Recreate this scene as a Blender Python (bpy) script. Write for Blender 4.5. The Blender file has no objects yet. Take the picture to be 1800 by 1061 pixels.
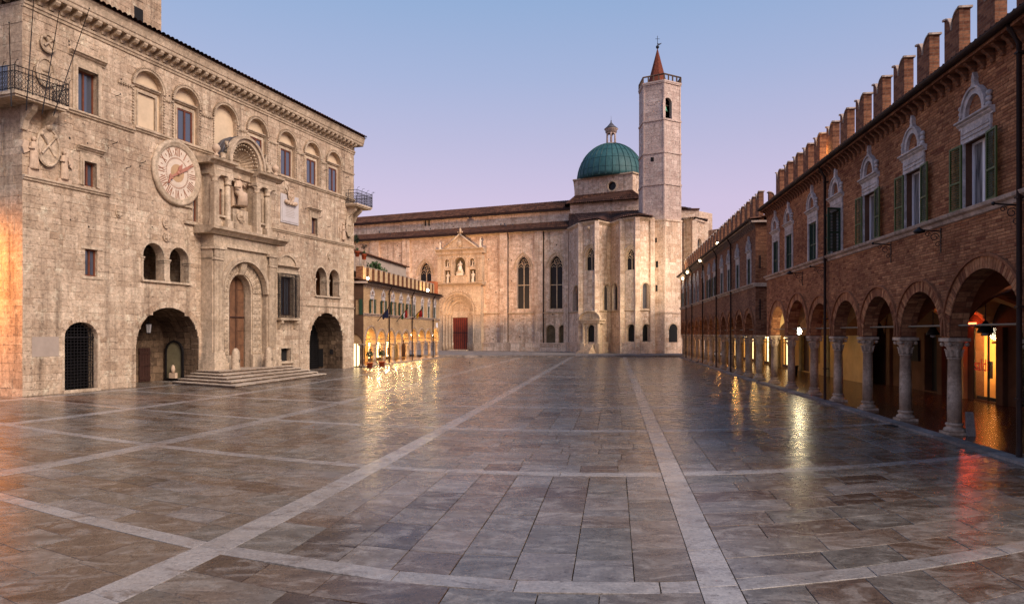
import bpy, math, random
from mathutils import Vector, Matrix
random.seed(7)
R = math.radians
sc = bpy.context.scene

# ------------------------------------------------------------------ camera, sky, sun, exposure
FOC, HZ, CX, EYE = 1230.0, 585.0, 900.0, 2.5      # lens and horizon measured in the 1800 px wide photograph
cam = bpy.data.objects.new('camera', bpy.data.cameras.new('camera'))
sc.collection.objects.link(cam); sc.camera = cam
cam.location = (0, 0, EYE); cam.rotation_euler = (R(90), 0, 0)
cam.data.sensor_width = 36; cam.data.lens = 36 * FOC / 1800
cam.data.shift_y = (HZ - 530.5) / 1800
cam.data.clip_start = 0.1; cam.data.clip_end = 3000

SUN_EL, SUN_AZ = 35.0, 132.0     # azimuth clockwise from +Y; the after-glow stands behind the camera to the right
world = bpy.data.worlds.new('World'); sc.world = world; world.use_nodes = True
nt = world.node_tree; nt.nodes.clear()
wo = nt.nodes.new('ShaderNodeOutputWorld'); bg = nt.nodes.new('ShaderNodeBackground'); bg2 = nt.nodes.new('ShaderNodeBackground')
sky = nt.nodes.new('ShaderNodeTexSky'); sky.sky_type = 'NISHITA'; sky.sun_disc = False
sky.sun_elevation = R(2.0); sky.sun_rotation = R(SUN_AZ)
tc = nt.nodes.new('ShaderNodeTexCoord'); sp = nt.nodes.new('ShaderNodeSeparateXYZ'); rp = nt.nodes.new('ShaderNodeValToRGB')
nt.links.new(tc.outputs['Generated'], sp.inputs[0]); nt.links.new(sp.outputs['Z'], rp.inputs[0])
cols = [(0.0, (.67, .52, .68)), (.10, (.64, .515, .73)), (.18, (.60, .50, .73)), (.26, (.475, .46, .69)), (.34, (.365, .43, .675)),
        (.43, (.27, .395, .65)), (.65, (.17, .30, .58)), (1.0, (.11, .23, .50))]
el = rp.color_ramp.elements
while len(el) < len(cols): el.new(.5)
for e, (p, c) in zip(el, cols): e.position = p; e.color = (*c, 1)
nt.links.new(rp.outputs[0], bg.inputs[0]); bg.inputs[1].default_value = 0.97
nt.links.new(sky.outputs[0], bg2.inputs[0]); bg2.inputs[1].default_value = 0.05
ad = nt.nodes.new('ShaderNodeAddShader'); nt.links.new(bg.outputs[0], ad.inputs[0]); nt.links.new(bg2.outputs[0], ad.inputs[1])
nt.links.new(ad.outputs[0], wo.inputs[0])

sl = bpy.data.lights.new('sun', 'SUN'); sl.energy = 4.4; sl.angle = R(34); sl.color = (1, .83, .71)
sun = bpy.data.objects.new('sun', sl); sc.collection.objects.link(sun)
az, e_ = R(SUN_AZ), R(SUN_EL)
sd = Vector((math.sin(az) * math.cos(e_), math.cos(az) * math.cos(e_), math.sin(e_)))
sun.rotation_euler = sd.to_track_quat('Z', 'Y').to_euler(); sun.location = sd * 60 + Vector((0, 40, 0))

sc.view_settings.view_transform = 'Standard'; sc.view_settings.look = 'None'
sc.view_settings.exposure = 0; sc.view_settings.gamma = 1; sc.view_settings.use_curve_mapping = False
sc.render.engine = 'CYCLES'; sc.cycles.use_denoising = True; sc.cycles.denoising_prefilter = 'NONE'
sc.cycles.max_bounces = 6; sc.cycles.diffuse_bounces = 3; sc.cycles.glossy_bounces = 3
sc.cycles.transmission_bounces = 4; sc.cycles.sample_clamp_indirect = 6; sc.cycles.sample_clamp_direct = 0

# ------------------------------------------------------------------ materials
def rgb(r, g, b):   # sRGB bytes -> linear
    f = lambda v: (v / 255 / 12.92) if v / 255 <= .04045 else ((v / 255 + .055) / 1.055) ** 2.4
    return (f(r), f(g), f(b), 1)

class NT:
    def __init__(s, name):
        s.m = bpy.data.materials.new(name); s.m.use_nodes = True; s.t = s.m.node_tree
        s.b = s.t.nodes['Principled BSDF']; s.co = s.n('ShaderNodeTexCoord').outputs['Object']
    def n(s, t, **k):
        x = s.t.nodes.new(t)
        for a, v in k.items(): setattr(x, a, v)
        return x
    def l(s, a, b): s.t.links.new(a, b)
    def noise(s, scale, detail=5, rough=.6, vec=None, dist=0):
        x = s.n('ShaderNodeTexNoise'); x.inputs['Scale'].default_value = scale; x.inputs['Detail'].default_value = detail
        x.inputs['Roughness'].default_value = rough; x.inputs['Distortion'].default_value = dist
        s.l(vec or s.co, x.inputs['Vector']); return x.outputs['Fac']
    def mp(s, v, a, b, c=0., d=1.):
        x = s.n('ShaderNodeMapRange'); s.l(v, x.inputs[0])
        for i, q in enumerate((a, b, c, d)): x.inputs[i + 1].default_value = q
        return x.outputs[0]
    def math(s, op, a, b=None):
        x = s.n('ShaderNodeMath', operation=op)
        for i, q in enumerate((a, b)):
            if q is None: continue
            if hasattr(q, 'links'): s.l(q, x.inputs[i])
            else: x.inputs[i].default_value = q
        return x.outputs[0]
    def mix(s, f, a, b, mode='MIX'):
        x = s.n('ShaderNodeMix', data_type='RGBA', blend_type=mode)
        for i, q in ((0, f), (6, a), (7, b)):
            if hasattr(q, 'links'): s.l(q, x.inputs[i])
            else: x.inputs[i].default_value = q
        return x.outputs[2]
    def tint(s):
        x = s.n('ShaderNodeAttribute', attribute_name='tint'); return x.outputs['Fac']
    def scale(s, vec3, v=None):
        x = s.n('ShaderNodeMapping'); x.inputs['Scale'].default_value = vec3; s.l(v or s.co, x.inputs['Vector']); return x.outputs[0]
    def bump(s, h, strength, dist=.02):
        x = s.n('ShaderNodeBump'); x.inputs['Strength'].default_value = strength; x.inputs['Distance'].default_value = dist
        s.l(h, x.inputs['Height']); s.l(x.outputs[0], s.b.inputs['Normal'])
    def done(s, col=None, rough=.85, spec=.3):
        if col is not None:
            if hasattr(col, 'links'): s.l(col, s.b.inputs['Base Color'])
            else: s.b.inputs['Base Color'].default_value = col
        if hasattr(rough, 'links'): s.l(rough, s.b.inputs['Roughness'])
        else: s.b.inputs['Roughness'].default_value = rough
        s.b.inputs['Specular IOR Level'].default_value = spec
        return s.m

def m_stone(name, dark, light, stain, big=.25, pits=.55, bump=.5, stain_amt=.75, streak=.5, patch=.45):
    m = NT(name)
    base = m.mix(m.tint(), dark, light)
    # weather stains: big soft patches, and streaks that ran down
    f = m.mp(m.noise(big, 6, .62, dist=.6), .40, .68)
    base = m.mix(m.math('MULTIPLY', f, stain_amt), base, stain)
    st = m.mp(m.noise(1.0, 5, .65, m.scale((2.2, 2.2, .16))), .50, .72)
    base = m.mix(m.math('MULTIPLY', st, streak), base, [c * .42 for c in stain[:3]] + [1])
    wp = m.mp(m.noise(1.7, 8, .8), .54, .66, 0, patch)
    base = m.mix(wp, base, [min(.85, c * 1.35 + .04) for c in light[:3]] + [1])
    gr = m.mp(m.noise(5.5, 8, .85), .36, .64, .58, 1.26)
    base = m.mix(1.0, base, m_comb(m, gr), 'MULTIPLY')
    p = m.mp(m.noise(8, 8, .8), .555, .65)
    base = m.mix(m.math('MULTIPLY', p, pits), base, [c * .30 for c in dark[:3]] + [1])
    h = m.math('SUBTRACT', m.noise(5, 9, .8), m.math('MULTIPLY', p, .5))
    m.bump(h, bump, .03)
    return m.done(base, .88, .25)
def m_comb(m, v):
    x = m.n('ShaderNodeCombineColor')
    for i in range(3): m.l(v, x.inputs[i])
    return x.outputs[0]

def m_brick(name, a, b, mortar, tex=True, scale=1.0):
    m = NT(name)
    if tex:
        s = m.n('ShaderNodeSeparateXYZ'); m.l(m.co, s.inputs[0])
        u = m.math('ADD', s.outputs['X'], s.outputs['Y'])
        c = m.n('ShaderNodeCombineXYZ'); m.l(u, c.inputs[0]); m.l(s.outputs['Z'], c.inputs[1])
        br = m.n('ShaderNodeTexBrick'); m.l(c.outputs[0], br.inputs['Vector'])
        br.inputs['Scale'].default_value = 1; br.inputs['Brick Width'].default_value = .27 * scale; br.inputs['Row Height'].default_value = .078 * scale
        br.inputs['Mortar Size'].default_value = .007; br.inputs['Color1'].default_value = a; br.inputs['Color2'].default_value = b
        br.inputs['Mortar'].default_value = mortar; br.inputs['Bias'].default_value = 0
        base = br.outputs['Color']
    else:
        base = m.mix(m.tint(), a, b)
    base = m.mix(m.mp(m.noise(.45, 6, .65), .42, .7, 0, .6), base, [c * .45 for c in a[:3]] + [1])
    base = m.mix(m.mp(m.noise(1.2, 5, .7, m.scale((1.6, 1.6, .3))), .55, .75, 0, .45), base, (mortar[0] * .8, mortar[1] * .7, mortar[2] * .65, 1))
    base = m.mix(1, base, m_comb(m, m.mp(m.noise(14, 5, .7), .3, .7, .6, 1.3)), 'MULTIPLY')
    m.bump(m.noise(22, 6, .7), .5, .012)
    return m.done(base, .9, .2)

def m_plain(name, c, rough=.6, metal=0, var=.25, sc_=6, spec=.4, bump=.1):
    m = NT(name)
    v = m.mp(m.noise(sc_, 6, .65), .3, .7, 1 - var, 1 + var)
    base = m.mix(1, c, m_comb(m, v), 'MULTIPLY')
    m.b.inputs['Metallic'].default_value = metal
    if bump: m.bump(m.noise(sc_ * 4, 4, .6), bump, .01)
    return m.done(base, rough, spec)

def m_emit(name, c, s):
    m = NT(name); m.b.inputs['Emission Color'].default_value = (*c, 1); m.b.inputs['Emission Strength'].default_value = s
    return m.done((*[x * .5 for x in c], 1), .5)

def m_travertine():
    m = NT('travertine_floor')
    t = m.tint()
    off = m.n('ShaderNodeVectorMath', operation='ADD'); m.l(m.co, off.inputs[0])
    cb = m.n('ShaderNodeCombineXYZ'); k = m.math('MULTIPLY', t, 37.0); m.l(k, cb.inputs[0]); m.l(m.math('MULTIPLY', t, 91.0), cb.inputs[1]); m.l(cb.outputs[0], off.inputs[1])
    v = off.outputs[0]
    rp_ = m.n('ShaderNodeValToRGB'); m.l(m.mp(t, 0, 1), rp_.inputs[0]); e = rp_.color_ramp.elements
    cs = [(0, rgb(56, 44, 36)), (.2, rgb(90, 69, 54)), (.38, rgb(102, 86, 72)), (.52, rgb(96, 90, 82)), (.66, rgb(116, 101, 88)), (.82, rgb(112, 104, 98)), (.88, rgb(132, 124, 117)), (1, rgb(156, 148, 141))]
    while len(e) < len(cs): e.new(.5)
    for q, (p, c) in zip(e, cs): q.position = p; q.color = c
    base = rp_.outputs[0]
    # travertine: wavy pale and dark bands, grain, pores
    ve = m.noise(1.5, 10, .72, m.scale((1.0, 1.7, 1), v), 1.4)
    base = m.mix(m.mp(ve, .50, .60, 0, .62), base, m.mix(.40, base, rgb(196, 186, 174)))
    base = m.mix(m.mp(ve, .47, .36, 0, .80), base, m.mix(1, base, (.42, .36, .32, 1), 'MULTIPLY'))
    rust = m.mp(m.noise(.55, 6, .65), .54, .70, 0, .55)
    base = m.mix(rust, base, m.mix(1, base, (.86, .58, .40, 1), 'MULTIPLY'))
    dirt = m.mp(m.noise(.22, 6, .65), .45, .72, 0, .5)
    base = m.mix(dirt, base, m.mix(1, base, (.52, .50, .52, 1), 'MULTIPLY'))
    pit = m.mp(m.noise(11, 8, .84, m.scale((1, 1.6, 1), v)), .565, .62)
    base = m.mix(m.math('MULTIPLY', pit, .85), base, (.012, .010, .009, 1))
    fine = m.mp(m.noise(24, 6, .85, v), .36, .64, .62, 1.32)
    base = m.mix(1, base, m_comb(m, fine), 'MULTIPLY')
    ro = m.math('ADD', m.mp(m.noise(2.2, 7, .7, v), .3, .7, .20, .34), m.math('MULTIPLY', pit, .3))
    h = m.math('SUBTRACT', m.math('MULTIPLY', m.noise(3.0, 7, .6, v), .6), m.math('MULTIPLY', pit, .6))
    m.bump(h, .07, .006)
    return m.done(base, ro, .42)

M = {}
M['palace'] = m_stone('palace_travertine', rgb(168, 142, 116), rgb(218, 195, 168), rgb(146, 120, 97), streak=.75, stain_amt=.6, pits=.85, bump=.7, patch=.6)
M['palace_trim'] = m_stone('palace_carved_stone', rgb(180, 158, 132), rgb(205, 184, 158), rgb(134, 112, 88), big=.6, pits=.3, bump=.35, stain_amt=.55)
M['rose_plaster'] = m_plain('niche_plaster', rgb(205, 182, 152), .9, var=.12, sc_=1.5, spec=.1)
M['grey_plaster'] = m_plain('patched_plaster', rgb(160, 145, 132), .95, var=.12, sc_=1.8, spec=.1)
M['church'] = m_stone('church_travertine', rgb(196, 164, 138), rgb(238, 212, 188), rgb(176, 142, 118), big=.3, pits=.6, stain_amt=.4, streak=.7)
M['church_trim'] = m_stone('church_carved_stone', rgb(190, 162, 134), rgb(214, 188, 158), rgb(150, 122, 96), big=.5, pits=.25, bump=.3, stain_amt=.5)
M['tower'] = m_stone('tower_travertine', rgb(190, 164, 150), rgb(224, 200, 184), rgb(168, 140, 126), big=.3, pits=.45, stain_amt=.5, streak=.3)
M['statue'] = m_plain('statue_marble', rgb(222, 206, 184), .7, var=.15, sc_=5, spec=.3)
M['bronze_stone'] = m_plain('weathered_statue_stone', rgb(190, 165, 140), .8, var=.2, sc_=5, spec=.2)
M['marble'] = m_plain('marble_plaque', rgb(186, 178, 174), .5, var=.08, sc_=2)
M['brick'] = m_brick('house_brick', rgb(122, 70, 47), rgb(198, 140, 98), rgb(140, 112, 96), tex=False)
M['brickwall'] = m_brick('brick_wall', rgb(104, 60, 42), rgb(156, 106, 76), rgb(124, 98, 80))
M['mortar'] = m_plain('lime_mortar', rgb(96, 68, 54), .95, var=.2, spec=.1)
M['brick_pale'] = m_brick('pale_brick_wall', rgb(168, 134, 98), rgb(194, 160, 120), rgb(180, 150, 114))
M['ochre_face'] = m_plain('stained_merlon_plaster', rgb(190, 158, 118), .9, var=.3, sc_=2.5, spec=.1)
M['brick_orange'] = m_brick('orange_brick', rgb(190, 96, 52), rgb(206, 116, 66), rgb(160, 110, 80))
M['column'] = m_stone('column_travertine', rgb(168, 144, 124), rgb(200, 178, 156), rgb(120, 96, 78), big=1.2, pits=.6, bump=.5, stain_amt=.6, streak=.5)
M['white_stone'] = m_stone('white_window_stone', rgb(176, 164, 158), rgb(210, 200, 196), rgb(140, 124, 118), big=1.5, pits=.2, bump=.25, stain_amt=.45, streak=.4)
M['sill'] = m_stone('string_course_stone', rgb(176, 152, 134), rgb(206, 184, 166), rgb(130, 106, 92), big=1.0, pits=.35, bump=.3)
M['tile'] = m_brick('roof_tile', rgb(72, 46, 36), rgb(122, 82, 62), rgb(80, 60, 50), tex=False)
M['copper'] = None
M['green'] = m_plain('green_shutter_paint', rgb(66, 80, 28), .5, var=.15)
M['dgreen'] = m_plain('dark_green_shutter_paint', rgb(30, 58, 38), .55, var=.2)
M['wood'] = m_plain('brown_window_wood', rgb(104, 56, 34), .5, var=.3)
M['wood_door'] = m_plain('old_door_wood', rgb(108, 74, 50), .75, var=.35, sc_=3)
M['red_door'] = m_plain('red_brown_door', rgb(128, 48, 24), .6, var=.3, sc_=3)
M['dark_door'] = m_plain('dark_door_wood', rgb(56, 32, 24), .6, var=.3)
M['iron'] = m_plain('wrought_iron', rgb(38, 35, 36), .5, .6, var=.3)
M['gutter'] = m_plain('brown_gutter_metal', rgb(46, 30, 25), .6, 0, var=.2, spec=.2)
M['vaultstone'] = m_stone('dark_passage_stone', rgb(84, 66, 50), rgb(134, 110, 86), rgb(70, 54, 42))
M['lead'] = m_plain('lead_roof', rgb(84, 80, 82), .55, .2, var=.3, sc_=2)
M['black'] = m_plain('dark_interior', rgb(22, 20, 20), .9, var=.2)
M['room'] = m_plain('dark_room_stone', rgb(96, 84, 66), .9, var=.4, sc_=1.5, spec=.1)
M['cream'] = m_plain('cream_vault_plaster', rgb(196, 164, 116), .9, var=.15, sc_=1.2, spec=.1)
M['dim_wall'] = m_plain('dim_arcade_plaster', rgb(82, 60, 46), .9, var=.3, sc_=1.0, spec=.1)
M['redlight_vault'] = m_plain('redlight_tinted_plaster', rgb(132, 76, 48), .9, var=.2, sc_=1.2, spec=.1)  # cream vault with the shop's red light put into its colour
M['arcade_floor'] = m_plain('arcade_floor_tile', rgb(70, 46, 34), .22, var=.3, sc_=1.6, spec=.5, bump=.8)
M['grey_stone'] = m_stone('grey_kerb_stone', rgb(120, 110, 104), rgb(150, 140, 134), rgb(96, 86, 82), big=.8, bump=.3)
M['floor'] = m_travertine()
M['grout'] = m_plain('dark_joint', rgb(44, 38, 34), .95, spec=.05)
M['white_paint'] = m_plain('white_window_paint', rgb(226, 222, 224), .45, var=.05)
M['curtain'] = m_plain('curtain_cloth', rgb(190, 186, 184), .9, var=.12, sc_=9)
M['terracotta'] = m_plain('terracotta', rgb(178, 82, 46), .8, var=.2)
M['leaf'] = m_plain('leaf_green', rgb(58, 82, 34), .6, var=.4, sc_=3)
M['leaf_dark'] = m_plain('dark_leaf', rgb(38, 58, 34), .6, var=.4, sc_=3)
M['bark'] = m_plain('bark', rgb(92, 72, 56), .9)
M['pink'] = m_plain('clock_hand_paint', rgb(170, 116, 96), .6, var=.12)
M['numeral'] = m_plain('clock_numeral_paint', rgb(150, 108, 84), .8, var=.2)
M['ochre'] = m_plain('clock_centre_ochre', rgb(178, 146, 110), .8, var=.18, sc_=2.5)
M['clock'] = m_plain('clock_dial_stone', rgb(206, 188, 168), .85, var=.14, sc_=2.5)
M['bell'] = m_plain('bell_bronze', rgb(74, 128, 104), .5, .5)
M['steel'] = m_plain('shutter_steel', rgb(128, 116, 98), .5, .4, var=.15)
M['wall_ochre'] = m_plain('ochre_plaster', rgb(176, 144, 96), .9, var=.2, sc_=1.0, spec=.1)
M['dull_plaster'] = m_plain('dull_green_plaster', rgb(112, 104, 78), .9, var=.3, sc_=2)
M['wall_rose'] = m_plain('rose_plaster_wall', rgb(150, 104, 84), .9, var=.25, sc_=1.0, spec=.1)
M['blue_cloth'] = m_plain('blue_flag', rgb(26, 34, 70), .9)
M['red_cloth'] = m_plain('red_flag', rgb(160, 34, 30), .9)
M['white_cloth'] = m_plain('white_flag', rgb(220, 214, 208), .9)
M['green_cloth'] = m_plain('green_flag', rgb(24, 84, 50), .9)
M['yellow_cloth'] = m_plain('yellow_flag', rgb(214, 160, 40), .9)
M['bulb'] = m_emit('lamp_glow', (1.0, .74, .40), 14)
M['bulb_white'] = m_emit('bright_lamp_glow', (1.0, .88, .62), 24)
M['tube'] = m_emit('shop_tube_glow', (1.0, .72, .34), 9)
M['redsign'] = m_emit('red_neon_glow', (1.0, .10, .03), 14)
M['shopglow'] = m_emit('glowing_shop_panel', (1.0, .72, .36), 3.2)
M['redglow'] = m_emit('red_glow_box', (1.0, .24, .05), 1.1)
def _glass():
    m = NT('window_glass'); m.b.inputs['Coat Weight'].default_value = 1
    return m.done((.055, .065, .09, 1), .07, .8)
M['glass'] = _glass()
def _church_glass():
    m = NT('leaded_glass')
    br = m.n('ShaderNodeTexBrick'); m.l(m.scale((1, 1, 1)), br.inputs['Vector'])
    return m.done(m.mix(m.noise(6), (.006, .006, .008, 1), (.022, .02, .022, 1)), .35, .2)
M['leaded'] = _church_glass()
def _copper():
    m = NT('green_copper')
    a = m.mix(m.mp(m.noise(.8, 6, .7, m.scale((1, 1, .35))), .35, .65), rgb(26, 70, 72), rgb(58, 100, 100))
    a = m.mix(m.mp(m.noise(2.5, 6, .7), .5, .75, 0, .6), a, rgb(40, 62, 62))
    return m.done(a, .6, .4)
M['copper'] = _copper()
def _spire():
    m = NT('spire_brick')
    a = m.mix(m.mp(m.noise(6, 5, .8), .4, .6), rgb(92, 46, 34), rgb(124, 68, 50)); m.bump(m.noise(12), .5)
    return m.done(a, .9, .2)
M['spire'] = _spire()
def _glasspane():
    m = NT('shop_glass'); m.b.inputs['Transmission Weight'].default_value = 1; m.b.inputs['IOR'].default_value = 1.1
    return m.done((1, 1, 1, 1), .02, .5)
M['clear'] = _glasspane()

# ------------------------------------------------------------------ frames and mesh building
class Fr:      # a vertical facade plane: s runs along it, d goes into it, z up
    def __init__(s, O, E, z=0):
        s.O = O; L = math.hypot(E[0] - O[0], E[1] - O[1]); s.L = L; s.z = z
        s.t = ((E[0] - O[0]) / L, (E[1] - O[1]) / L); s.n = (-s.t[1], s.t[0])
    def px(s, x, y, d=0):          # a point measured in the photograph, on the plane d behind this facade -> (s, z)
        k = (x - CX) / FOC; ox, oy = s.O[0] + s.n[0] * d, s.O[1] + s.n[1] * d
        a = (k * oy - ox) / (s.t[0] - k * s.t[1]); Y = oy + s.t[1] * a
        return a, EYE + (HZ - y) / FOC * Y
    def s_(s, x, d=0): return s.px(x, 0, d)[0]
    def to(s, a, d, z): return (s.O[0] + s.t[0] * a + s.n[0] * d, s.O[1] + s.t[1] * a + s.n[1] * d, z + s.z)
    def rz(s): return math.atan2(s.t[1], s.t[0])
def ground(x, y, z=0):
    Y = (EYE - z) * FOC / (y - HZ); return ((x - CX) / FOC * Y, Y)
def atY(x, y, Y): return ((x - CX) / FOC * Y, Y, EYE + (HZ - y) / FOC * Y)

class MB:
    def __init__(s, fr=None): s.v = []; s.f = []; s.t = []; s.fr = fr; s.sm = []
    def add(s, vs, fs, tint=.5, smooth=False):
        o = len(s.v)
        if s.fr: vs = [s.fr.to(*p) for p in vs]
        s.v += [tuple(p) for p in vs]; s.f += [tuple(i + o for i in f) for f in fs]
        s.t += [tint] * len(fs); s.sm += [smooth] * len(fs)
    def hexa(s, p, tint=.5, back=True):       # p: 4 front (y0) ccw seen from -y, then 4 back
        fs = [(0, 1, 2, 3), (0, 4, 5, 1), (1, 5, 6, 2), (2, 6, 7, 3), (3, 7, 4, 0)]
        if back: fs.append((7, 6, 5, 4))
        s.add(p, fs, tint)
    def box(s, x0, x1, y0, y1, z0, z1, tint=.5, back=True):
        s.hexa([(x0, y0, z0), (x1, y0, z0), (x1, y0, z1), (x0, y0, z1), (x0, y1, z0), (x1, y1, z0), (x1, y1, z1), (x0, y1, z1)], tint, back)
    def prism(s, poly, y0, y1, tint=.5):      # polygon in (x, z), ccw seen from -y
        n = len(poly)
        s.add([(x, y0, z) for x, z in poly] + [(x, y1, z) for x, z in poly],
              [tuple(range(n)), tuple(range(2 * n - 1, n - 1, -1))] + [(i, i + n, (i + 1) % n + n, (i + 1) % n) for i in range(n)], tint)
    def plan(s, poly, z0, z1, tint=.5, cap=True):   # polygon in (x, y), ccw from above
        n = len(poly)
        fs = [(i, (i + 1) % n, (i + 1) % n + n, i + n) for i in range(n)]
        if cap: fs += [tuple(range(n, 2 * n)), tuple(range(n - 1, -1, -1))]
        s.add([(x, y, z0) for x, y in poly] + [(x, y, z1) for x, y in poly], fs, tint)
    def lathe(s, prof, c=(0, 0, 0), seg=16, tint=.5, smooth=True, sx=1, sy=1, a0=0):
        vs = []; fs = []
        for r, z in prof:
            for k in range(seg):
                a = a0 + 2 * math.pi * k / seg; vs.append((c[0] + sx * r * math.cos(a), c[1] + sy * r * math.sin(a), c[2] + z))
        for i in range(len(prof) - 1):
            for k in range(seg):
                k2 = (k + 1) % seg; fs.append((i * seg + k, i * seg + k2, (i + 1) * seg + k2, (i + 1) * seg + k))
        if prof[0][0] > .001: fs.append(tuple(range(seg - 1, -1, -1)))
        if prof[-1][0] > .001: fs.append(tuple((len(prof) - 1) * seg + k for k in range(seg)))
        s.add(vs, fs, tint, smooth)
    def loft(s, rings, seg=10, tint=.5):       # rings: (cx, cy, z, rx, ry)
        vs = []; fs = []
        for cx, cy, z, rx, ry in rings:
            for k in range(seg):
                a = 2 * math.pi * k / seg; vs.append((cx + rx * math.cos(a), cy + ry * math.sin(a), z))
        for i in range(len(rings) - 1):
            for k in range(seg):
                k2 = (k + 1) % seg; fs.append((i * seg + k, i * seg + k2, (i + 1) * seg + k2, (i + 1) * seg + k))
        fs += [tuple(range(seg - 1, -1, -1)), tuple((len(rings) - 1) * seg + k for k in range(seg))]
        s.add(vs, fs, tint, True)
    def ball(s, c, r, seg=10, rings=6, tint=.5, sz=1, sy=1):
        s.lathe([(r * math.sin(math.pi * i / rings), -r * sz * math.cos(math.pi * i / rings)) for i in range(rings + 1)], c, seg, tint, True, 1, sy)
    def tube(s, pts, r, seg=6, tint=.5):
        pts = [Vector(p) for p in pts]; vs = []; fs = []
        rr = r if isinstance(r, (list, tuple)) else [r] * len(pts)
        for i, p in enumerate(pts):
            d = (pts[min(i + 1, len(pts) - 1)] - pts[max(i - 1, 0)]).normalized()
            u = d.cross(Vector((0, 0, 1)) if abs(d.z) < .9 else Vector((1, 0, 0))).normalized(); w = d.cross(u)
            for k in range(seg):
                a = 2 * math.pi * k / seg; vs.append(p + (u * math.cos(a) + w * math.sin(a)) * rr[i])
        for i in range(len(pts) - 1):
            for k in range(seg):
                k2 = (k + 1) % seg; fs.append((i * seg + k, i * seg + k2, (i + 1) * seg + k2, (i + 1) * seg + k))
        fs += [tuple(range(seg)), tuple((len(pts) - 1) * seg + k for k in range(seg - 1, -1, -1))]
        s.add(vs, fs, tint, seg > 5)
    def extrude(s, prof, x0, x1, tint=.5):   # profile in (y, z) run along x: mouldings; -y is outward
        n = len(prof)
        s.add([(x0, y, z) for y, z in prof] + [(x1, y, z) for y, z in prof],
              [tuple(range(n)), tuple(range(2 * n - 1, n - 1, -1))] + [(i, (i + 1) % n, (i + 1) % n + n, i + n) for i in range(n)], tint)
    def mesh(s, name, mat):
        me = bpy.data.meshes.new(name); me.from_pydata(s.v, [], s.f)
        a = me.attributes.new('tint', 'FLOAT', 'FACE'); a.data.foreach_set('value', s.t)
        if any(s.sm): me.polygons.foreach_set('use_smooth', s.sm)
        me.materials.append(mat); me.update(); return me
    def build(s, name, mat, parent=None, fix=False):
        me = s.mesh(name, mat)
        if fix: fixn(me)
        return link(name, me, parent)
import bmesh
def fixn(me):
    b = bmesh.new(); b.from_mesh(me); bmesh.ops.recalc_face_normals(b, faces=b.faces); b.to_mesh(me); b.free()
def link(name, data, parent=None, loc=None, rz=None):
    o = bpy.data.objects.new(name, data); sc.collection.objects.link(o)
    if parent is not None: o.parent = parent
    if loc is not None: o.location = loc
    if rz is not None: o.rotation_euler = (0, 0, rz)
    return o
def thing(name, label, cat, loc=(0, 0, 0), rz=0, group=None):
    o = link(name, None, None, loc, rz); o.empty_display_size = .3; o['label'] = label; o['category'] = cat
    if group: o['group'] = group
    return o
def tag(o, label, cat, group=None):
    o['label'] = label; o['category'] = cat
    if group: o['group'] = group
    return o
def copy_tree(o, parent=None, loc=None, rz=None):
    c = o.copy(); sc.collection.objects.link(c); c.parent = parent
    if loc is not None: c.location = loc
    if rz is not None: c.rotation_euler = (0, 0, rz)
    for ch in KIDS.get(o.name, o.children): copy_tree(ch, c)
    return c
KIDS = {}

# openings: lower edge zb(x), upper edge zt(x) over [a, b]
class Hole:
    def __init__(s, a, b, zb, zs, kind='rect', rise=None):
        s.a, s.b, s.z0, s.zs, s.kind = a, b, zb, zs, kind; s.c = (a + b) / 2; s.h = (b - a) / 2
        s.rise = rise if rise is not None else (s.h if kind in ('arch', 'circle') else (s.h * 1.75 if kind == 'point' else 0))
        if kind == 'rect': s.xs = [a, b]
        else:
            n = 18; s.xs = [s.c - s.h * math.cos(math.pi * i / n) for i in range(n + 1)]
        s.xs[0] = a; s.xs[-1] = b
    def zt(s, x):
        q = max(-1, min(1, (x - s.c) / s.h))
        if s.kind == 'rect': return s.zs
        if s.kind in ('arch', 'circle'): return s.zs + s.rise * math.sqrt(max(0, 1 - q * q))
        k = .5 * (s.rise / s.h) ** 2 + .5      # pointed: radius in half-widths
        u = k - 1 + abs(q)
        return s.zs + s.h * math.sqrt(max(0, k * k - u * u))
    def zb(s, x):
        if s.kind == 'circle':
            q = max(-1, min(1, (x - s.c) / s.h)); return s.zs - s.rise * math.sqrt(max(0, 1 - q * q))
        return s.z0
    def top(s): return s.zs + s.rise
    def bot(s): return s.zs - s.rise if s.kind == 'circle' else s.z0
    def curve(s, n=14):
        xs = [s.c - s.h * math.cos(math.pi * i / n) for i in range(n + 1)]
        return [(x, s.zt(x)) for x in xs]

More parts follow.
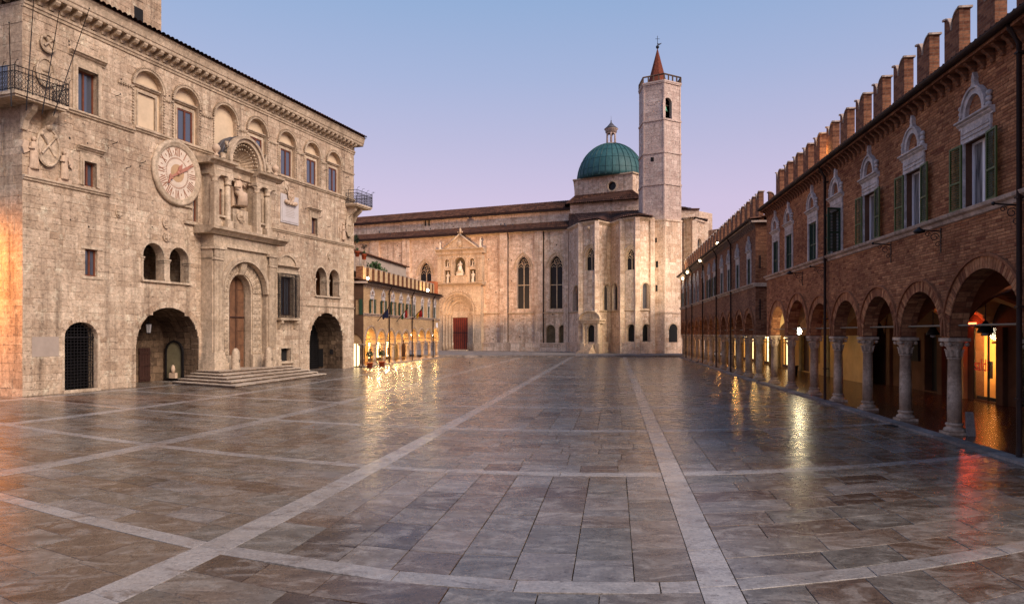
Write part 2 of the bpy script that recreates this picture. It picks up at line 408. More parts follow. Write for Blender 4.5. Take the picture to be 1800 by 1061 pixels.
def wall(mb, x0, x1, z0, z1, holes, y=0, depth=.4, tint=.5, reveal=True):
    """front face at y with holes cut out, and the reveals of the holes going depth into the wall"""
    ft = z1 if callable(z1) else (lambda x: z1)
    xs = {x0, x1}
    for h in holes: xs |= {x for x in h.xs if x0 < x < x1}
    if callable(z1): xs |= {(x0 + x1) / 2 - (x1 - x0) / 2 * math.cos(math.pi * i / 18) for i in range(1, 18)}
    xs = sorted(xs); ys = [xs[0]]
    for x in xs[1:]:
        if x - ys[-1] > 1e-4: ys.append(x)
    xs = ys; vs = []; fs = []
    def q(a, b, c, d):
        o = len(vs); vs.extend((a, b, c, d)); fs.append((o, o + 1, o + 2, o + 3))
    for a, b in zip(xs, xs[1:]):
        m = (a + b) / 2; act = sorted([h for h in holes if h.a < m < h.b], key=lambda h: h.zb(m))
        la, lb = z0, z0
        for h in act:
            za, zb_ = h.zb(a), h.zb(b)
            if max(za - la, zb_ - lb) > 1e-4: q((a, y, la), (b, y, lb), (b, y, max(lb, zb_)), (a, y, max(la, za)))
            la, lb = h.zt(a), h.zt(b)
        if max(ft(a) - la, ft(b) - lb) > 1e-4 or (not act and callable(z1)): q((a, y, la), (b, y, lb), (b, y, ft(b)), (a, y, ft(a)))
    if reveal:
        for h in holes:
            y1 = y + depth
            for a, b in zip(h.xs, h.xs[1:]):
                q((a, y, h.zt(a)), (b, y, h.zt(b)), (b, y1, h.zt(b)), (a, y1, h.zt(a)))
                if h.bot() > z0 + .001 or h.kind == 'circle': q((a, y, h.zb(a)), (a, y1, h.zb(a)), (b, y1, h.zb(b)), (b, y, h.zb(b)))
            if h.kind != 'circle':
                q((h.a, y, h.z0), (h.a, y, h.zt(h.a)), (h.a, y1, h.zt(h.a)), (h.a, y1, h.z0))
                q((h.b, y, h.z0), (h.b, y1, h.z0), (h.b, y1, h.zt(h.b)), (h.b, y, h.zt(h.b)))
    mb.add(vs, fs, tint)

def masonry(x0, x1, z0, z1, holes, ch, bl, pad=0, gap=.018, var=.25, rnd=random):
    """courses of blocks that stop at the openings: list of (a, b, za, zb)"""
    out = []; z = z0
    while z < z1 - .05:
        h = min(ch * rnd.uniform(1 - var, 1 + var), z1 - z)
        if z1 - (z + h) < ch * .35: h = z1 - z
        blk = []
        for o in holes:
            ext = [x for x in o.xs if o.zb(x) - pad < z + h and o.zt(x) + pad > z] if o.kind != 'rect' else ([o.a, o.b] if o.z0 - pad < z + h and o.zs + pad > z else [])
            if o.kind != 'rect' and not ext and o.bot() < z + h and o.top() > z + .02: ext = [o.c]
            if ext: blk.append((min(ext) - pad, max(ext) + pad))
        blk.sort(); cur = x0; free = []
        for a, b in blk:
            if a > cur: free.append((cur, a))
            cur = max(cur, b)
        if cur < x1: free.append((cur, x1))
        for a, b in free:
            x = a
            while x < b - .02:
                w = bl * rnd.uniform(.55, 1.45)
                if b - (x + w) < bl * .4: w = b - x
                if w > .04: out.append((x + gap / 2, min(x + w, b) - gap / 2, z + gap / 2, z + h - gap / 2))
                x += w
        z += h
    return out

def lay(blocks, fr, parent, mat, piece, rest, y=0, proud=(.006, .022), limit=300, rnd=random, tone=None):
    """the blocks that show largest become pieces of their own, the rest one joined part"""
    sel = set()
    if limit:
        def score(i):
            a, b, c, d = blocks[i]; p = fr.to((a + b) / 2, y, (c + d) / 2); r = math.hypot(p[0], p[1])
            k = p[0] / max(p[1], .1); v = (p[2] - EYE) / max(p[1], .1)
            return (b - a) * (d - c) / r ** 2 if (-.73 < k < .73 and v < .475) else 0
        sel = set(sorted(range(len(blocks)), key=score, reverse=True)[:limit])
    mb = MB()
    for i, (a, b, c, d) in enumerate(blocks):
        t = rnd.random() if tone is None else tone(a, c, rnd)
        p = rnd.uniform(*proud); e = min(.012, (d - c) * .15)
        vs = [(a + e, y - p, c + e), (b - e, y - p, c + e), (b - e, y - p, d - e), (a + e, y - p, d - e),
              (a, y - p * .3, c), (b, y - p * .3, c), (b, y - p * .3, d), (a, y - p * .3, d), (a, y + .01, c), (b, y + .01, c), (b, y + .01, d), (a, y + .01, d)]
        fs = [(0, 1, 2, 3), (4, 5, 1, 0), (5, 6, 2, 1), (6, 7, 3, 2), (7, 4, 0, 3), (8, 9, 5, 4), (9, 10, 6, 5), (10, 11, 7, 6), (11, 8, 4, 7)]
        if i in sel:
            m1 = MB(); m1.add(vs, fs, t); m1.build(piece, mat, parent)
        else: mb.add(vs, fs, t)
    if mb.f:
        o = mb.build(rest, mat, parent); o['kind'] = 'stuff'
def ring(mb, pts, w, y0, y1, gap=.0, tint=None, rnd=random):
    """voussoirs: wedge blocks along a curve, w wide outward (up/left of the direction of travel)"""
    n = len(pts); out = []
    for i, p in enumerate(pts):
        a = pts[max(i - 1, 0)]; b = pts[min(i + 1, n - 1)]
        if i == 0: a = (p[0], p[1] - 1e-3); b = (p[0], p[1] + 1) if abs(pts[1][1] - p[1]) > abs(pts[1][0] - p[0]) else pts[1]
        if i == n - 1: b = (p[0], p[1] - 1) if abs(pts[-2][1] - p[1]) > abs(pts[-2][0] - p[0]) else p; a = (p[0], p[1] + 1e-3) if b != p else pts[-2]
        dx, dz = b[0] - a[0], b[1] - a[1]; L = math.hypot(dx, dz) or 1
        out.append((p[0] - dz / L * w, p[1] + dx / L * w))
    for i in range(n - 1):
        p, q, r_, s_ = pts[i], pts[i + 1], out[i + 1], out[i]
        g = gap / max(1e-6, math.hypot(q[0] - p[0], q[1] - p[1])) / 2
        lp = lambda A, B, t: (A[0] + (B[0] - A[0]) * t, A[1] + (B[1] - A[1]) * t)
        P0, P1, S0, S1 = lp(p, q, g), lp(p, q, 1 - g), lp(s_, r_, g), lp(s_, r_, 1 - g)
        mb.hexa([(P0[0], y0, P0[1]), (P1[0], y0, P1[1]), (S1[0], y0, S1[1]), (S0[0], y0, S0[1]),
                 (P0[0], y1, P0[1]), (P1[0], y1, P1[1]), (S1[0], y1, S1[1]), (S0[0], y1, S0[1])], rnd.random() if tint is None else tint)

def tiled(mb, e0, e1, r1, r0, col=.24, rows=6):
    """a slope of half-round clay tiles between an eave line e0-e1 and a ridge line r0-r1"""
    e0, e1, r0, r1 = map(Vector, (e0, e1, r0, r1)); n = max(2, int((e1 - e0).length / col)); up = (e1 - e0).cross(r0 - e0).normalized()
    if up.z < 0: up = -up
    P = lambda u, v: (e0.lerp(e1, u)).lerp(r0.lerp(r1, u), v)
    prof = [(0, 0), (.22, .055), (.5, .08), (.78, .055), (1, 0)]
    o = len(mb.v); lo = up * .03
    q4 = [e0 - lo, e1 - lo, r1 - lo, r0 - lo]; mb.v += [tuple(p) if not mb.fr else mb.fr.to(*p) for p in q4]; mb.f.append((o, o + 1, o + 2, o + 3)); mb.t.append(.2); mb.sm.append(False)
    for j in range(rows):
        v0, v1 = j / rows, (j + 1) / rows
        vs = []; fs = []; tt = []
        for i in range(n):
            for (q, h) in prof[:4] if i < n - 1 else prof:
                u = (i + q) / n
                vs.append(P(u, v0) + up * (h + .045)); vs.append(P(u, v1) + up * h)
        m = len(vs) // 2
        o = len(mb.v)
        mb.v += [tuple(p) for p in (vs if not mb.fr else [mb.fr.to(*p) for p in vs])]
        for k in range(m - 1):
            mb.f.append((o + 2 * k, o + 2 * k + 2, o + 2 * k + 3, o + 2 * k + 1)); mb.sm.append(False)
        rs = [random.random() for _ in range(n + 1)]
        mb.t += [rs[k // 4] for k in range(m - 1)]

def spot(name, loc, aim, energy, color, size=70, blend=.8, rad=.15, parent=None):
    l = bpy.data.lights.new(name, 'SPOT'); l.energy = energy; l.color = color; l.spot_size = R(size); l.spot_blend = blend; l.shadow_soft_size = rad
    o = link(name, l); d = Vector(aim) - Vector(loc); q = d.to_track_quat('-Z', 'Y')
    if parent is None: o.location = loc; o.rotation_euler = q.to_euler()
    else:
        o.parent = parent; mw = Matrix.Translation(parent.location) @ parent.rotation_euler.to_matrix().to_4x4()
        o.matrix_local = mw.inverted() @ (Matrix.Translation(loc) @ q.to_matrix().to_4x4())
    return o
def point(name, loc, energy, color, rad=.08, parent=None):
    l = bpy.data.lights.new(name, 'POINT'); l.energy = energy; l.color = color; l.shadow_soft_size = rad
    o = link(name, l)
    if parent is None: o.location = loc
    else:
        mw = Matrix.Translation(parent.location) @ parent.rotation_euler.to_matrix().to_4x4(); o.parent = parent; o.location = mw.inverted() @ Vector(loc)
    return o
# ------------------------------------------------------------------ ground: bed, travertine slabs, kerbs
def structure(o, label=None): o['kind'] = 'structure'; return o
gm = MB(); gm.add([(-700, -300, -.035), (700, -300, -.035), (700, 1200, -.035), (-700, 1200, -.035)], [(0, 1, 2, 3)])
gnd = structure(gm.build('ground', M['grout']))
sq = structure(link('piazza_pavement', None)); sq.location = (0, 0, 0)

VP = (1080 - CX) / FOC          # the paving grid runs towards this bearing
def warp(u, v):                 # the square is gently fanned: rows follow the sweep of the space
    r = math.hypot(u, v); return (r * (math.atan2(v, u) + VP), r)
VB = [-30.8, -25.4, -19.9, -14.7, -9.6, -4.42, 1.03]; UB = [1.35 + 5.51 * k for k in range(14)]
VW, UW, G = .195, .165, .004
slabs = []        # (u0, u1, v0, v1, tint)
rf = random.Random(11)
def tone_cell(): return min(.82, max(.02, rf.gauss(.46, .24)))
def run_band(along_u, c, a, b):
    x = a
    while x < b:
        L = rf.uniform(1.1, 2.2); e = min(x + L, b); t = rf.uniform(.89, 1.0)
        if along_u: slabs.append((x, e, c - VW, c + VW, t))
        else: slabs.append((c - UW, c + UW, x, e, t))
        x = e
for v in VB: run_band(True, v, 1.2, 78)
ve = VB + [8.9]
for j in range(len(VB)):
    va, vb = ve[j] + VW, ve[j + 1] - (VW if j < len(VB) - 1 else 0)
    for u in UB: run_band(False, u, va, vb)
    for i in range(len(UB)):
        ua = UB[i] + UW; ub = (UB[i + 1] if i + 1 < len(UB) else 78) - UW
        if (i + j) % 2 == 0: # rows along u
            n = max(1, round((vb - va) / .66)); w = (vb - va) / n
            for k in range(n):
                x = ua
                while x < ub - .01:
                    L = rf.uniform(.55, 1.3); e = ub if ub - (x + L) < .4 else x + L
                    slabs.append((x, e, va + k * w, va + (k + 1) * w, tone_cell())); x = e
        else:
            n = max(1, round((ub - ua) / .66)); w = (ub - ua) / n
            for k in range(n):
                x = va
                while x < vb - .01:
                    L = rf.uniform(.55, 1.3); e = vb if vb - (x + L) < .4 else x + L
                    slabs.append((ua + k * w, ua + (k + 1) * w, x, e, tone_cell())); x = e
def slab_geo(mb, s):
    u0, u1, v0, v1, t = s; z = rf.uniform(-.001, .0015); e = .003
    P = lambda u, v, z: (*warp(u, v), z)
    g = G * rf.uniform(.7, 1.7)
    u0 += g; u1 -= g; v0 += g; v1 -= g
    top = [P(u0 + e, v0 + e, z), P(u0 + e, v1 - e, z), P(u1 - e, v1 - e, z), P(u1 - e, v0 + e, z)]
    mid = [P(u0, v0, z - .003), P(u0, v1, z - .003), P(u1, v1, z - .003), P(u1, v0, z - .003)]
    bot = [(x, y, -.033) for x, y, _ in mid]
    fs = [(3, 2, 1, 0)] + [(k, (k + 1) % 4, 4 + (k + 1) % 4, 4 + k) for k in range(4)] + [(4 + k, 4 + (k + 1) % 4, 8 + (k + 1) % 4, 8 + k) for k in range(4)]
    mb.add(top + mid + bot, fs, t)
def slab_score(s):
    x, y = warp((s[0] + s[1]) / 2, (s[2] + s[3]) / 2)
    if y < 5.6 or not -.76 < x / y < .76: return 0
    return (s[1] - s[0]) * (s[3] - s[2]) / y ** 3
slabs = [s for s in slabs if 3.5 < math.hypot((s[0] + s[1]) / 2, (s[2] + s[3]) / 2) < 78]
slabs.sort(key=slab_score, reverse=True)
rest = MB()
for i, s in enumerate(slabs):
    if i < 300:
        m1 = MB(); slab_geo(m1, s); m1.build('paving_slab', M['floor'], sq, fix=True)
    else: slab_geo(rest, s)
o = rest.build('paving_slabs', M['floor'], sq, fix=True); o['kind'] = 'stuff'

# frames of the buildings -----------------------------------------------------------------------
PAL = Fr((-19.2, 27.46), (-11.39, 50.4))
LHO = Fr((-10.93, 51.5), (-7.52, 72.2))
CH = Fr((-22.6, 99.76), (7.07, 87.0))
def rframe(y_far, y_near, c0, k):
    return Fr((c0 + k * y_far, y_far), (c0 + k * y_near, y_near))
FAR = rframe(74.2, 37.0, 7.90, .1345)
NEA = rframe(34.96, 9.6, 8.405, .1238)

# ------------------------------------------------------------------ small shared builders
def window_unit(parent, fr, x0, x1, z0, z1, y=.18, mat='wood', name='window', mull=1, fw=.07, curtain=False):
    """timber casement: frame part with pane sub-parts"""
    mb = MB()
    mb.box(x0, x0 + fw, y, y + .08, z0, z1); mb.box(x1 - fw, x1, y, y + .08, z0, z1)
    mb.box(x0 + fw, x1 - fw, y, y + .08, z0, z0 + fw); mb.box(x0 + fw, x1 - fw, y, y + .08, z1 - fw, z1)
    w = (x1 - x0 - 2 * fw) / (mull + 1)
    for k in range(mull): c = x0 + fw + w * (k + 1); mb.box(c - fw * .55, c + fw * .55, y - .015, y + .08, z0 + fw, z1 - fw)
    f = mb.build(name, M[mat], parent)
    for k in range(mull + 1):
        a = x0 + fw + w * k + (fw * .55 if k else 0); b = x0 + fw + w * (k + 1) - (fw * .55 if k < mull else 0)
        p = MB(); p.box(a, b, y + .035, y + .045, z0 + fw, z1 - fw); p.build('pane', M['glass'], f)
    if curtain:
        c = MB(); n = 14; L = x1 - x0 - 2 * fw
        vs = []; fs = []
        for i in range(n + 1):
            x = x0 + fw + L * i / n; yy = y + .12 + (.03 if i % 2 else 0)
            vs += [(x, yy, z0 + fw), (x, yy, z1 - fw)]
        fs = [(2 * i, 2 * i + 2, 2 * i + 3, 2 * i + 1) for i in range(n)]
        c.add(vs, fs); c.build('curtain', M['curtain'], f)
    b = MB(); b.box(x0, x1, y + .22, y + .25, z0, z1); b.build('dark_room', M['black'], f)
    return f

CORN = [(0, 0), (-.06, 0), (-.06, .04), (-.14, .09), (-.14, .12), (-.22, .15), (-.22, .19), (0, .19)]
def cornice(mb, x0, x1, z, h=.2, d=.22, tint=.6):
    mb.extrude([(y * d / .22, z + q * h / .19) for y, q in CORN], x0, x1, tint)
def figure(mb, x, y, z, h, seated=False, wing=0, arms=True, dx=0, face=-1):
    """robed figure, facing -y"""
    s = h
    if seated:
        mb.loft([(x, y, z, .26 * s, .10 * s), (x, y - .16 * s, z + .03 * s, .2 * s, .12 * s), (x, y - .15 * s, z + .30 * s, .17 * s, .13 * s), (x, y - .08 * s, z + .42 * s, .19 * s, .20 * s),
                 (x, y, z + .48 * s, .16 * s, .14 * s), (x, y + .02 * s, z + .60 * s, .14 * s, .10 * s), (x, y + .02 * s, z + .78 * s, .18 * s, .09 * s), (x, y + .01 * s, z + .83 * s, .07 * s, .06 * s)], 12)
        hz = z + .9 * s; sh = z + .77 * s
        mb.tube([(x - .16 * s, y, sh), (x - .22 * s, y - .05 * s, z + .6 * s), (x - .14 * s, y - .2 * s, z + .56 * s)], [.05 * s, .045 * s, .03 * s])
        mb.tube([(x + .16 * s, y, sh), (x + .24 * s, y - .06 * s, z + .66 * s), (x + .2 * s, y - .22 * s, z + .82 * s)], [.05 * s, .045 * s, .03 * s])
    else:
        mb.loft([(x, y, z, .15 * s, .11 * s), (x, y, z + .05 * s, .14 * s, .11 * s), (x - .02 * s, y - .02 * s, z + .30 * s, .115 * s, .10 * s), (x, y, z + .52 * s, .12 * s, .09 * s),
                 (x, y, z + .62 * s, .095 * s, .075 * s), (x, y, z + .76 * s, .125 * s, .07 * s), (x, y, z + .81 * s, .09 * s, .055 * s), (x, y, z + .845 * s, .04 * s, .04 * s)], 12)
        hz = z + .92 * s; sh = z + .78 * s
        mb.tube([(x - .11 * s, y, sh), (x - .16 * s, y - .03 * s, z + .62 * s), (x - .06 * s, y - .12 * s, z + .60 * s)], [.04 * s, .035 * s, .025 * s])
        mb.tube([(x + .11 * s, y, sh), (x + .17 * s, y - .03 * s, z + .60 * s), (x + .12 * s, y - .12 * s, z + .50 * s)], [.04 * s, .035 * s, .025 * s])
        for k in range(5):   # folds of the robe
            q = x + (-.09 + .045 * k) * s; mb.tube([(q, y - .105 * s, z + .02), (q * .5 + x * .5, y - .085 * s, z + .5 * s)], .012 * s, 5)
    mb.ball((x, y - .01 * s, hz), .062 * s, 10, 8, sz=1.25)
    mb.ball((x, y + .012 * s, hz + .02 * s), .066 * s, 8, 6)            # hair
    mb.box(x - .008 * s, x + .008 * s, y - .085 * s, y - .06 * s, hz - .02 * s, hz + .01 * s)
    for w in ((-1, 1) if wing == 2 else ((wing,) if wing else ())):
        mb.prism([(x + w * .10 * s, z + .55 * s), (x + w * .30 * s, z + .42 * s), (x + w * .36 * s, z + .62 * s), (x + w * .30 * s, z + .84 * s), (x + w * .14 * s, z + .80 * s)][::w], y, y + .05 * s)

def shield(mb, x, y, z, w, h, rim=True, charge='cross'):
    pts = [(x + w / 2 * math.cos(a), z + h / 2 * math.sin(a)) for a in [2 * math.pi * i / 20 for i in range(20)]]
    mb.prism(pts, y - .07, y)
    if rim:
        for i in range(20):
            a, b = pts[i], pts[(i + 1) % 20]
            mb.tube([(a[0], y - .08, a[1]), (b[0], y - .08, b[1])], .05, 5)
    if charge == 'cross':
        mb.box(x - w * .33, x + w * .33, y - .12, y - .07, z - .04, z + .04); mb.box(x - .04, x + .04, y - .13, y - .07, z - h * .36, z + h * .36)
        for sx in (-1, 1): mb.ball((x + sx * w * .2, y - .09, z + h * .2), .07, 8, 6); mb.ball((x + sx * w * .2, y - .09, z - h * .15), .06, 8, 6)
    elif charge == 'keys':
        mb.tube([(x - w * .3, y - .1, z - h * .2), (x + w * .3, y - .1, z + h * .3)], .05, 6); mb.tube([(x + w * .3, y - .1, z - h * .2), (x - w * .3, y - .1, z + h * .3)], .05, 6)
        for sx in (-1, 1): mb.ball((x + sx * w * .3, y - .1, z + h * .32), .09, 8, 6)
    else:
        mb.lathe([(.001, 0), (w * .22, .02), (w * .26, .1), (w * .2, .22), (w * .1, .3), (.001, .34)], (x, y - .06, z), 8, sy=.4)
        for k in range(3): mb.box(x - w * .26, x + w * .26, y - .1, y - .07, z - h * .1 - k * .12, z - h * .06 - k * .12)

# ------------------------------------------------------------------ palace on the left
pal = thing('stone_palace', 'tall pale travertine palace with a big round clock and a carved portal', 'palace', (PAL.O[0], PAL.O[1], 0), PAL.rz())
rp_ = random.Random(3)
P = PAL.px; S = lambda x, d=0: PAL.px(x, 300, d)[0]
WT = 15.55
niche_c = [6.05, 8.42, 11.2, 13.8, 16.55, 19.17, 21.65]
H = dict(
 door=Hole(1.76, 3.31, .12, 2.35, 'arch', .62), arch1=Hole(5.35, 9.28, 0, 1.95, 'arch', 1.8), arch2=Hole(18.86, 22.8, 0, 1.98, 'arch', 1.88),
 bA=Hole(5.72, 6.98, 5.02, 6.14, 'arch', .66), bB=Hole(7.3, 8.54, 5.02, 6.14, 'arch', .62),
 bC=Hole(19.5, 20.78, 4.98, 6.12, 'arch', .74), bD=Hole(21.05, 22.3, 4.98, 6.12, 'arch', .72),
 wA=Hole(2.3, 3.28, 11.95, 13.75), wB=Hole(2.62, 3.22, 8.82, 9.86), wC=Hole(2.72, 3.32, 4.95, 6.12),
 slot=Hole(8.88, 9.2, 8.2, 9.62), nw=Hole(18.98, 19.62, 8.96, 10.0), grate=Hole(15.85, 17.05, 3.6, 5.95), low=Hole(15.9, 16.85, .78, 1.56))
for i, c in enumerate(niche_c): H['n%d' % i] = Hole(c - .84, c + .84, 12.12, 14.02, 'arch', .84) if i != 2 else Hole(c - .86, c + .86, 12.12, 14.0, 'arch', .86)
holes = list(H.values())
portal_block = Hole(9.4, 14.45, 0, 11.4); holes.append(Hole(11.03, 12.77, .5, 4.72, 'arch', 1.0))
mb = MB(); wall(mb, 0, PAL.L, 0, WT, holes, 0, .5)
wal = mb.build('wall', M['palace'], pal)
mb = MB()   # back, end walls, hollow behind
mb.add([(0, 0, 0), (0, 0, WT), (0, 14, WT), (0, 14, 0)], [(0, 1, 2, 3)]); mb.add([(PAL.L, 0, 0), (PAL.L, 14, 0), (PAL.L, 14, WT), (PAL.L, 0, WT)], [(0, 1, 2, 3)])
mb.add([(0, 14, 0), (0, 14, WT), (PAL.L, 14, WT), (PAL.L, 14, 0)], [(0, 1, 2, 3)])
mb.build('side_walls', M['palace'], pal)
def ptone(x, z, rnd):
    t = rnd.gauss(.56, .19) + .14 * math.sin(x * .35 + 1) * math.sin(z * .45)
    if 9.2 < z < 16: t += .12
    if z < 3: t -= .06
    return min(1, max(0, t))
bl = masonry(.0, PAL.L, .0, WT, holes + [portal_block], .28, .5, .0, .012, .35, rp_)
lay(bl, PAL, wal, M['palace'], 'stone_block', 'stone_blocks', 0, (.003, .022), 300, rp_, ptone)
# end wall of the palace on the orange-lit alley
side = MB(Fr((0, 0), (0, 1)))
bl = masonry(-14, 0, 0, WT, [], .37, .62, 0, .012, .3, rp_)
for a, b, c, d in bl:
    p = rp_.uniform(.004, .02)
    side.fr = None; side.box(-p, .01, -b, -a, c, d, ptone(a, c, rp_))
o = side.build('side_stone_blocks', M['palace'], pal); o['kind'] = 'stuff'

# string courses
def strip(name, x0, x1, z, h, d, mat='palace_trim', parent=pal, y=0, tint=.5):
    m = MB(); m.extrude([(y, z), (y - d * .55, z + h * .15), (y - d * .6, z + h * .5), (y - d, z + h * .62), (y - d, z + h), (y, z + h)], x0, x1, tint)
    return m.build(name, M[mat], parent, fix=True)
strip('string_course', 1.15, 5.2, 11.72, .2, .16)
strip('string_course', 5.2, PAL.L, 11.88, .2, .16)
strip('string_course', -.02, 3.9, 8.52, .2, .14)
strip('string_course', 14.6, PAL.L, 8.6, .2, .14)
strip('string_course', 18.45, PAL.L, 4.2, .13, .09)
strip('architrave', -.02, PAL.L + .02, 15.28, .27, .12)

# cornice on corbels
m = MB(); m.extrude([(0, 15.95), (-.52, 15.95), (-.54, 16.0), (-.54, 16.10), (-.58, 16.14), (-.60, 16.26), (-.64, 16.42), (-.70, 16.5), (-.70, 16.56), (0, 16.56)], -.6, PAL.L + .42)
m.extrude([(y * 1, z) for y, z in [(0, 15.55), (-.05, 15.55), (-.05, 15.95), (0, 15.95)]], 0, PAL.L)
cor = m.build('cornice', M['palace_trim'], pal, fix=True)
m = MB(); m.plan([(-.6, 0), (-.02, 0), (-.02, 14), (-.6, 14)], 15.95, 16.56); m.plan([(PAL.L + .02, 0), (PAL.L + .42, 0), (PAL.L + .42, 6), (PAL.L + .02, 6)], 15.95, 16.56); m.build('side_cornice', M['palace_trim'], pal)
cm = MB(); cm.prism([(-.09, 15.6), (.09, 15.6), (.09, 15.95), (-.09, 15.95)], -.05, 0)
cm = MB(); cm.extrude([(0, 15.58), (-.14, 15.6), (-.2, 15.72), (-.42, 15.76), (-.50, 15.86), (-.50, 15.95), (0, 15.95)], -.10, .10)
cme = cm.mesh('corbel', M['palace_trim']); fixn(cme)
k = 0; x = .15
while x < PAL.L: link('corbel', cme, cor, (x, 0, 0)); x += .482
for j in range(14): link('corbel', cme, cor, (0, .3 + j * .482, 0), R(-90))
# tiled roof edge
m = MB(); tiled(m, (-.7, -.78, 16.58), (PAL.L + .5, -.78, 16.58), (PAL.L - 6.5, 7, 18.6), (6.5, 7, 18.6), .27, 12)
tiled(m, (-.7, 14, 16.58), (-.7, -.78, 16.58), (6.5, 7, 18.6), (6.5, 8, 18.6), .27, 4)
tiled(m, (PAL.L + .5, -.78, 16.58), (PAL.L + .5, 14, 16.58), (PAL.L - 6.5, 8, 18.6), (PAL.L - 6.5, 7, 18.6), .27, 4)
rf_ = m.build('roof', M['tile'], pal)
# low square tower rising behind the eaves
TW = Fr((-21.6, 33.2), (-17.1, 46.4))
a = PAL.px(195, 5, 6.0)[0]; b = PAL.px(283, 60, 6.0)[0]
m = MB(); m.plan([(a - 1, 6.0), (b, 6.0), (b, 12), (a - 1, 12)], 16.7, 25)
tw = m.build('tower', M['palace'], pal)
bl = masonry(a - 1, b, 17, 25, [Hole(a + 1.5, a + 2.1, 18.2, 21.0)], .37, .6, 0, .012, .3, rp_)
m = MB()
for q in bl: m.box(q[0], q[1], 5.975 - rp_.random() * .015, 6.0, q[2], q[3], ptone(q[0], q[2], rp_) * .6)
o = m.build('tower_stone_blocks', M['palace'], tw); o['kind'] = 'stuff'
m = MB(); m.box(a + 1.5, a + 2.1, 5.96, 5.99, 18.2, 21.0); m.build('tower_slit', M['black'], tw)

# windows of the palace
def trim_frame(parent, x0, x1, z0, z1, w=.16, d=.10, head=True, sill=True, name='window_surround', y=0):
    m = MB()
    for q, dd in ((w, d * .6), (w * .45, d)):
        m.box(x0 - q, x0, y - dd, y, z0, z1 + q, .6); m.box(x1, x1 + q, y - dd, y, z0, z1 + q, .6); m.box(x0, x1, y - dd, y, z1, z1 + q, .6)
    if head: m.box(x0 - w, x1 + w, y - d * .5, y, z1 + w + .002, z1 + w + .22, .5); cornice(m, x0 - w - .16, x1 + w + .16, z1 + w + .22, .22, .26)
    if sill: m.box(x0 - w - .08, x1 + w + .08, y - d - .08, y, z0 - .14, z0 - .002, .7)
    return m.build(name, M['palace_trim'], parent, fix=True)
f = trim_frame(pal, 2.3, 3.28, 11.95, 13.75, .2, .12, True, False); window_unit(pal, PAL, 2.3, 3.28, 11.95, 13.75, .2)
f = trim_frame(pal, 2.62, 3.22, 8.82, 9.86, .17, .09, True, False); window_unit(pal, PAL, 2.62, 3.22, 8.82, 9.86, .16)
f = trim_frame(pal, 2.72, 3.32, 4.95, 6.12, .0, .0, False, False)
m = MB(); m.box(2.55, 3.6, -.05, 0, 4.83, 4.95, .95); m.box(2.5, 3.55, -.05, 0, 6.12, 6.24, .95); m.build('window_lintel', M['palace_trim'], pal)
window_unit(pal, PAL, 2.72, 3.32, 4.95, 6.12, .14)
trim_frame(pal, 18.98, 19.62, 8.96, 10.0, .17, .09, True, False); window_unit(pal, PAL, 18.98, 19.62, 8.96, 10.0, .14)
window_unit(pal, PAL, 8.88, 9.2, 8.2, 9.62, .16, mull=0); m = MB(); m.box(8.2, 9.35, -.16, 0, 8.02, 8.18, .8); m.box(8.1, 8.75, -.14, 0, 8.84, 8.94, .8); m.box(8.5, 8.82, -.04, 0, 8.25, 8.8, .3); m.build('window_sill', M['palace_trim'], pal)
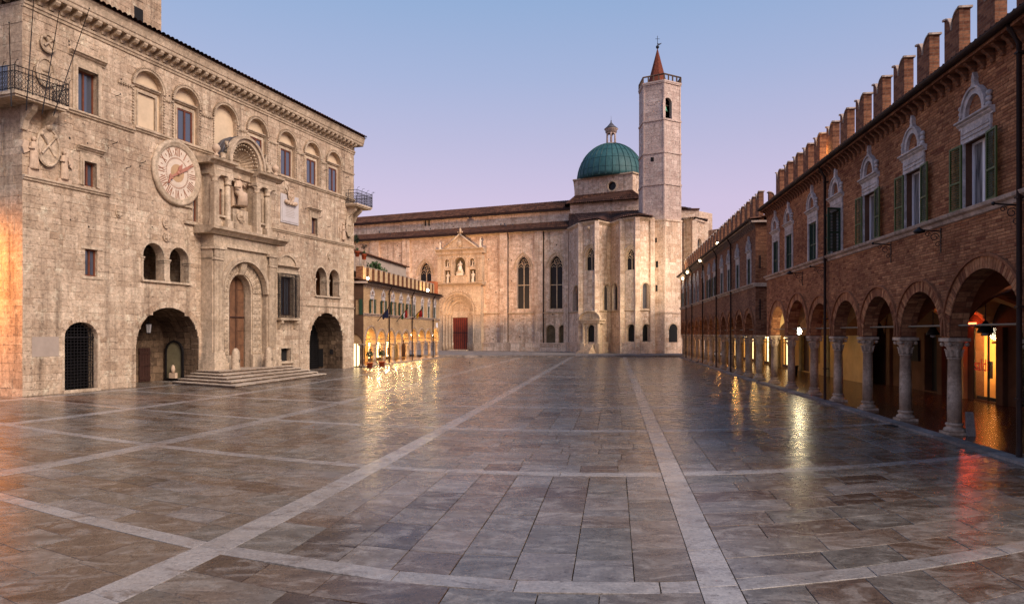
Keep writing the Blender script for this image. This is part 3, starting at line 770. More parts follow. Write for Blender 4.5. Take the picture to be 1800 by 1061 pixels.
for i, c in enumerate(niche_c):
    h = H['n%d' % i]
    m = MB(); wall(m, h.a, h.b, h.z0, lambda x, h=h: h.zt(x), [] if i == 2 else [Hole(c - .5, c + .5, 12.16, 13.78)], .24, .2, reveal=(i != 2))
    m.fr = None
    xs = h.xs
    m2 = MB()
    hh = Hole(c - .5, c + .5, 12.16, 13.78)
    for aa, bb in zip(xs, xs[1:]):
        segs = [(h.z0, None)]
        m2.add([(aa, .24, h.z0), (bb, .24, h.z0), (bb, .24, h.zt(bb)), (aa, .24, h.zt(aa))], [(0, 1, 2, 3)])
    fld = m2.build('niche_panel', M['rose_plaster'], pal)
    if i != 2:
        t = MB()
        for q, dd in ((.17, .10), (.08, .15)):
            t.box(c - .5 - q, c - .5, .24 - dd, .24, 12.16, 13.78 + q, .8); t.box(c + .5, c + .5 + q, .24 - dd, .24, 12.16, 13.78 + q, .8); t.box(c - .5, c + .5, .24 - dd, .24, 13.78, 13.78 + q, .8)
        t.extrude([(.24, 14.02), (.12, 14.02), (.08, 14.08), (.02, 14.10), (.02, 14.16), (.24, 14.16)], c - .78, c + .78, .7)
        t.box(c - .78, c + .78, -.06, .24, 12.06, 12.15, .9)
        t.build('window_surround', M['palace_trim'], fld, fix=True)
        if i == 0:
            t = MB(); t.box(c - .5, c + .5, .19, .238, 12.16, 13.78); t.build('blind_panel', M['rose_plaster'], fld)
        else:
            window_unit(pal, PAL, c - .5, c + .5, 12.16, 13.78, .12, fw=.08)
    # toothed moulding round the niche, and level runs between niches
    t = MB(); cur = h.curve(30)
    inner = [(x, z) for x, z in cur]
    ring(t, inner, .09, -.10, 0, 0, .55)
    step = .13
    L = 0
    for (x0_, z0_), (x1_, z1_) in zip(cur, cur[1:]):
        mx, mz = (x0_ + x1_) / 2, (z0_ + z1_) / 2; r = math.hypot(mx - c, mz - 14.0)
        ux, uz = (mx - c) / r, (mz - 14.0) / r
        px_, pz_ = mx + ux * .13, mz + uz * .13
        t.box(px_ - .03, px_ + .03, -.13, 0, pz_ - .03, pz_ + .03, .4)
    for sx in (h.a - .06, h.b + .06):
        z = 12.2
        while z < 13.95: t.box(sx - .045, sx + .045, -.07, 0, z, z + .07, .45); z += .14
    a_ = h.b + .1; b_ = (H['n%d' % (i + 1)].a - .1) if i < 6 else PAL.L
    if i == 0: t.box(4.35, h.a - .1, -.08, 0, 13.86, 13.93, .5); [t.box(4.35 + q * .13, 4.41 + q * .13, -.1, 0, 13.79, 13.86, .4) for q in range(6)]
    t.box(a_, b_, -.08, 0, 13.86, 13.93, .5); n = int((b_ - a_) / .13)
    for q in range(n): t.box(a_ + q * .13, a_ + q * .13 + .06, -.1, 0, 13.79, 13.86, .4)
    o = t.build('toothed_moulding', M['palace_trim'], pal, fix=True); o['kind'] = 'stuff'

# double arched openings
for nm, (A, B) in {'west': ('bA', 'bB'), 'east': ('bC', 'bD')}.items():
    h1, h2 = H[A], H[B]
    t = MB()
    for h in (h1, h2): ring(t, h.curve(12), .10, -.03, .0, .004, .8)
    t.box(h1.a - .12, h2.b + .15, -.14, .0, h1.z0 - .10, h1.z0 - .005, .95)
    mx0, mx1 = h1.b, h2.a
    for a_, b_ in ((mx0 - .01, mx1 + .01), (h1.a - .1, h1.a + .015), (h2.b - .015, h2.b + .1)):
        t.box(a_, b_, -.045, .0, h1.z0, h1.zs - .12, .8); t.box(a_ - .05, b_ + .05, -.09, .3, h1.zs - .12, h1.zs - .04, .9); t.box(a_ - .02, b_ + .02, -.06, .3, h1.zs - .22, h1.zs - .13, .8)
        t.box(a_, b_, -.08, 0, h1.z0, h1.z0 + .1, .8)
    t.build('loggia_surround', M['palace_trim'], pal, fix=True)
    # room behind
    x0_, x1_ = h1.a - .6, h2.b + .6; t = MB(); t.box(x0_, x1_, .52, 3.2, h1.z0 - .3, h1.top() + .4)
    rm = t.build('loggia_room', M['room'], pal)
    mm = rm.data; b_ = bmesh.new(); b_.from_mesh(mm); fr_ = [q for q in b_.faces if abs(q.calc_center_median().y - .52) < .01]; bmesh.ops.delete(b_, geom=fr_, context='FACES'); b_.to_mesh(mm); b_.free()
    if nm == 'west':
        t = MB(); 
        for q in masonry(x0_, x1_, h1.z0 - .3, h1.top() + .2, [], .2, .3, 0, .02, .2, rp_): t.box(q[0], q[1], 3.12, 3.2, q[2], q[3], rp_.random() * .5)
        for q in masonry(.6, 3.1, h1.z0 - .3, h1.top() + .2, [], .2, .3, 0, .02, .2, rp_): t.box(x1_ - .06, x1_, q[0], q[1], q[2], q[3], rp_.random() * .5)
        o = t.build('room_stone_blocks', M['palace'], rm); o['kind'] = 'stuff'
    else:
        t = MB(); t.box(20.9, 22.9, 2.9, 3.1, 5.0, 5.75); t.build('red_glow_box', M['redglow'], rm)  # box glows by itself: red lamplight put into its surface

# barrel vaulted passages: deep arched bays whose far cheek faces the viewer
def passage(h, depth):
    t = MB(); pts = [(h.a, 0)] + [(x, h.zt(x)) for x in h.xs] + [(h.b, 0)]
    for i, ((x0_, z0_), (x1_, z1_)) in enumerate(zip(pts, pts[1:])):
        if abs(z1_ - z0_) + abs(x1_ - x0_) < .01: continue
        parts = max(1, int(math.hypot(x1_ - x0_, z1_ - z0_) / .26))
        for k in range(parts):
            A_ = (x0_ + (x1_ - x0_) * k / parts, z0_ + (z1_ - z0_) * k / parts); B_ = (x0_ + (x1_ - x0_) * (k + 1) / parts, z0_ + (z1_ - z0_) * (k + 1) / parts)
            y = .03
            while y < depth - .05:
                L = rp_.uniform(.25, .6); e = min(y + L, depth); g = .01; cx_, cz_ = (h.c - (A_[0] + B_[0]) / 2), (1.2 - (A_[1] + B_[1]) / 2); r = math.hypot(cx_, cz_); p = rp_.uniform(.004, .03)
                o_ = (cx_ / r * p, cz_ / r * p); lp = lambda q: (A_[0] + (B_[0] - A_[0]) * q + o_[0], A_[1] + (B_[1] - A_[1]) * q + o_[1])
                a1, b1 = lp(.03), lp(.97)
                t.add([(a1[0], y + g, a1[1]), (a1[0], e - g, a1[1]), (b1[0], e - g, b1[1]), (b1[0], y + g, b1[1])], [(0, 1, 2, 3)], rp_.random())
                y = e
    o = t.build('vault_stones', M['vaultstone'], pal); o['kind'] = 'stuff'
    t = MB()
    for (x0_, z0_), (x1_, z1_) in zip(pts, pts[1:]):
        f_ = lambda x, z: (h.c + (x - h.c) * 1.02, z * 1.02)
        a1, b1 = f_(x0_, z0_), f_(x1_, z1_)
        t.add([(a1[0], .48, a1[1]), (a1[0], depth, a1[1]), (b1[0], depth, b1[1]), (b1[0], .48, b1[1])], [(0, 1, 2, 3)])
    t.add([(h.a - .1, depth, 0), (h.b + .1, depth, 0), (h.b + .1, depth, h.top() + .1), (h.a - .1, depth, h.top() + .1)], [(0, 1, 2, 3)])
    t.build('vault', M['grout'], pal)
    t = MB()
    for q in masonry(h.a, h.b, 0, h.top(), [], .36, .6, 0, .014, .25, rp_): t.box(q[0], q[1], depth - .04, depth, q[2], q[3], rp_.random() * .8)
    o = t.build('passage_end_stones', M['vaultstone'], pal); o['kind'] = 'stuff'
PD1, PD2 = 2.35, 2.05
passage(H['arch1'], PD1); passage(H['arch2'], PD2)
for h in (H['arch1'], H['arch2'], H['door']):
    t = MB(); ring(t, h.curve(15), .30 if h is not H['door'] else .16, -.02, .0, .012); o = t.build('arch_stones', M['palace'], pal, fix=True); o['kind'] = 'stuff'
def planks(parent, x0, x1, z0, z1, y, n, mat, name='door', rails=(.12, .5, .88), d=.05):
    t = MB(); t.box(x0, x1, y, y + .03, z0, z1); dr = t.build(name, M[mat], parent)
    w = (x1 - x0) / n
    for k in range(n):
        t = MB(); t.box(x0 + k * w + .006, x0 + (k + 1) * w - .006, y - d, y - .001, z0, z1, random.random()); t.build('plank', M[mat], dr)
    for r in rails:
        t = MB(); zc = z0 + (z1 - z0) * r; t.box(x0, x1, y - d - .03, y - d - .001, zc - .07, zc + .07); t.build('rail', M[mat], dr)
    return dr
planks(pal, PAL.s_(244.5, PD1 - .1), PAL.s_(264, PD1 - .1), .03, PAL.px(254, 611, PD1 - .1)[1], PD1 - .06, 4, 'dark_door', rails=(.1, .5, .85))
# glazed arched niche in the right cheek of the first bay
SX = H['arch1'].b - .035
def cheek_y(x, s_plane):       # depth at which a sight line through this point of the facade meets the cheek
    lo, hi = 0, 6
    for _ in range(30):
        m_ = (lo + hi) / 2
        if PAL.px(x, 600, m_)[0] < s_plane: lo = m_
        else: hi = m_
    return lo
ya, yb = cheek_y(321, SX), min(cheek_y(294, SX), PD1 - .12); zt_ = PAL.px(307, 601, (ya + yb) / 2)[1]; zb_ = PAL.px(307, 664, (ya + yb) / 2)[1]
hn = Hole(ya, yb, zb_, zt_ - (yb - ya) / 2 * 1.1, 'arch', (yb - ya) / 2 * 1.1)
def turn(mb, sx):     # turn a panel built in (y, depth, z) onto the cheek
    mb.v = [(sx + v[1], v[0], v[2]) for v in mb.v]; return mb
t = MB(); ring(t, [(hn.a, hn.z0)] + hn.curve(12) + [(hn.b, hn.z0)], .09, -.10, 0, 0, .3); t.box(hn.a - .09, hn.b + .09, -.14, 0, hn.z0 - .1, hn.z0, .3); nf = turn(t, SX).build('glazed_niche_frame', M['iron'], pal, fix=True)
t = MB(); wall(t, hn.a, hn.b, hn.z0, lambda x: hn.zt(x), [], -.02, 0); turn(t, SX).build('niche_back', M['dull_plaster'], nf)
yc_ = (ya + yb) / 2; t = MB(); t.box(SX - .2, SX - .03, yc_ - .2, yc_ + .2, hn.z0, hn.z0 + .28); t.lathe([(.001, 0), (.09, .02), (.11, .2), (.08, .34), (.04, .4), (.001, .42)], (SX - .12, yc_, hn.z0 + .28), 10); t.build('stone_jar', M['bronze_stone'], nf)
# iron gate of the small arched door
def grille(parent, h, y, nx, nz, name='iron_gate', r=.014, z0=None):
    t = MB(); z0 = h.z0 if z0 is None else z0
    for i in range(nx + 1):
        x = h.a + (h.b - h.a) * i / nx; x = min(max(x, h.a + .02), h.b - .02); t.box(x - r, x + r, y - r, y + r, z0, h.zt(x) - .01)
    Ht = h.top() - z0
    for j in range(nz + 1):
        z = z0 + Ht * j / nz
        if z <= h.zs: a, b = h.a, h.b
        else:
            q = math.sqrt(max(0, 1 - ((z - h.zs) / max(h.rise, .01)) ** 2)); a, b = h.c - h.h * q, h.c + h.h * q
        if b - a > .05: t.box(a, b, y - r * .8, y + r * .8, z - r, z + r)
    return t.build(name, M['iron'], parent)
gt = grille(pal, H['door'], .22, 10, 22)
t = MB(); t.box(1.76, 3.31, .18, .24, 2.28, 2.36); t.build('gate_bar', M['iron'], gt)
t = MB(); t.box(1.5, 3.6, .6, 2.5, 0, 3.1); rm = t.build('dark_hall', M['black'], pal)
mm = rm.data; b_ = bmesh.new(); b_.from_mesh(mm); bmesh.ops.delete(b_, geom=[q for q in b_.faces if abs(q.calc_center_median().y - .6) < .01], context='FACES'); b_.to_mesh(mm); b_.free()
t = MB(); t.box(1.66, 3.42, -.12, .5, 0, .12, .9); t.box(1.64, 1.75, -.03, 0, .12, 2.4, .9); t.box(3.32, 3.43, -.03, 0, .12, 2.4, .9); t.build('door_surround', M['palace_trim'], pal)
t = MB(); t.box(.35, 1.5, -.024, -.004, 1.55, 2.35); t.build('plaster_patch', M['grey_plaster'], pal)
# gate and dark openings inside the far bay
h2_ = H['arch2']; hg = Hole(h2_.a + .02, h2_.b - .05, 0, 1.9, 'arch', 1.7); gb = MB(); wall(gb, hg.a, hg.b, 0, lambda x: hg.zt(x), [], PD2 - .05, 0); gb.build('dark_gateway', M['black'], pal); grille(pal, hg, PD2 - .1, 24, 24)
SX2 = h2_.b - .035
for xa, xb, yt, yb_ in ((568, 558, 613, 644), (585.5, 580, 614, 622)):
    ya, yb = cheek_y(xa, SX2), min(cheek_y(xb, SX2), PD2 - .05); t = MB(); zt_ = PAL.px((xa + xb) / 2, yt, (ya + yb) / 2)[1]; zb_ = max(.05, PAL.px((xa + xb) / 2, yb_, (ya + yb) / 2)[1]); t.box(SX2 - .01, SX2 + .02, ya, yb, zb_, zt_); t.build('dark_doorway', M['black'], pal)
# caged window, its pediment, brackets
t = trim_frame(pal, 15.85, 17.05, 3.6, 5.95, .16, .1, False, False)
t = MB(); t.box(15.5, 17.4, -.06, 0, 6.13, 6.45, .6); t.build('window_entablature', M['palace_trim'], pal, fix=True); t = MB(); cornice(t, 15.35, 17.55, 6.45, .16, .3)
hp = Hole(15.6, 17.3, 6.61, 6.62, 'arch', .62); wall(t, 15.6, 17.3, 6.61, lambda x: hp.zt(x), [], -.05, 0, .5); ring(t, hp.curve(14), .10, -.14, 0, 0, .7)
t.build('window_pediment', M['palace_trim'], pal, fix=True); t = MB(); t.box(15.45, 17.45, -.38, 0, 3.28, 3.42, .7); t.build('window_sill', M['palace_trim'], pal)
for q in (15.6, 17.15): t = MB(); t.extrude([(0, 2.75), (-.06, 2.75), (-.2, 3.0), (-.34, 3.1), (-.34, 3.27), (0, 3.27)], q, q + .2); t.build('bracket', M['palace_trim'], pal, fix=True)
t = MB(); g0, g1, gz0, gz1, gy = 15.62, 17.3, 3.44, 6.1, -.36
for i in range(13):
    x = g0 + (g1 - g0) * i / 12; t.box(x - .013, x + .013, gy - .013, gy + .013, gz0, gz1)
for j in range(22):
    z = gz0 + (gz1 - gz0) * j / 21; t.box(g0, g1, gy - .022, gy - .006, z - .012, z + .012)
    for x in (g0, g1): t.box(x - .012, x + .012, gy, 0, z - .012, z + .012)
for x in (g0, g1):
    for q in range(1, 4): t.box(x - .012, x + .012, gy * q / 4 - .012, gy * q / 4 + .012, gz0, gz1)
for i in range(13):
    x = g0 + (g1 - g0) * i / 12; t.box(x - .012, x + .012, gy, 0, gz1 - .02, gz1)
t.build('window_cage', M['iron'], pal)
window_unit(pal, PAL, 15.85, 17.05, 3.6, 5.95, .2, 'dark_door', mull=1)
t = MB(); t.box(15.9, 16.85, .25, .3, .78, 1.56); t.build('dark_opening', M['black'], pal); trim_frame(pal, 15.9, 16.85, .78, 1.56, .14, .06, False, True)
# plaque with trophy
t = MB(); t.box(15.86, 17.62, -.07, 0, 9.25, 11.0, .8); t.box(15.96, 17.52, -.1, -.07, 9.35, 10.9, .9); pq = t.build('marble_plaque', M['marble'], pal)
t = MB()
for k in range(7): t.box(16.3 + .05 * (k % 2), 17.2 - .06 * (k % 3), -.103, -.1, 10.25 - .1 * k, 10.275 - .1 * k)
t.build('inscription', M['grey_plaster'], pq)
t = MB(); shield(t, 16.7, -.12, 11.0, .55, .8, charge='cross')
for a in (-.9, -.5, .5, .9): t.tube([(16.7, -.18, 10.8), (16.7 + math.sin(a) * .75, -.2, 10.8 + math.cos(a) * .85)], [.05, .03]); t.ball((16.7 + math.sin(a) * .6, -.2, 10.6 - .1 * math.cos(a)), .13, 8, 5)
for k in range(7): t.ball((16.35 + .12 * k, -.2, 10.45 + .06 * (k % 2)), .1, 7, 5)
t.build('carved_trophy', M['bronze_stone'], pq)
# small wall ornaments, hooks and putlog holes
t = MB()
for _ in range(70):
    x, z = rp_.uniform(.3, 24), rp_.uniform(1, 15)
    if any(h.a - .15 < x < h.b + .15 and h.bot() - .15 < z < h.top() + .15 for h in holes + [portal_block, Hole(6, 9.4, 8.8, 12.2)]): continue
    s_ = rp_.uniform(.02, .035); t.box(x - s_, x + s_, -.035, -.0285, z - s_ * 1.3, z + s_)
OO = t.build('putlog_holes', M['black'], pal)
t = MB()
for _ in range(26):
    x, z = rp_.uniform(4, 23.5), rp_.choice([rp_.uniform(12.3, 13.5), rp_.uniform(9.2, 11)])
    if any(h.a - .1 < x < h.b + .1 and h.bot() < z < h.top() for h in holes + [portal_block, Hole(6, 9.4, 8.8, 12.2), Hole(15.7, 17.7, 9, 11.6)]): continue
    t.tube([(x, 0, z), (x, -.28, z + .03), (x, -.3, z + .1)], .018, 5)
OO = t.build('iron_hooks', M['iron'], pal)
t = MB(); shield(t, 4.35, -.02, 7.9, .3, .4, False, 'cross'); t.build('small_coat_of_arms', M['palace_trim'], pal); t = MB(); shield(t, 21.05, -.02, 7.75, .35, .5, False, 'x'); t.build('small_coat_of_arms', M['palace_trim'], pal)
t = MB(); hp = Hole(5.75, 8.5, 6.9, 7.0, 'arch', 1.45); ring(t, hp.curve(18), .12, -.028, 0, .004, .6); shield(t, 7.05, -.02, 7.9, .42, .6, False, 'x'); shield(t, 7.1, -.02, 7.2, .45, .5, False, 'cross'); t.build('worn_relief', M['palace'], pal)

# clock
cx_, cz_, cr = 7.72, 10.42, 1.5
ck = None
t = MB(); prof = [(1.5, 0), (1.56, -.1), (1.5, -.2), (1.40, -.22), (1.36, -.16), (1.28, -.2), (1.22, -.12), (1.2, -.1)]
vs = []; fs = []; n = 64
for r, y in prof:
    for k in range(n): a = 2 * math.pi * k / n; vs.append((cx_ + r * math.cos(a), y, cz_ + r * 1.05 * math.sin(a)))
for i in range(len(prof) - 1):
    for k in range(n): fs.append((i * n + k, i * n + (k + 1) % n, (i + 1) * n + (k + 1) % n, (i + 1) * n + k))
t.add(vs, fs, .8, True); ck = t.build('clock_rim', M['palace_trim'], pal, fix=True)
def disc(r, y0, y1, mat, name):
    t = MB(); t.prism([(cx_ + r * math.cos(2 * math.pi * k / 48), cz_ + r * 1.05 * math.sin(2 * math.pi * k / 48)) for k in range(48)], y0, y1); return t.build(name, M[mat], ck)
disc(1.3, -.10, 0, 'clock', 'dial'); disc(.62, -.112, -.1, 'clock', 'inner_ring'); disc(.42, -.122, -.112, 'ochre', 'dial_centre')
t = MB()
def bar(p, q, w, y0=-.116, y1=-.1):
    d = Vector((q[0] - p[0], q[1] - p[1])); nn = Vector((-d.y, d.x)).normalized() * w / 2
    t.prism([(p[0] - nn.x, p[1] - nn.y), (q[0] - nn.x, q[1] - nn.y), (q[0] + nn.x, q[1] + nn.y), (p[0] + nn.x, p[1] + nn.y)], y0, y1)
NUM = ['XII', 'I', 'II', 'III', 'IIII', 'V', 'VI', 'VII', 'VIII', 'IX', 'X', 'XI']
for k, s_ in enumerate(NUM):
    th = R(90 - 30 * k); er = Vector((math.cos(th), math.sin(th))); et = Vector((math.sin(th), -math.cos(th)))
    wd = {'I': .095, 'V': .17, 'X': .17}; tot = sum(wd[c] for c in s_); x = -tot / 2
    g = lambda u, v: (cx_ + er.x * (.80 + v * .40) + et.x * u, cz_ + 1.05 * (er.y * (.80 + v * .40) + et.y * u))
    for c in s_:
        w = wd[c]; m_ = x + w / 2
        if c == 'I': bar(g(m_, 0), g(m_, 1), .042)
        elif c == 'V': bar(g(m_, 0), g(x + .02, 1), .045); bar(g(m_, 0), g(x + w - .02, 1), .028)
        else: bar(g(x + .02, 0), g(x + w - .02, 1), .04); bar(g(x + .02, 1), g(x + w - .02, 0), .028)
        x += w
    th2 = R(75 - 30 * k); bar((cx_ + .95 * math.cos(th2), cz_ + 1.0 * math.sin(th2)), (cx_ + 1.07 * math.cos(th2), cz_ + 1.12 * math.sin(th2)), .03)
for k in range(60):
    th = 2 * math.pi * k / 60; bar((cx_ + .67 * math.cos(th), cz_ + .70 * math.sin(th)), (cx_ + .74 * math.cos(th), cz_ + .775 * math.sin(th)), .028)
t.build('numerals', M['numeral'], ck)
t = MB()
for ang, L, w, tail in ((30, 1.16, .085, .62), (62, .55, .11, .0)):
    th = R(ang); e = (math.cos(th), math.sin(th) * 1.05); nn = (-e[1], e[0])
    t.prism([(cx_ - e[0] * tail + nn[0] * w * .4 * -1, cz_ - e[1] * tail - nn[1] * w * .4), (cx_ + e[0] * L * .5 - nn[0] * w, cz_ + e[1] * L * .5 - nn[1] * w), (cx_ + e[0] * L, cz_ + e[1] * L), (cx_ + e[0] * L * .5 + nn[0] * w, cz_ + e[1] * L * .5 + nn[1] * w), (cx_ - e[0] * tail + nn[0] * w * .4, cz_ - e[1] * tail + nn[1] * w * .4)], -.19, -.16)
e = (math.cos(R(30)), math.sin(R(30)))
for q in range(7):
    a = R(120 + q * 30); t.ball((cx_ - e[0] * .5 + .1 * math.cos(a), -.18, cz_ - e[1] * .5 + .1 * math.sin(a)), .045, 6, 4)
t.ball((cx_, -.18, cz_), .1, 10, 6); t.tube([(cx_ - .5, -.18, cz_ - .32), (cx_ - .62, -.18, cz_ - .62)], .045, 6); t.build('clock_hands', M['pink'], ck, fix=True)

# corner coats of arms with angels
t = MB(); shield(t, .95, -.06, 10.0, .95, 1.5, charge='keys'); t.ball((.95, -.12, 10.85), .2, 8, 6); t.build('oval_coat_of_arms', M['palace_trim'], pal)
t = MB(); figure(t, .38, -.1, 9.0, 1.3, wing=-1); t.box(.15, .7, -.12, 0, 8.72, 9.02); t.build('relief_angel', M['bronze_stone'], pal)
t = MB(); figure(t, 1.68, -.1, 8.85, 1.2, wing=1); t.box(1.4, 2.0, -.12, 0, 8.68, 8.87); t.build('relief_angel', M['bronze_stone'], pal)
t = MB(); shield(t, .85, -.05, 13.0, .75, 1.1, charge='stripes'); shield(t, .95, -.06, 14.2, .6, .7, charge='keys'); t.build('carved_shields', M['palace_trim'], pal)
t = MB(); shield(t, 23.45, -.06, 10.05, .85, 1.5, charge='x'); t.build('oval_coat_of_arms', M['palace_trim'], pal)
t = MB(); figure(t, 22.75, -.08, 9.0, 1.2, wing=-1); t.build('relief_angel', M['bronze_stone'], pal)

# corner balconies
def balcony(x0, x1, y0, y1, z, corner):
    t = MB(); t.box(x0, x1, y0, y1, z - .12, z, .7); t.box(x0 + .06, x1 - .06, y0 + .06, y1, z - .2, z - .122, .6)
    bal = t.build('balcony', M['palace_trim'], pal)
    for bx in ((.0, .85) if corner < 0 else (PAL.L - .75, PAL.L - .05)):
        t = MB(); t.extrude([(0, z - 1.15), (-.1, z - 1.15), (-.22, z - .8), (-.62, z - .45), (-.7, z - .21), (0, z - .21)], bx - .1, bx + .12); t.build('bracket', M['palace_trim'], bal, fix=True)
    t = MB(); zr = z + .92; r = .018
    sides = [((x0, y0), (x1, y0)), ((x1, y0), (x1, 0)) if corner < 0 else ((x0, y0), (x0, 0)), ((x0, y0), (x0, y1)) if corner < 0 else ((x1, y0), (x1, y1))]
    for A, B in sides:
        L = math.hypot(B[0] - A[0], B[1] - A[1]); n = max(2, int(L / .13)); g = lambda q: (A[0] + (B[0] - A[0]) * q, A[1] + (B[1] - A[1]) * q)
        for zz in (z + .06, z + .72, zr): a, b = g(0), g(1); t.tube([(a[0], a[1], zz), (b[0], b[1], zz)], r, 4)
        for k in range(n + 1): a = g(k / n); t.tube([(a[0], a[1], z), (a[0], a[1], zr)], .009 if k % 5 else .022, 4)
        for k in range(n):
            a, b = g(k / n), g((k + 1) / n)
            for j in range(4): t.tube([(a[0], a[1], z + .06 + j * .165), (b[0], b[1], z + .06 + (j + 1) * .165)], .008, 4); t.tube([(b[0], b[1], z + .06 + j * .165), (a[0], a[1], z + .06 + (j + 1) * .165)], .008, 4)
        for k in range(0, n + 1, 5):      # curled uprights that carry the outer rail
            a = g(k / n); t.tube([(a[0], a[1], zr), (a[0] * 1.0, a[1] - .08, zr + .16), (a[0], a[1] - .22, zr + .17)], .012, 4)
    t.build('railing', M['iron'], bal); return bal
b1 = balcony(-1.0, 1.2, -.95, 5.0, 11.62, -1); b2 = balcony(PAL.L - 1.15, PAL.L + .95, -.95, 3.0, 11.62, 1)
for (x0_, y0_, x1_, y1_) in ((20, 182, 16, 40), (46, 190, 62, -40), (74, 196, 104, 20), (94, 199, 157, 15)):
    a, za = PAL.px(x0_, y0_, -.9); b, zb = PAL.px(x1_, y1_, -1.5)
    t = MB(); t.tube([(a, -.9, za - .1), (b, -1.5, zb)], [.02, .012], 6); t.ball((b, -1.5, zb), .03, 6, 4); t.build('flagpole', M['iron'], pal)
m = MB(); m.box(-.02, -.01, .8, 1.9, 11.7, 13.1); m.build('side_window', M['glass'], pal)

# portal -----------------------------------------------------------------------------------------
def fluted(mb, x0, x1, y, z0, z1, n=6, d=.03):
    mb.box(x0, x1, y, y + .25, z0, z1, .6); w = (x1 - x0) / n
    for k in range(n): mb.box(x0 + k * w + w * .22, x0 + (k + 1) * w - w * .22, y - d, y, z0 + .1, z1 - .1, .7)
px0, px1, pc, FRT = 9.4, 14.45, 11.9, -.85
t = MB(); pd = Hole(10.1, 13.7, .52, 4.7, 'arch', 1.8)
wall(t, px0, px1, .4, 7.02, [pd], FRT + .12, .4, .5); t.box(px0, px0 + .05, FRT + .13, 0, .3, 7.0); t.box(px1 - .05, px1, FRT + .13, 0, .3, 7.0)
por = t.build('portal_body', M['palace_trim'], pal)
t = MB(); pi = Hole(11.03, 12.77, .52, 4.72, 'arch', 1.0)
wall(t, 10.0, 13.8, .5, 6.6, [pi], -.40, .55, .5); t.build('portal_inner_arch', M['palace_trim'], por)
# coffered blocks round the door
nblk = 0
def boss(a, b, c, d, y):
    t = MB(); e = min(b - a, d - c) * .28
    t.box(a, b, y - .05, y, c, d, random.random()); t.add([(a + e, y - .051, c + e), (b - e, y - .051, c + e), (b - e, y - .051, d - e), (a + e, y - .051, d - e), ((a + b) / 2, y - .12, (c + d) / 2)], [(0, 1, 4), (1, 2, 4), (2, 3, 4), (3, 0, 4)], .6)
    t.box(a + e * .5, b - e * .5, y - .06, y - .05, c + e * .4, c + e * .7, .3)
    t.build('coffer_block', M['palace_trim'], por)
for side_, xa in ((0, 10.22), (1, 12.86)):
    for col in range(2):
        z = 1.35
        while z < 4.55: boss(xa + col * .37, xa + col * .37 + .35, z, z + .35, -.40); z += .372
for k in range(15):
    if k == 7: continue
    for rr in (0, 1):
        a0, a1 = math.pi * (1 - (k + .06) / 15), math.pi * (1 - (k + .94) / 15); r0, r1 = (1.0 + rr * .36, 1.34 + rr * .36)
        q = [(pc + r * math.cos(a), 4.72 + r * 1.04 * math.sin(a)) for r, a in ((r0, a0), (r0, a1), (r1, a1), (r1, a0))]
        t = MB(); t.hexa([(x, -.45, z) for x, z in q] + [(x, -.4, z) for x, z in q], random.random()); cc = (sum(x for x, _ in q) / 4, sum(z for _, z in q) / 4)
        q2 = [((x * .5 + cc[0] * .5), (z * .5 + cc[1] * .5)) for x, z in q]; t.add([(x, -.451, z) for x, z in q2] + [(cc[0], -.51, cc[1])], [(0, 1, 4), (1, 2, 4), (2, 3, 4), (3, 0, 4)], .6)
        t.build('coffer_block', M['palace_trim'], por, fix=True)
t = MB(); t.extrude([(-.4, 5.68), (-.52, 5.7), (-.62, 5.95), (-.7, 6.3), (-.66, 6.5), (-.4, 6.5)], pc - .22, pc + .22); t.build('keystone', M['palace_trim'], por, fix=True)
t = MB(); ring(t, pd.curve(24), .2, FRT + .02, FRT + .12, 0, .7); ring(t, [(x, z) for x, z in Hole(10.2, 13.6, 0, 4.7, 'arch', 1.7).curve(24)], .08, FRT - .03, FRT + .3, 0, .85)
t.build('arch_moulding', M['palace_trim'], por, fix=True)
for q in ((10.1, 11.03), (12.77, 13.7)): t = MB(); t.box(*q, -.55, -.3, .52, 1.3, .6); t.build('jamb_base', M['palace_trim'], por)
for xa in (px0, px1 - .72):
    t = MB(); fluted(t, xa + .05, xa + .67, FRT, 1.5, 6.3, 6); t.box(xa, xa + .72, FRT - .06, 0, 6.3, 6.42, .8)
    for k in range(7): t.box(xa + .02 + k * .1, xa + .09 + k * .1, FRT - .08, FRT, 6.43, 6.85, .9)
    t.box(xa - .08, xa + .8, FRT - .14, 0, 6.86, 7.0, .8); t.build('pilaster', M['palace_trim'], por)
    t = MB(); t.box(xa - .18, xa + .9, FRT - .2, 0, .3, .95, .6); t.box(xa - .12, xa + .84, FRT - .14, 0, .951, 1.15, .7); t.box(xa - .06, xa + .78, FRT - .08, 0, 1.151, 1.3, .8); t.box(xa - .02, xa + .74, FRT - .05, 0, 1.301, 1.5, .7); t.build('pilaster_base', M['palace_trim'], por)
t = MB(); t.box(px0 - .05, px1 + .05, FRT - .04, 0, 7.02, 7.2, .6); t.box(px0 - .02, px1 + .02, FRT, 0, 7.201, 7.6, .5)
cornice(t, px0 - .12, px1 + .12, 7.6, .36, .1); t.extrude([(0, 7.62), (FRT - .15, 7.62), (FRT - .35, 7.8), (FRT - .5, 7.84), (FRT - .52, 7.98), (0, 8.06)], px0 - .55, px1 + .55, .55)
t.build('lower_entablature', M['palace_trim'], por, fix=True)
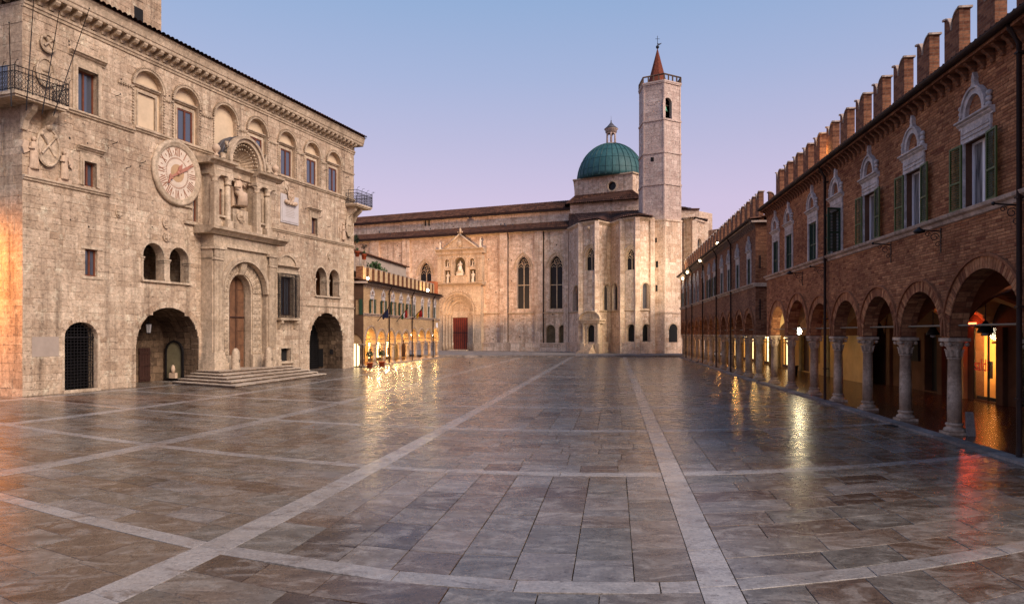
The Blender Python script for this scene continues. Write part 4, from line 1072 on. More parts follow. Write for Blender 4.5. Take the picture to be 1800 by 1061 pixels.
# door leaf
t = MB(); wall(t, pi.a, pi.b, .5, lambda x: pi.zt(x), [], .1, 0); dl = t.build('portal_door', M['wood_door'], pal)
t = MB()
for q in (pc - .3, pc + .18, pc + .30): t.box(q - .012, q + .012, .07, .1, .55, 5.5 if abs(q - pc) < .31 else 3.6)
t.box(pi.a, pi.b, .05, .1, 3.35, 3.42)
for z in (1.0, 1.8, 2.6, 4.2, 4.9): t.box(pi.a + .1, pc - .34, .085, .1, z, z + .02); t.box(pc + .33, pi.b - .1, .085, .1, z, z + .02)
t.build('door_battens', M['dark_door'], dl)
# upper storey of the portal
t = MB(); nh = Hole(10.75, 12.75, 8.5, 10.9); w1 = Hole(9.95, 10.35, 8.72, 10.1); w2 = Hole(13.1, 13.5, 8.78, 10.15)
wall(t, px0 + .1, px1 - .1, 8.06, 10.75, [nh, w1, w2], FRT + .3, .45, .5)
t.box(px0 + .1, px0 + .15, FRT + .31, 0, 8.06, 10.75); t.box(px1 - .15, px1 - .1, FRT + .31, 0, 8.06, 10.75)
t.add([(10.75, -.1, 8.5), (12.75, -.1, 8.5), (12.75, -.1, 11.6), (10.75, -.1, 11.6)], [(0, 1, 2, 3)])
up = t.build('portal_upper_storey', M['palace_trim'], pal)
window_unit(pal, PAL, 9.95, 10.35, 8.72, 10.1, FRT + .42); window_unit(pal, PAL, 13.1, 13.5, 8.78, 10.15, FRT + .42)
t = MB(); t.box(9.85, 10.5, FRT + .12, FRT + .3, 8.6, 8.7, .9); t.box(13.0, 13.6, FRT + .12, FRT + .3, 8.66, 8.76, .9); t.build('window_sills', M['palace_trim'], up)
for i, xa in enumerate((9.45, 10.42, 12.72, 13.62)):
    t = MB(); w = .36
    if i in (0, 2): t.box(xa, xa + w, FRT + .02, FRT + .3, 8.45, 10.35, .6)
    else: t.lathe([(.17, 0), (.19, .08), (.15, .14), (.155, 1.0), (.13, 1.85)], (xa + w / 2, FRT + .18, 8.45), 14, .7)
    t.box(xa - .05, xa + w + .05, FRT - .03, FRT + .3, 8.06, 8.45, .7)
    t.lathe([(.13, 0), (.2, .06), (.16, .12), (.19, .26), (.26, .36)], (xa + w / 2, FRT + .16, 10.33), 8, .8); t.box(xa - .04, xa + w + .04, FRT - .04, FRT + .3, 10.69, 10.76, .8)
    t.build('column', M['palace_trim'], up)
for xa, xb in ((px0, 10.85), (12.65, px1)):
    t = MB(); t.box(xa, xb, FRT - .02, 0, 10.76, 10.95, .7); t.box(xa + .03, xb - .03, FRT + .02, 0, 10.951, 11.25, .5)
    t.box(xa + .15, xb - .15, FRT, FRT + .02, 11.0, 11.2, .9)
    t.extrude([(0, 11.25), (FRT - .02, 11.25), (FRT - .14, 11.38), (FRT - .3, 11.42), (FRT - .33, 11.54), (0, 11.62)], xa - (.38 if xa < 10 else .0), xb + (.38 if xb > 14 else 0), .5)
    t.build('upper_entablature', M['palace_trim'], up, fix=True)
t = MB(); t.extrude([(-.1, 10.76), (-.45, 10.76), (-.45, 11.25), (-.6, 11.38), (-.7, 11.42), (-.7, 11.54), (-.1, 11.6)], 10.85, 12.65, .6); t.build('niche_entablature', M['palace_trim'], up, fix=True)
# semicircular hood with a shell and lead covered barrel
hc, hz, hr = 11.75, 11.62, 1.12
t = MB(); hh = Hole(hc - hr, hc + hr, hz, hz, 'arch', hr * 1.12); ring(t, hh.curve(20), .28, FRT - .12, FRT + .1, 0, .7); ring(t, Hole(hc - hr - .2, hc + hr + .2, hz, hz, 'arch', (hr + .2) * 1.1).curve(20), .14, FRT - .24, FRT + .1, 0, .6)
t.build('hood_arch', M['palace_trim'], up, fix=True)
t = MB(); vs = []; fs = []; n = 18
for j in range(6):
    q = j / 5; r = hr * math.cos(q * math.pi / 2 * .96); y = FRT + .1 + .72 * math.sin(q * math.pi / 2)
    for k in range(2 * n + 1):
        a = math.pi * (1 - k / (2 * n)); rr = r * (1 if k % 2 else .93); vs.append((hc + rr * math.cos(a), y, hz + .02 + rr * 1.1 * math.sin(a)))
for j in range(5):
    for k in range(2 * n): o_ = j * (2 * n + 1) + k; fs.append((o_, o_ + 1, o_ + 2 * n + 2, o_ + 2 * n + 1))
t.add(vs, fs, .5); t.build('shell_niche', M['palace_trim'], up)
t = MB()
for k in range(1, 17): a = math.pi * k / 17; t.ball((hc + (hr - .1) * math.cos(a), FRT + .02, hz + (hr - .1) * 1.1 * math.sin(a)), .06, 6, 4)
for k in range(1, 13): a = math.pi * k / 13; t.ball((hc + (hr - .3) * math.cos(a), FRT + .12, hz + (hr - .3) * 1.1 * math.sin(a)), .05, 6, 4)
t.build('shell_beading', M['palace_trim'], up)
t = MB(); vs = []; fs = []; Rb = hr + .34
ysg = [FRT - .1, FRT + .3, FRT + .62, 0.02]
for j, y in enumerate(ysg):
    for k in range(21): a = math.pi * (1 - k / 20); vs.append((hc + Rb * math.cos(a), y, hz + Rb * 1.08 * math.sin(a)))
for j in range(3):
    for k in range(20): o_ = j * 21 + k; fs.append((o_, o_ + 1, o_ + 22, o_ + 21))
t.add(vs, fs, .5, True)
for j in (1, 2):
    for k in range(20):
        a0, a1 = math.pi * (1 - k / 20), math.pi * (1 - (k + 1) / 20); t.tube([(hc + (Rb + .01) * math.cos(a0), ysg[j], hz + (Rb + .01) * 1.08 * math.sin(a0)), (hc + (Rb + .01) * math.cos(a1), ysg[j], hz + (Rb + .01) * 1.08 * math.sin(a1))], .025, 4)
t.build('lead_barrel_roof', M['lead'], up)
t = MB()
for sx in (-1, 1):
    x = hc + sx * 1.55; t.tube([(x + sx * .25, FRT - .1, 11.64), (x + sx * .28, FRT - .12, 11.85), (x + sx * .1, FRT - .12, 12.0), (x - sx * .02, FRT - .12, 12.3), (x + sx * .05, FRT - .12, 12.55), (x - sx * .1, FRT - .12, 12.6)], [.12, .14, .1, .09, .08, .05], 8)
t.build('scrolls', M['palace_trim'], up)
for sx, x in ((-1, 9.5), (1, 14.25)):
    t = MB(); t.lathe([(.14, 0), (.16, .06), (.07, .14), (.06, .18), (.15, .26), (.21, .38), (.21, .46), (.13, .6), (.03, .66), (.001, .68)], (x, FRT - .05, 11.62), 14); t.build('stone_ball_finial', M['bronze_stone'], up)
t = MB(); t.box(11.15, 12.35, -.55, -.1, 8.5, 9.25, .6); cornice(t, 11.05, 12.45, 9.25, .14, .2); t.fr = None
t.build('statue_pedestal', M['palace_trim'], up)
t = MB(); figure(t, 11.75, -.42, 9.42, 1.75, seated=True); t.box(11.4, 12.1, -.3, -.12, 9.4, 10.5); t.build('seated_statue', M['bronze_stone'], up)
t = MB(); shield(t, 11.75, -.55, 8.85, .7, .5, False, 'x'); t.prism([(11.2, 8.15), (12.3, 8.15), (12.3, 8.45), (11.2, 8.45)], -.62, -.5); t.build('inscribed_tablet', M['palace_trim'], up)

# steps before the portal, bollards, lantern
B0 = [(7.5, .0), (6.15, -4.95), (15.6, -3.35), (16.9, 0)]; B1 = [(9.1, 0), (8.6, -1.85), (15.0, -1.55), (15.1, 0)]
M['step'] = m_stone('worn_shade_tinted_step', rgb(96, 78, 64), rgb(206, 188, 166), rgb(140, 118, 98), pits=.4)
stp = thing('portal_steps', 'five worn pale stone steps leading up to the carved palace portal', 'steps', (PAL.O[0], PAL.O[1], 0), PAL.rz())
for k in range(5):
    q = k / 4; poly = [(a[0] + (b[0] - a[0]) * q, a[1] + (b[1] - a[1]) * q) for a, b in zip(B0, B1)]
    poly = [poly[0], poly[1], poly[2], poly[3]]
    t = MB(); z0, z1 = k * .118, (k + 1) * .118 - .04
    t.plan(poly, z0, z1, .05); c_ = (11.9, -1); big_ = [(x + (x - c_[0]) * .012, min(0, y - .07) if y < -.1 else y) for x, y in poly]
    t.plan(big_, z1 + .001, z1 + .04, 1.0)  # risers dark, nosings pale: shade and lit edges put into the tint
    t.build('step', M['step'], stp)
for lab, (x, y) in (('left one of two short round-topped stone bollards on the palace steps', PAL.px(413, 650, -1.3)), ('right one of two short round-topped stone bollards on the palace steps', PAL.px(471, 640, -1.3))):
    s_ = x; p = PAL.to(s_, -1.35, .52)
    b = thing('stone_bollard', lab, 'bollard', p, PAL.rz(), 'stone bollards on the palace steps')
    t = MB(); t.lathe([(.23, 0), (.25, .06), (.22, .12), (.215, .8), (.19, 1.0), (.13, 1.12), (.06, 1.18), (.001, 1.19)], (0, 0, 0), 16, .5); t.build('shaft', M['palace_trim'], b)
    t = MB(); t.box(-.02, .02, -.235, -.2, .45, .6); t.build('iron_ring', M['iron'], b)
p = PAL.to(PAL.s_(261, 1.5), 1.5, 0); zc = PAL.px(261, 575, 1.5)[1]
ln = thing('hanging_lantern', 'unlit glass wall lantern hanging high inside the left palace archway', 'lantern', (p[0], p[1], zc - .3), PAL.rz())
t = MB(); t.tube([(0, 0, .55), (0, 0, 1.2)], .015, 5); t.lathe([(.18, .46), (.05, .56), (.001, .6)], (0, 0, 0), 6)
for k in range(6): a = math.pi * k / 3; t.tube([(.1 * math.cos(a), .1 * math.sin(a), .02), (.16 * math.cos(a), .16 * math.sin(a), .46)], .01, 4)
t.lathe([(.001, -.04), (.1, 0), (.11, .03)], (0, 0, 0), 6); t.build('frame', M['iron'], ln)
t = MB(); t.lathe([(.095, .03), (.15, .45)], (0, 0, 0), 6, smooth=False); t.build('glass', M['curtain'], ln)
# street lamp of the alley that paints the palace flank orange (stands left of the view)
p = PAL.to(-3.0, 4.5, 0)
sl_ = thing('alley_lamp', 'sodium street lamp fixed in the alley beside the palace flank', 'lamp', (p[0], p[1], 6.0))
t = MB(); t.lathe([(.05, .25), (.22, .12), (.26, 0)], (0, 0, 0), 10); t.tube([(0, 0, .25), (-.4, .3, .4), (-1.2, .9, .4)], .03, 6); t.build('shade', M['iron'], sl_)
t = MB(); t.ball((0, 0, -.02), .09, 8, 6); t.build('bulb', M['bulb'], sl_)
w_ = PAL.to(0, 2.2, 4.2); spot('alley_light', (p[0], p[1], 5.75), w_, 4600, (1, .34, .03), 105, 1, .2)

# ------------------------------------------------------------------ arcaded houses
rh = random.Random(21)
def col_proto(h, r, mat='column'):
    t = MB(); t.lathe([(r, .34 * h / 2.4 + 0), (r * 1.0, h * .4), (r * .9, h * .78), (r * 1.02, h * .785), (r * 1.02, h * .80), (r * .88, h * .805)], (0, 0, 0), 18, .5)
    root = t.build('column', M[mat]); kids = []
    t = MB(); b = r * 1.55; t.plan([(-b, -b), (b, -b), (b, b), (-b, b)], 0, h * .05, .5)
    t.lathe([(r * 1.5, h * .051), (r * 1.55, h * .065), (r * 1.45, h * .085), (r * 1.15, h * .095), (r * 1.12, h * .11), (r * 1.28, h * .12), (r * 1.25, h * .135), (r * 1.05, h * .142)], (0, 0, 0), 18, .4)
    kids.append(t.build('base', M[mat], root))
    t = MB(); t.lathe([(r * .9, h * .806), (r * .98, h * .84), (r * 1.0, h * .88), (r * 1.3, h * .94), (r * 1.5, h * .962)], (0, 0, 0), 12, .6)
    for k in range(4):
        a = math.pi / 4 + k * math.pi / 2; t.ball((r * 1.75 * math.cos(a), r * 1.75 * math.sin(a), h * .935), r * .36, 8, 6, .7)
        a = k * math.pi / 2; t.ball((r * 1.25 * math.cos(a), r * 1.25 * math.sin(a), h * .925), r * .22, 7, 5, .7)
    for k in range(8):
        a = k * math.pi / 4; t.tube([(r * .95 * math.cos(a), r * .95 * math.sin(a), h * .81), (r * 1.15 * math.cos(a), r * 1.15 * math.sin(a), h * .87), (r * 1.42 * math.cos(a), r * 1.42 * math.sin(a), h * .885)], [r * .22, r * .2, r * .1], 5, .6)
    b = r * 1.62; t.plan([(-b, -b), (b, -b), (b, b), (-b, b)], h * .965, h, .7); kids.append(t.build('capital', M[mat], root))
    KIDS[root.name] = kids; return root
def leaf_mesh(w, h, mat):
    t = MB(); f = .045
    for a, b, c, d in ((0, f, 0, h), (w - f, w, 0, h), (f, w - f, 0, f), (f, w - f, h - f, h), (f, w - f, h * .42, h * .42 + f)): t.box(a, b, -.018, .018, c, d)
    fr = t.mesh('shutter', M[mat]); t = MB(); n = max(8, int(h / .052))
    for k in range(n):
        z = f + (h - 2 * f) * (k + .5) / n; t.add([(f, -.014, z - .012), (w - f, -.014, z - .012), (w - f, .014, z + .02), (f, .014, z + .02)], [(0, 1, 2, 3)])
    sl = t.mesh('slats', M[mat]); return fr, sl
def shutter(parent, m, x, y, z, ang, name='shutter', flip=False):
    o = link(name, m[0], parent, (x, y, z), ang); s = link('slats', m[1], o); s['kind'] = 'stuff'; return o
def gothic_window(parent, c, z0, w, h, state, leaf, detail=2, wm='white_stone', paint='white_paint', tall=1.0, room=True):
    x0, x1 = c - w / 2, c + w / 2; z1 = z0 + h
    t = MB(); j = w * .12
    t.box(x0 - j, x0, -.05, 0, z0, z1, .6); t.box(x1, x1 + j, -.05, 0, z0, z1, .6)
    t.box(x0 - j, x1 + j, -.05, 0, z1, z1 + .36 * w * tall, .7); t.box(x0 - j * .6, x1 + j * .6, -.07, -.05, z1 + .1 * w, z1 + .14 * w, .5); t.box(x0 - j * .6, x1 + j * .6, -.07, -.05, z1 + .2 * w, z1 + .24 * w, .5)
    ze = z1 + .36 * w * tall; cornice(t, x0 - j * 1.8, x1 + j * 1.8, ze, .16 * w, .16 * w, .8); ze += .16 * w
    hr = Hole(c - w * .34, c + w * .34, ze, ze + .06 * w, 'arch', w * .40 * tall)
    ring(t, [(hr.a, ze)] + hr.curve(14) + [(hr.b, ze)], w * .15, -.09, 0, 0, .8)
    hr2 = Hole(c - w * .47, c + w * .47, ze, ze + .06 * w, 'arch', w * .53 * tall); ring(t, hr2.curve(14), w * .05, -.13, 0, 0, .6)
    zt = hr2.top()
    t.prism([(c - .13 * w, zt), (c + .13 * w, zt), (c + .05 * w, zt + .14 * w), (c + .07 * w, zt + .22 * w), (c, zt + .36 * w), (c - .07 * w, zt + .22 * w), (c - .05 * w, zt + .14 * w)], -.1, 0, .7)
    for sx in (-1, 1):
        for k in range(3): t.ball((c + sx * (w * .56 + .01 * k), -.05, ze + .06 * w + k * .12 * w), .07 * w, 6, 4, .7)
    sur = t.build('window', M[wm], parent, fix=True)
    t = MB(); wall(t, hr.a, hr.b, ze, lambda x: hr.zt(x), [], -.004, 0); t.build('lunette', M['brickwall'], sur)
    if room:
        f = window_unit(sur, None, x0, x1, z0, z1, .16, paint, 'casement', 1, .05, curtain=(state != 'closed')) if False else None
        t = MB(); fw = .05; y = .14
        t.box(x0, x0 + fw, y, y + .06, z0, z1); t.box(x1 - fw, x1, y, y + .06, z0, z1); t.box(x0 + fw, x1 - fw, y, y + .06, z1 - fw, z1); t.box(c - .045, c + .045, y - .01, y + .06, z0, z1 - fw); t.box(x0 + fw, x1 - fw, y, y + .06, z0, z0 + fw)
        if state != 'closed': t.build('casement', M[paint], sur)
        t = MB(); t.box(x0 + fw, x1 - fw, y + .03, y + .04, z0 + fw, z1 - fw)
        if state == 'open': t.build('pane', M['curtain_glass'], sur)
        elif state != 'closed': t.build('pane', M['glass'], sur)
    mm = leaf
    if state == 'closed': shutter(sur, mm, x0 + .01, .03, z0, 0); shutter(sur, mm, c + .004, .03, z0, 0)
    elif state == 'open': shutter(sur, mm, x0 - .02 - (w / 2), -.10, z0, R(3)); shutter(sur, mm, x1 + .02, -.08, z0, R(-6))
    elif state == 'half': shutter(sur, mm, x0 - .02 - w / 2, -.10, z0, R(3)); shutter(sur, mm, x1 - .02, -.06, z0, R(-72))
    return sur
def _cg():
    m = NT('curtained_glass'); s = m.n('ShaderNodeSeparateXYZ'); m.l(m.co, s.inputs[0])
    wv = m.mp(m.noise(1.0, 3, .6, m.scale((22, 1, 1.2))), .35, .65); a = m.mix(wv, rgb(44, 44, 50), rgb(150, 146, 146)); return m.done(a, .25, .6)
M['curtain_glass'] = _cg()

def merlon_mesh(w, h, th, mat, capm=None):
    pts = [(0, 0), (w, 0), (w, h)]
    n = 6; r = w * .42; dip = h * .24
    for k in range(n + 1): a = math.pi / 2 * k / n; pts.append((w - .06 * w - (r) * math.sin(a), h - dip * (1 - math.cos(a))))
    for k in range(n + 1): a = math.pi / 2 * (1 - k / n); pts.append((.06 * w + r * math.sin(a), h - dip * (1 - math.cos(a))))
    pts.append((0, h)); q = []
    for p in pts:
        if not q or abs(p[0] - q[-1][0]) + abs(p[1] - q[-1][1]) > 1e-4: q.append(p)
    t = MB(); t.prism(q, 0, th, .5); me = t.mesh('merlon', M[mat]); fixn(me)
    t = MB(); top = [p for p in q if p[1] > h - dip - 1e-3][0:]
    cp = sorted(top, key=lambda p: p[0]); 
    for a, b in zip(cp, cp[1:]):
        if abs(b[0] - a[0]) < 1e-4: continue
        t.hexa([(a[0], -.03, a[1]), (b[0], -.03, b[1]), (b[0], -.03, b[1] + .04), (a[0], -.03, a[1] + .04), (a[0], th + .03, a[1]), (b[0], th + .03, b[1]), (b[0], th + .03, b[1] + .04), (a[0], th + .03, a[1] + .04)], .4)
    for x in (-.05, w - .03): t.box(x, x + .08, -.035, th + .035, h + .001, h + .05, .6)
    cm = t.mesh('coping', capm or M['sill']); fixn(cm); return me, cm

def house(root, fr, o):
    """one arcaded house; o holds the measures of it"""
    L = o.get('L', fr.L); th = o['th']; zc = o['zcap']; cs = o['cols']; ze = o['eave']; br = o['brick']
    holes = []
    for a, b in zip(cs, cs[1:]):
        g = o['gap']; hw = (b - a) / 2 - g; holes.append(Hole(a + g, b - g, zc, zc + .04, 'arch', hw * o.get('rise', 1)))
    wh = [Hole(c - o['ww'] / 2, c + o['ww'] / 2, o['wz'], o['wz'] + o['wh']) for c, st in o['wins']]
    t = MB(); wall(t, 0, L, zc, ze, holes + wh, 0, th); t.add([(0, 0, zc), (0, 0, ze), (0, o['deep'] + 2, ze), (0, o['deep'] + 2, zc)], [(0, 1, 2, 3)]); t.add([(L, 0, zc), (L, o['deep'] + 2, zc), (L, o['deep'] + 2, ze), (L, 0, ze)], [(0, 1, 2, 3)])
    for a in cs: t.add([(a - o['gap'], 0, zc), (a - o['gap'], th, zc), (a + o['gap'], th, zc), (a + o['gap'], 0, zc)], [(0, 1, 2, 3)])
    w = t.build('wall', M['mortar' if o.get('real') else br], root)
    if o.get('real'):
        bricks = masonry(0, L, zc, ze - .05, holes + wh, .072, .25, .0, .010, .04, rh)
        # stop the courses at the arch rings
        out = []
        for q in bricks:
            mx, mz = (q[0] + q[1]) / 2, (q[2] + q[3]) / 2; bad = False
            for h in holes:
                if h.a - .3 < mx < h.b + .3:
                    dx, dz = (mx - h.c) / (h.h + o['ringw']), (mz - h.zs) / (h.rise + o['ringw'])
                    if mz > h.zs and dx * dx + dz * dz < 1.0: bad = True
            if not bad: out.append(q)
        def btone(a, c, rnd): return min(1, max(0, rnd.gauss(.48, .2) + .12 * math.sin(a * .7) * math.sin(c * 1.3)))
        lay(out, fr, w, M['brick'], 'brick', 'bricks', 0, (.002, .013), 300, rh, btone)
        # bricks inside the arches
        t = MB()
        for h in holes:
            cur = h.curve(16)
            for (xa, za), (xb, zb_) in zip(cur, cur[1:]):
                cx_, cz_ = (xa + xb) / 2, (za + zb_) / 2; r = math.hypot(h.c - cx_, h.zs - cz_); u = ((h.c - cx_) / r * .008, (h.zs - cz_) / r * .008)
                for k in range(2):
                    A_ = (xa + (xb - xa) * k / 2, za + (zb_ - za) * k / 2); B_ = (xa + (xb - xa) * (k + .9) / 2, za + (zb_ - za) * (k + .9) / 2); y = .0; 
                    while y < th - .02:
                        e = min(th, y + rh.uniform(.2, .28)); t.add([(A_[0] + u[0], y + .005, A_[1] + u[1]), (A_[0] + u[0], e - .005, A_[1] + u[1]), (B_[0] + u[0], e - .005, B_[1] + u[1]), (B_[0] + u[0], y + .005, B_[1] + u[1])], [(0, 1, 2, 3)], rh.random()); y = e
        q = t.build('arch_soffit_bricks', M['brick'], w); q['kind'] = 'stuff'
    for h in holes:
        t = MB(); n = int(math.pi * h.rise / (.085 if o.get('real') else .16)); ring(t, h.curve(max(10, min(n, 48))), o['ringw'], -.028, 0, .014, None, rh)
        m_ = t.build('arch_ring', M['brick'] if br != 'brick_pale' else M['brick_pale'], root, fix=True); m_['kind'] = 'stuff'
        t = MB(); h2 = Hole(h.a - o['ringw'], h.b + o['ringw'], h.z0, h.zs, 'arch', h.rise + o['ringw']); ring(t, h2.curve(18), .06, -.07, 0, 0, .3); t.build('hood_moulding', M[o.get('hood', 'brick')], m_, fix=True)
    # columns
    pr = None
    for i, c in enumerate(cs):
        if c < -.2 or c > L + .3: continue
        if pr is None: pr = col_proto(zc, o['cr']); pr.parent = root; pr.location = (c, th / 2 + .0, 0); pr.rotation_euler = (0, 0, 0)
        else: copy_tree(pr, root, (c, th / 2, 0), rh.choice([0, R(90), R(180)]))
    # tie rods
    for h in holes: t = MB(); t.tube([(h.a - .1, th * .5, zc + .30), (h.b + .1, th * .5, zc + .30)], .028, 6); t.build('tie_rod', M['steel'], root)
    # string course, corbels, gutter
    t = MB(); z = o['wz']; t.extrude([(0, z - .22), (-.05, z - .2), (-.07, z - .12), (-.14, z - .08), (-.16, z - .02), (-.16, z - .005), (0, z - .002)], -.05, L + .02, .6); t.build('string_course', M[o.get('sillm', 'sill')], root, fix=True)
    t = MB(); t.extrude([(0, -.28), (-.05, -.28), (-.08, -.2), (-.16, -.1), (-.24, -.04), (-.24, 0), (0, 0)], -.05, .05, .4); me = t.mesh('corbel', M[o.get('corb', 'sill')]); fixn(me)
    n = int(L / o['cstep']); cb = None
    for k in range(n): link('corbel', me, root, ((k + .5) * L / n, 0, ze - .1))
    t = MB(); t.box(-.1, L + .1, -.30, 0, ze - .1, ze - .02, .3); t.build('cornice', M[o.get('corb', 'sill')], root)
    t = MB(); t.box(-.15, L + .15, -.42, .25, ze - .015, ze + .03, .3); rb = t.build('eave_boards', M['gutter'], root)
    t = MB(); t.extrude([(-.36 + .10 * math.cos(a), ze + .03 + .10 * math.sin(a) + .03) for a in [math.pi + math.pi * k / 8 for k in range(9)]], -.15, L + .15); t.build('gutter', M['gutter'], root, fix=True)
    t = MB(); tiled(t, (-.1, -.30, ze + .07), (L + .1, -.30, ze + .07), (L + .1, .9, ze + .3), (-.1, .9, ze + .3), .2, 2); t.add([(0, .9, ze + .3), (L, .9, ze + .3), (L, o['deep'] + 2, ze + .3), (0, o['deep'] + 2, ze + .3)], [(0, 1, 2, 3)]); t.build('roof', M['tile'], root)
    # merlons
    mm = merlon_mesh(o['mw'], o['mh'], .25, o.get('mbrick', br if br != 'brick' else 'brickwall'))
    pf_ = None
    if o.get('faced'):
        src = merlon_mesh(o['mw'] - .02, o['mh'] - .02, .02, 'ochre_face'); pf_ = src[0]; mm = merlon_mesh(o['mw'], o['mh'], .55, 'brickwall')
    for s_ in o['merl']:
        q = link('merlon', mm[0], root, (s_, .18, ze + .05)); link('coping', mm[1], q)
        if pf_: link('plaster_face', pf_, q, (.01, -.024, 0))
    # pipes
    for s_ in o['pipes']:
        t = MB(); t.tube([(s_, -.34, ze - .02), (s_, -.3, ze - .12), (s_, -.12, ze - .42), (s_, -.12, .35 if s_ < L else .1), (s_, -.12, .02)], [.05, .05, .05, .05, .06], 8)
        for z in (ze - .6, ze * .6, ze * .35, 1.2): t.box(s_ - .065, s_ + .065, -.18, 0, z - .02, z + .02)
        t.build('downpipe', M['gutter'], root)
    # windows
    lf = leaf_mesh(o['ww'] / 2 - .015, o['wh'], o.get('leafm', 'dgreen')); lf2 = leaf_mesh(o['ww'] / 2 - .015, o['wh'], 'green')
    for (c, st) in o['wins']:
        gothic_window(root, c, o['wz'], o['ww'], o['wh'], st, lf2 if (st == 'open' and o.get('real')) else lf, 2, o.get('winm', 'white_stone'))
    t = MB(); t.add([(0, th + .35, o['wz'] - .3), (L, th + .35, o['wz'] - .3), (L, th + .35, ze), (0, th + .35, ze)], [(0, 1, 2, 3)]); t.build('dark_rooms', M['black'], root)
    # vaults
    D = o['deep']; hy = (D - th) / 2; yc = th + hy
    for i, (a, b) in enumerate(zip(cs, cs[1:])):
        N = 12; vs = []; fs = []; zr = o.get('vr', (b - a) / 2 * .98); 
        for iy in range(N + 1):
            v = -math.cos(math.pi * iy / N)
            for ix in range(N + 1):
                u = -math.cos(math.pi * ix / N); uu = u * .999; z = zc + .03 + max(zr * math.sqrt(max(0, 1 - u * u)), zr * 1.0 * math.sqrt(max(0, 1 - v * v)))
                vs.append(((a + b) / 2 + u * (b - a) / 2, yc + v * hy, z))
        for iy in range(N):
            for ix in range(N): q = iy * (N + 1) + ix; fs.append((q, q + N + 1, q + N + 2, q + 1))
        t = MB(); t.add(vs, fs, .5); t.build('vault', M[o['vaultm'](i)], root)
    # rear wall with its shop fronts
    t = MB(); rh_ = [Hole(a, b, z0, z1) for (a, b, z0, z1, k) in o['shops']]
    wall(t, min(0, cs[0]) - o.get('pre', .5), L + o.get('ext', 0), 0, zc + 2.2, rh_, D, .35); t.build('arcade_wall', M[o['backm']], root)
    for (a, b, z0, z1, k) in o['shops']: shop(root, a, b, z0, z1, D, k)
    t = MB(); t.box(-.4, L + o.get('ext', .3), -.05, D - .002, -.03, .06 if o.get('pre') else .05, .5); (t.box(-6, -.401, .25, D - .002, -.03, .056, .5) if o.get('pre') else None); t.build('arcade_floor', M['arcade_floor'], root)
    s_ = -.4
    while s_ < L + .3:
        e = s_ + rh.uniform(.9, 1.5); t = MB(); t.box(s_ + .006, e - .006, -.42, -.055, -.03, .062 + rh.uniform(-.004, .004), rh.random()); t.build('kerb_stone', M['grey_stone'], root); s_ = e
    return holes
def shop(root, a, b, z0, z1, D, k):
    if k == 'roller':
        t = MB(); n = int((z1 - z0) / .1)
        for i in range(n): z = z0 + (z1 - z0) * i / n; t.extrude([(D + .08, z), (D + .03, z + .03), (D + .03, z + .07), (D + .08, z + .098)], a, b, .5)
        t.build('roller_shutter', M['steel'], root)
    elif k == 'dark': t = MB(); t.box(a, b, D + .3, D + .32, z0, z1); t.build('dark_doorway', M['black'], root)
    elif k == 'door':
        planks(root, a, b, z0, z1, D + .2, 4, 'dark_door', 'door')
    elif k in ('lit', 'bright'):
        t = MB(); t.box(a, b, D + .26, D + .29, z0, z1); s = t.build('shop_glow_panel', M['shopglow'], root)  # flat panel glows: the shop's lamplight is put into its surface
        t = MB(); f = .06
        for q in (a, b - f, (a + b) / 2 - f / 2): t.box(q, q + f, D - .02, D + .04, z0, z1)
        t.box(a, b, D - .02, D + .04, z0, z0 + .2); t.box(a, b, D - .02, D + .04, z1 - .1, z1); t.box(a, b, D - .02, D + .04, z1 - .5, z1 - .44); t.build('shop_frame', M['dark_door'], s)
        t = MB(); n = 3
        for i in range(n): z = z0 + .35 + i * (z1 - z0 - .9) / n; t.box(a + (b - a) * .55, b - .1, D + .1, D + .25, z, z + .03); [t.box(q, q + rh.uniform(.06, .16), D + .12, D + .2, z + .031, z + .031 + rh.uniform(.08, .26)) for q in [a + (b - a) * .56 + j * (b - a) * .11 + rh.uniform(0, .04) for j in range(3)]]
        t.build('shop_shelves', M['wood'], s)
        t = MB(); t.box(a + .1, b - .1, D + .06, D + .12, z1 - .18, z1 - .12); t.build('shop_tube_lamp', M['tube'], s)

def lamp_bulb(name, lab, loc, mat, r, group=None, arm=None, rz=0):
    b = thing(name, lab, 'lamp', loc, rz, group)
    t = MB(); t.lathe([(.001, -r * 1.3), (r * .75, -r), (r, -r * .2), (r * .8, r * .5), (r * .4, r), (.001, r * 1.1)], (0, 0, 0), 12); t.build('bulb', M[mat], b)
    t = MB(); t.lathe([(r * .42, r * .95), (r * .5, r * 1.5), (r * .3, r * 2.0), (.001, r * 2.05)], (0, 0, 0), 10)
    if arm: t.tube([(0, 0, r * 1.9), arm], r * .22, 6)
    t.build('socket', M['iron'], b); return b

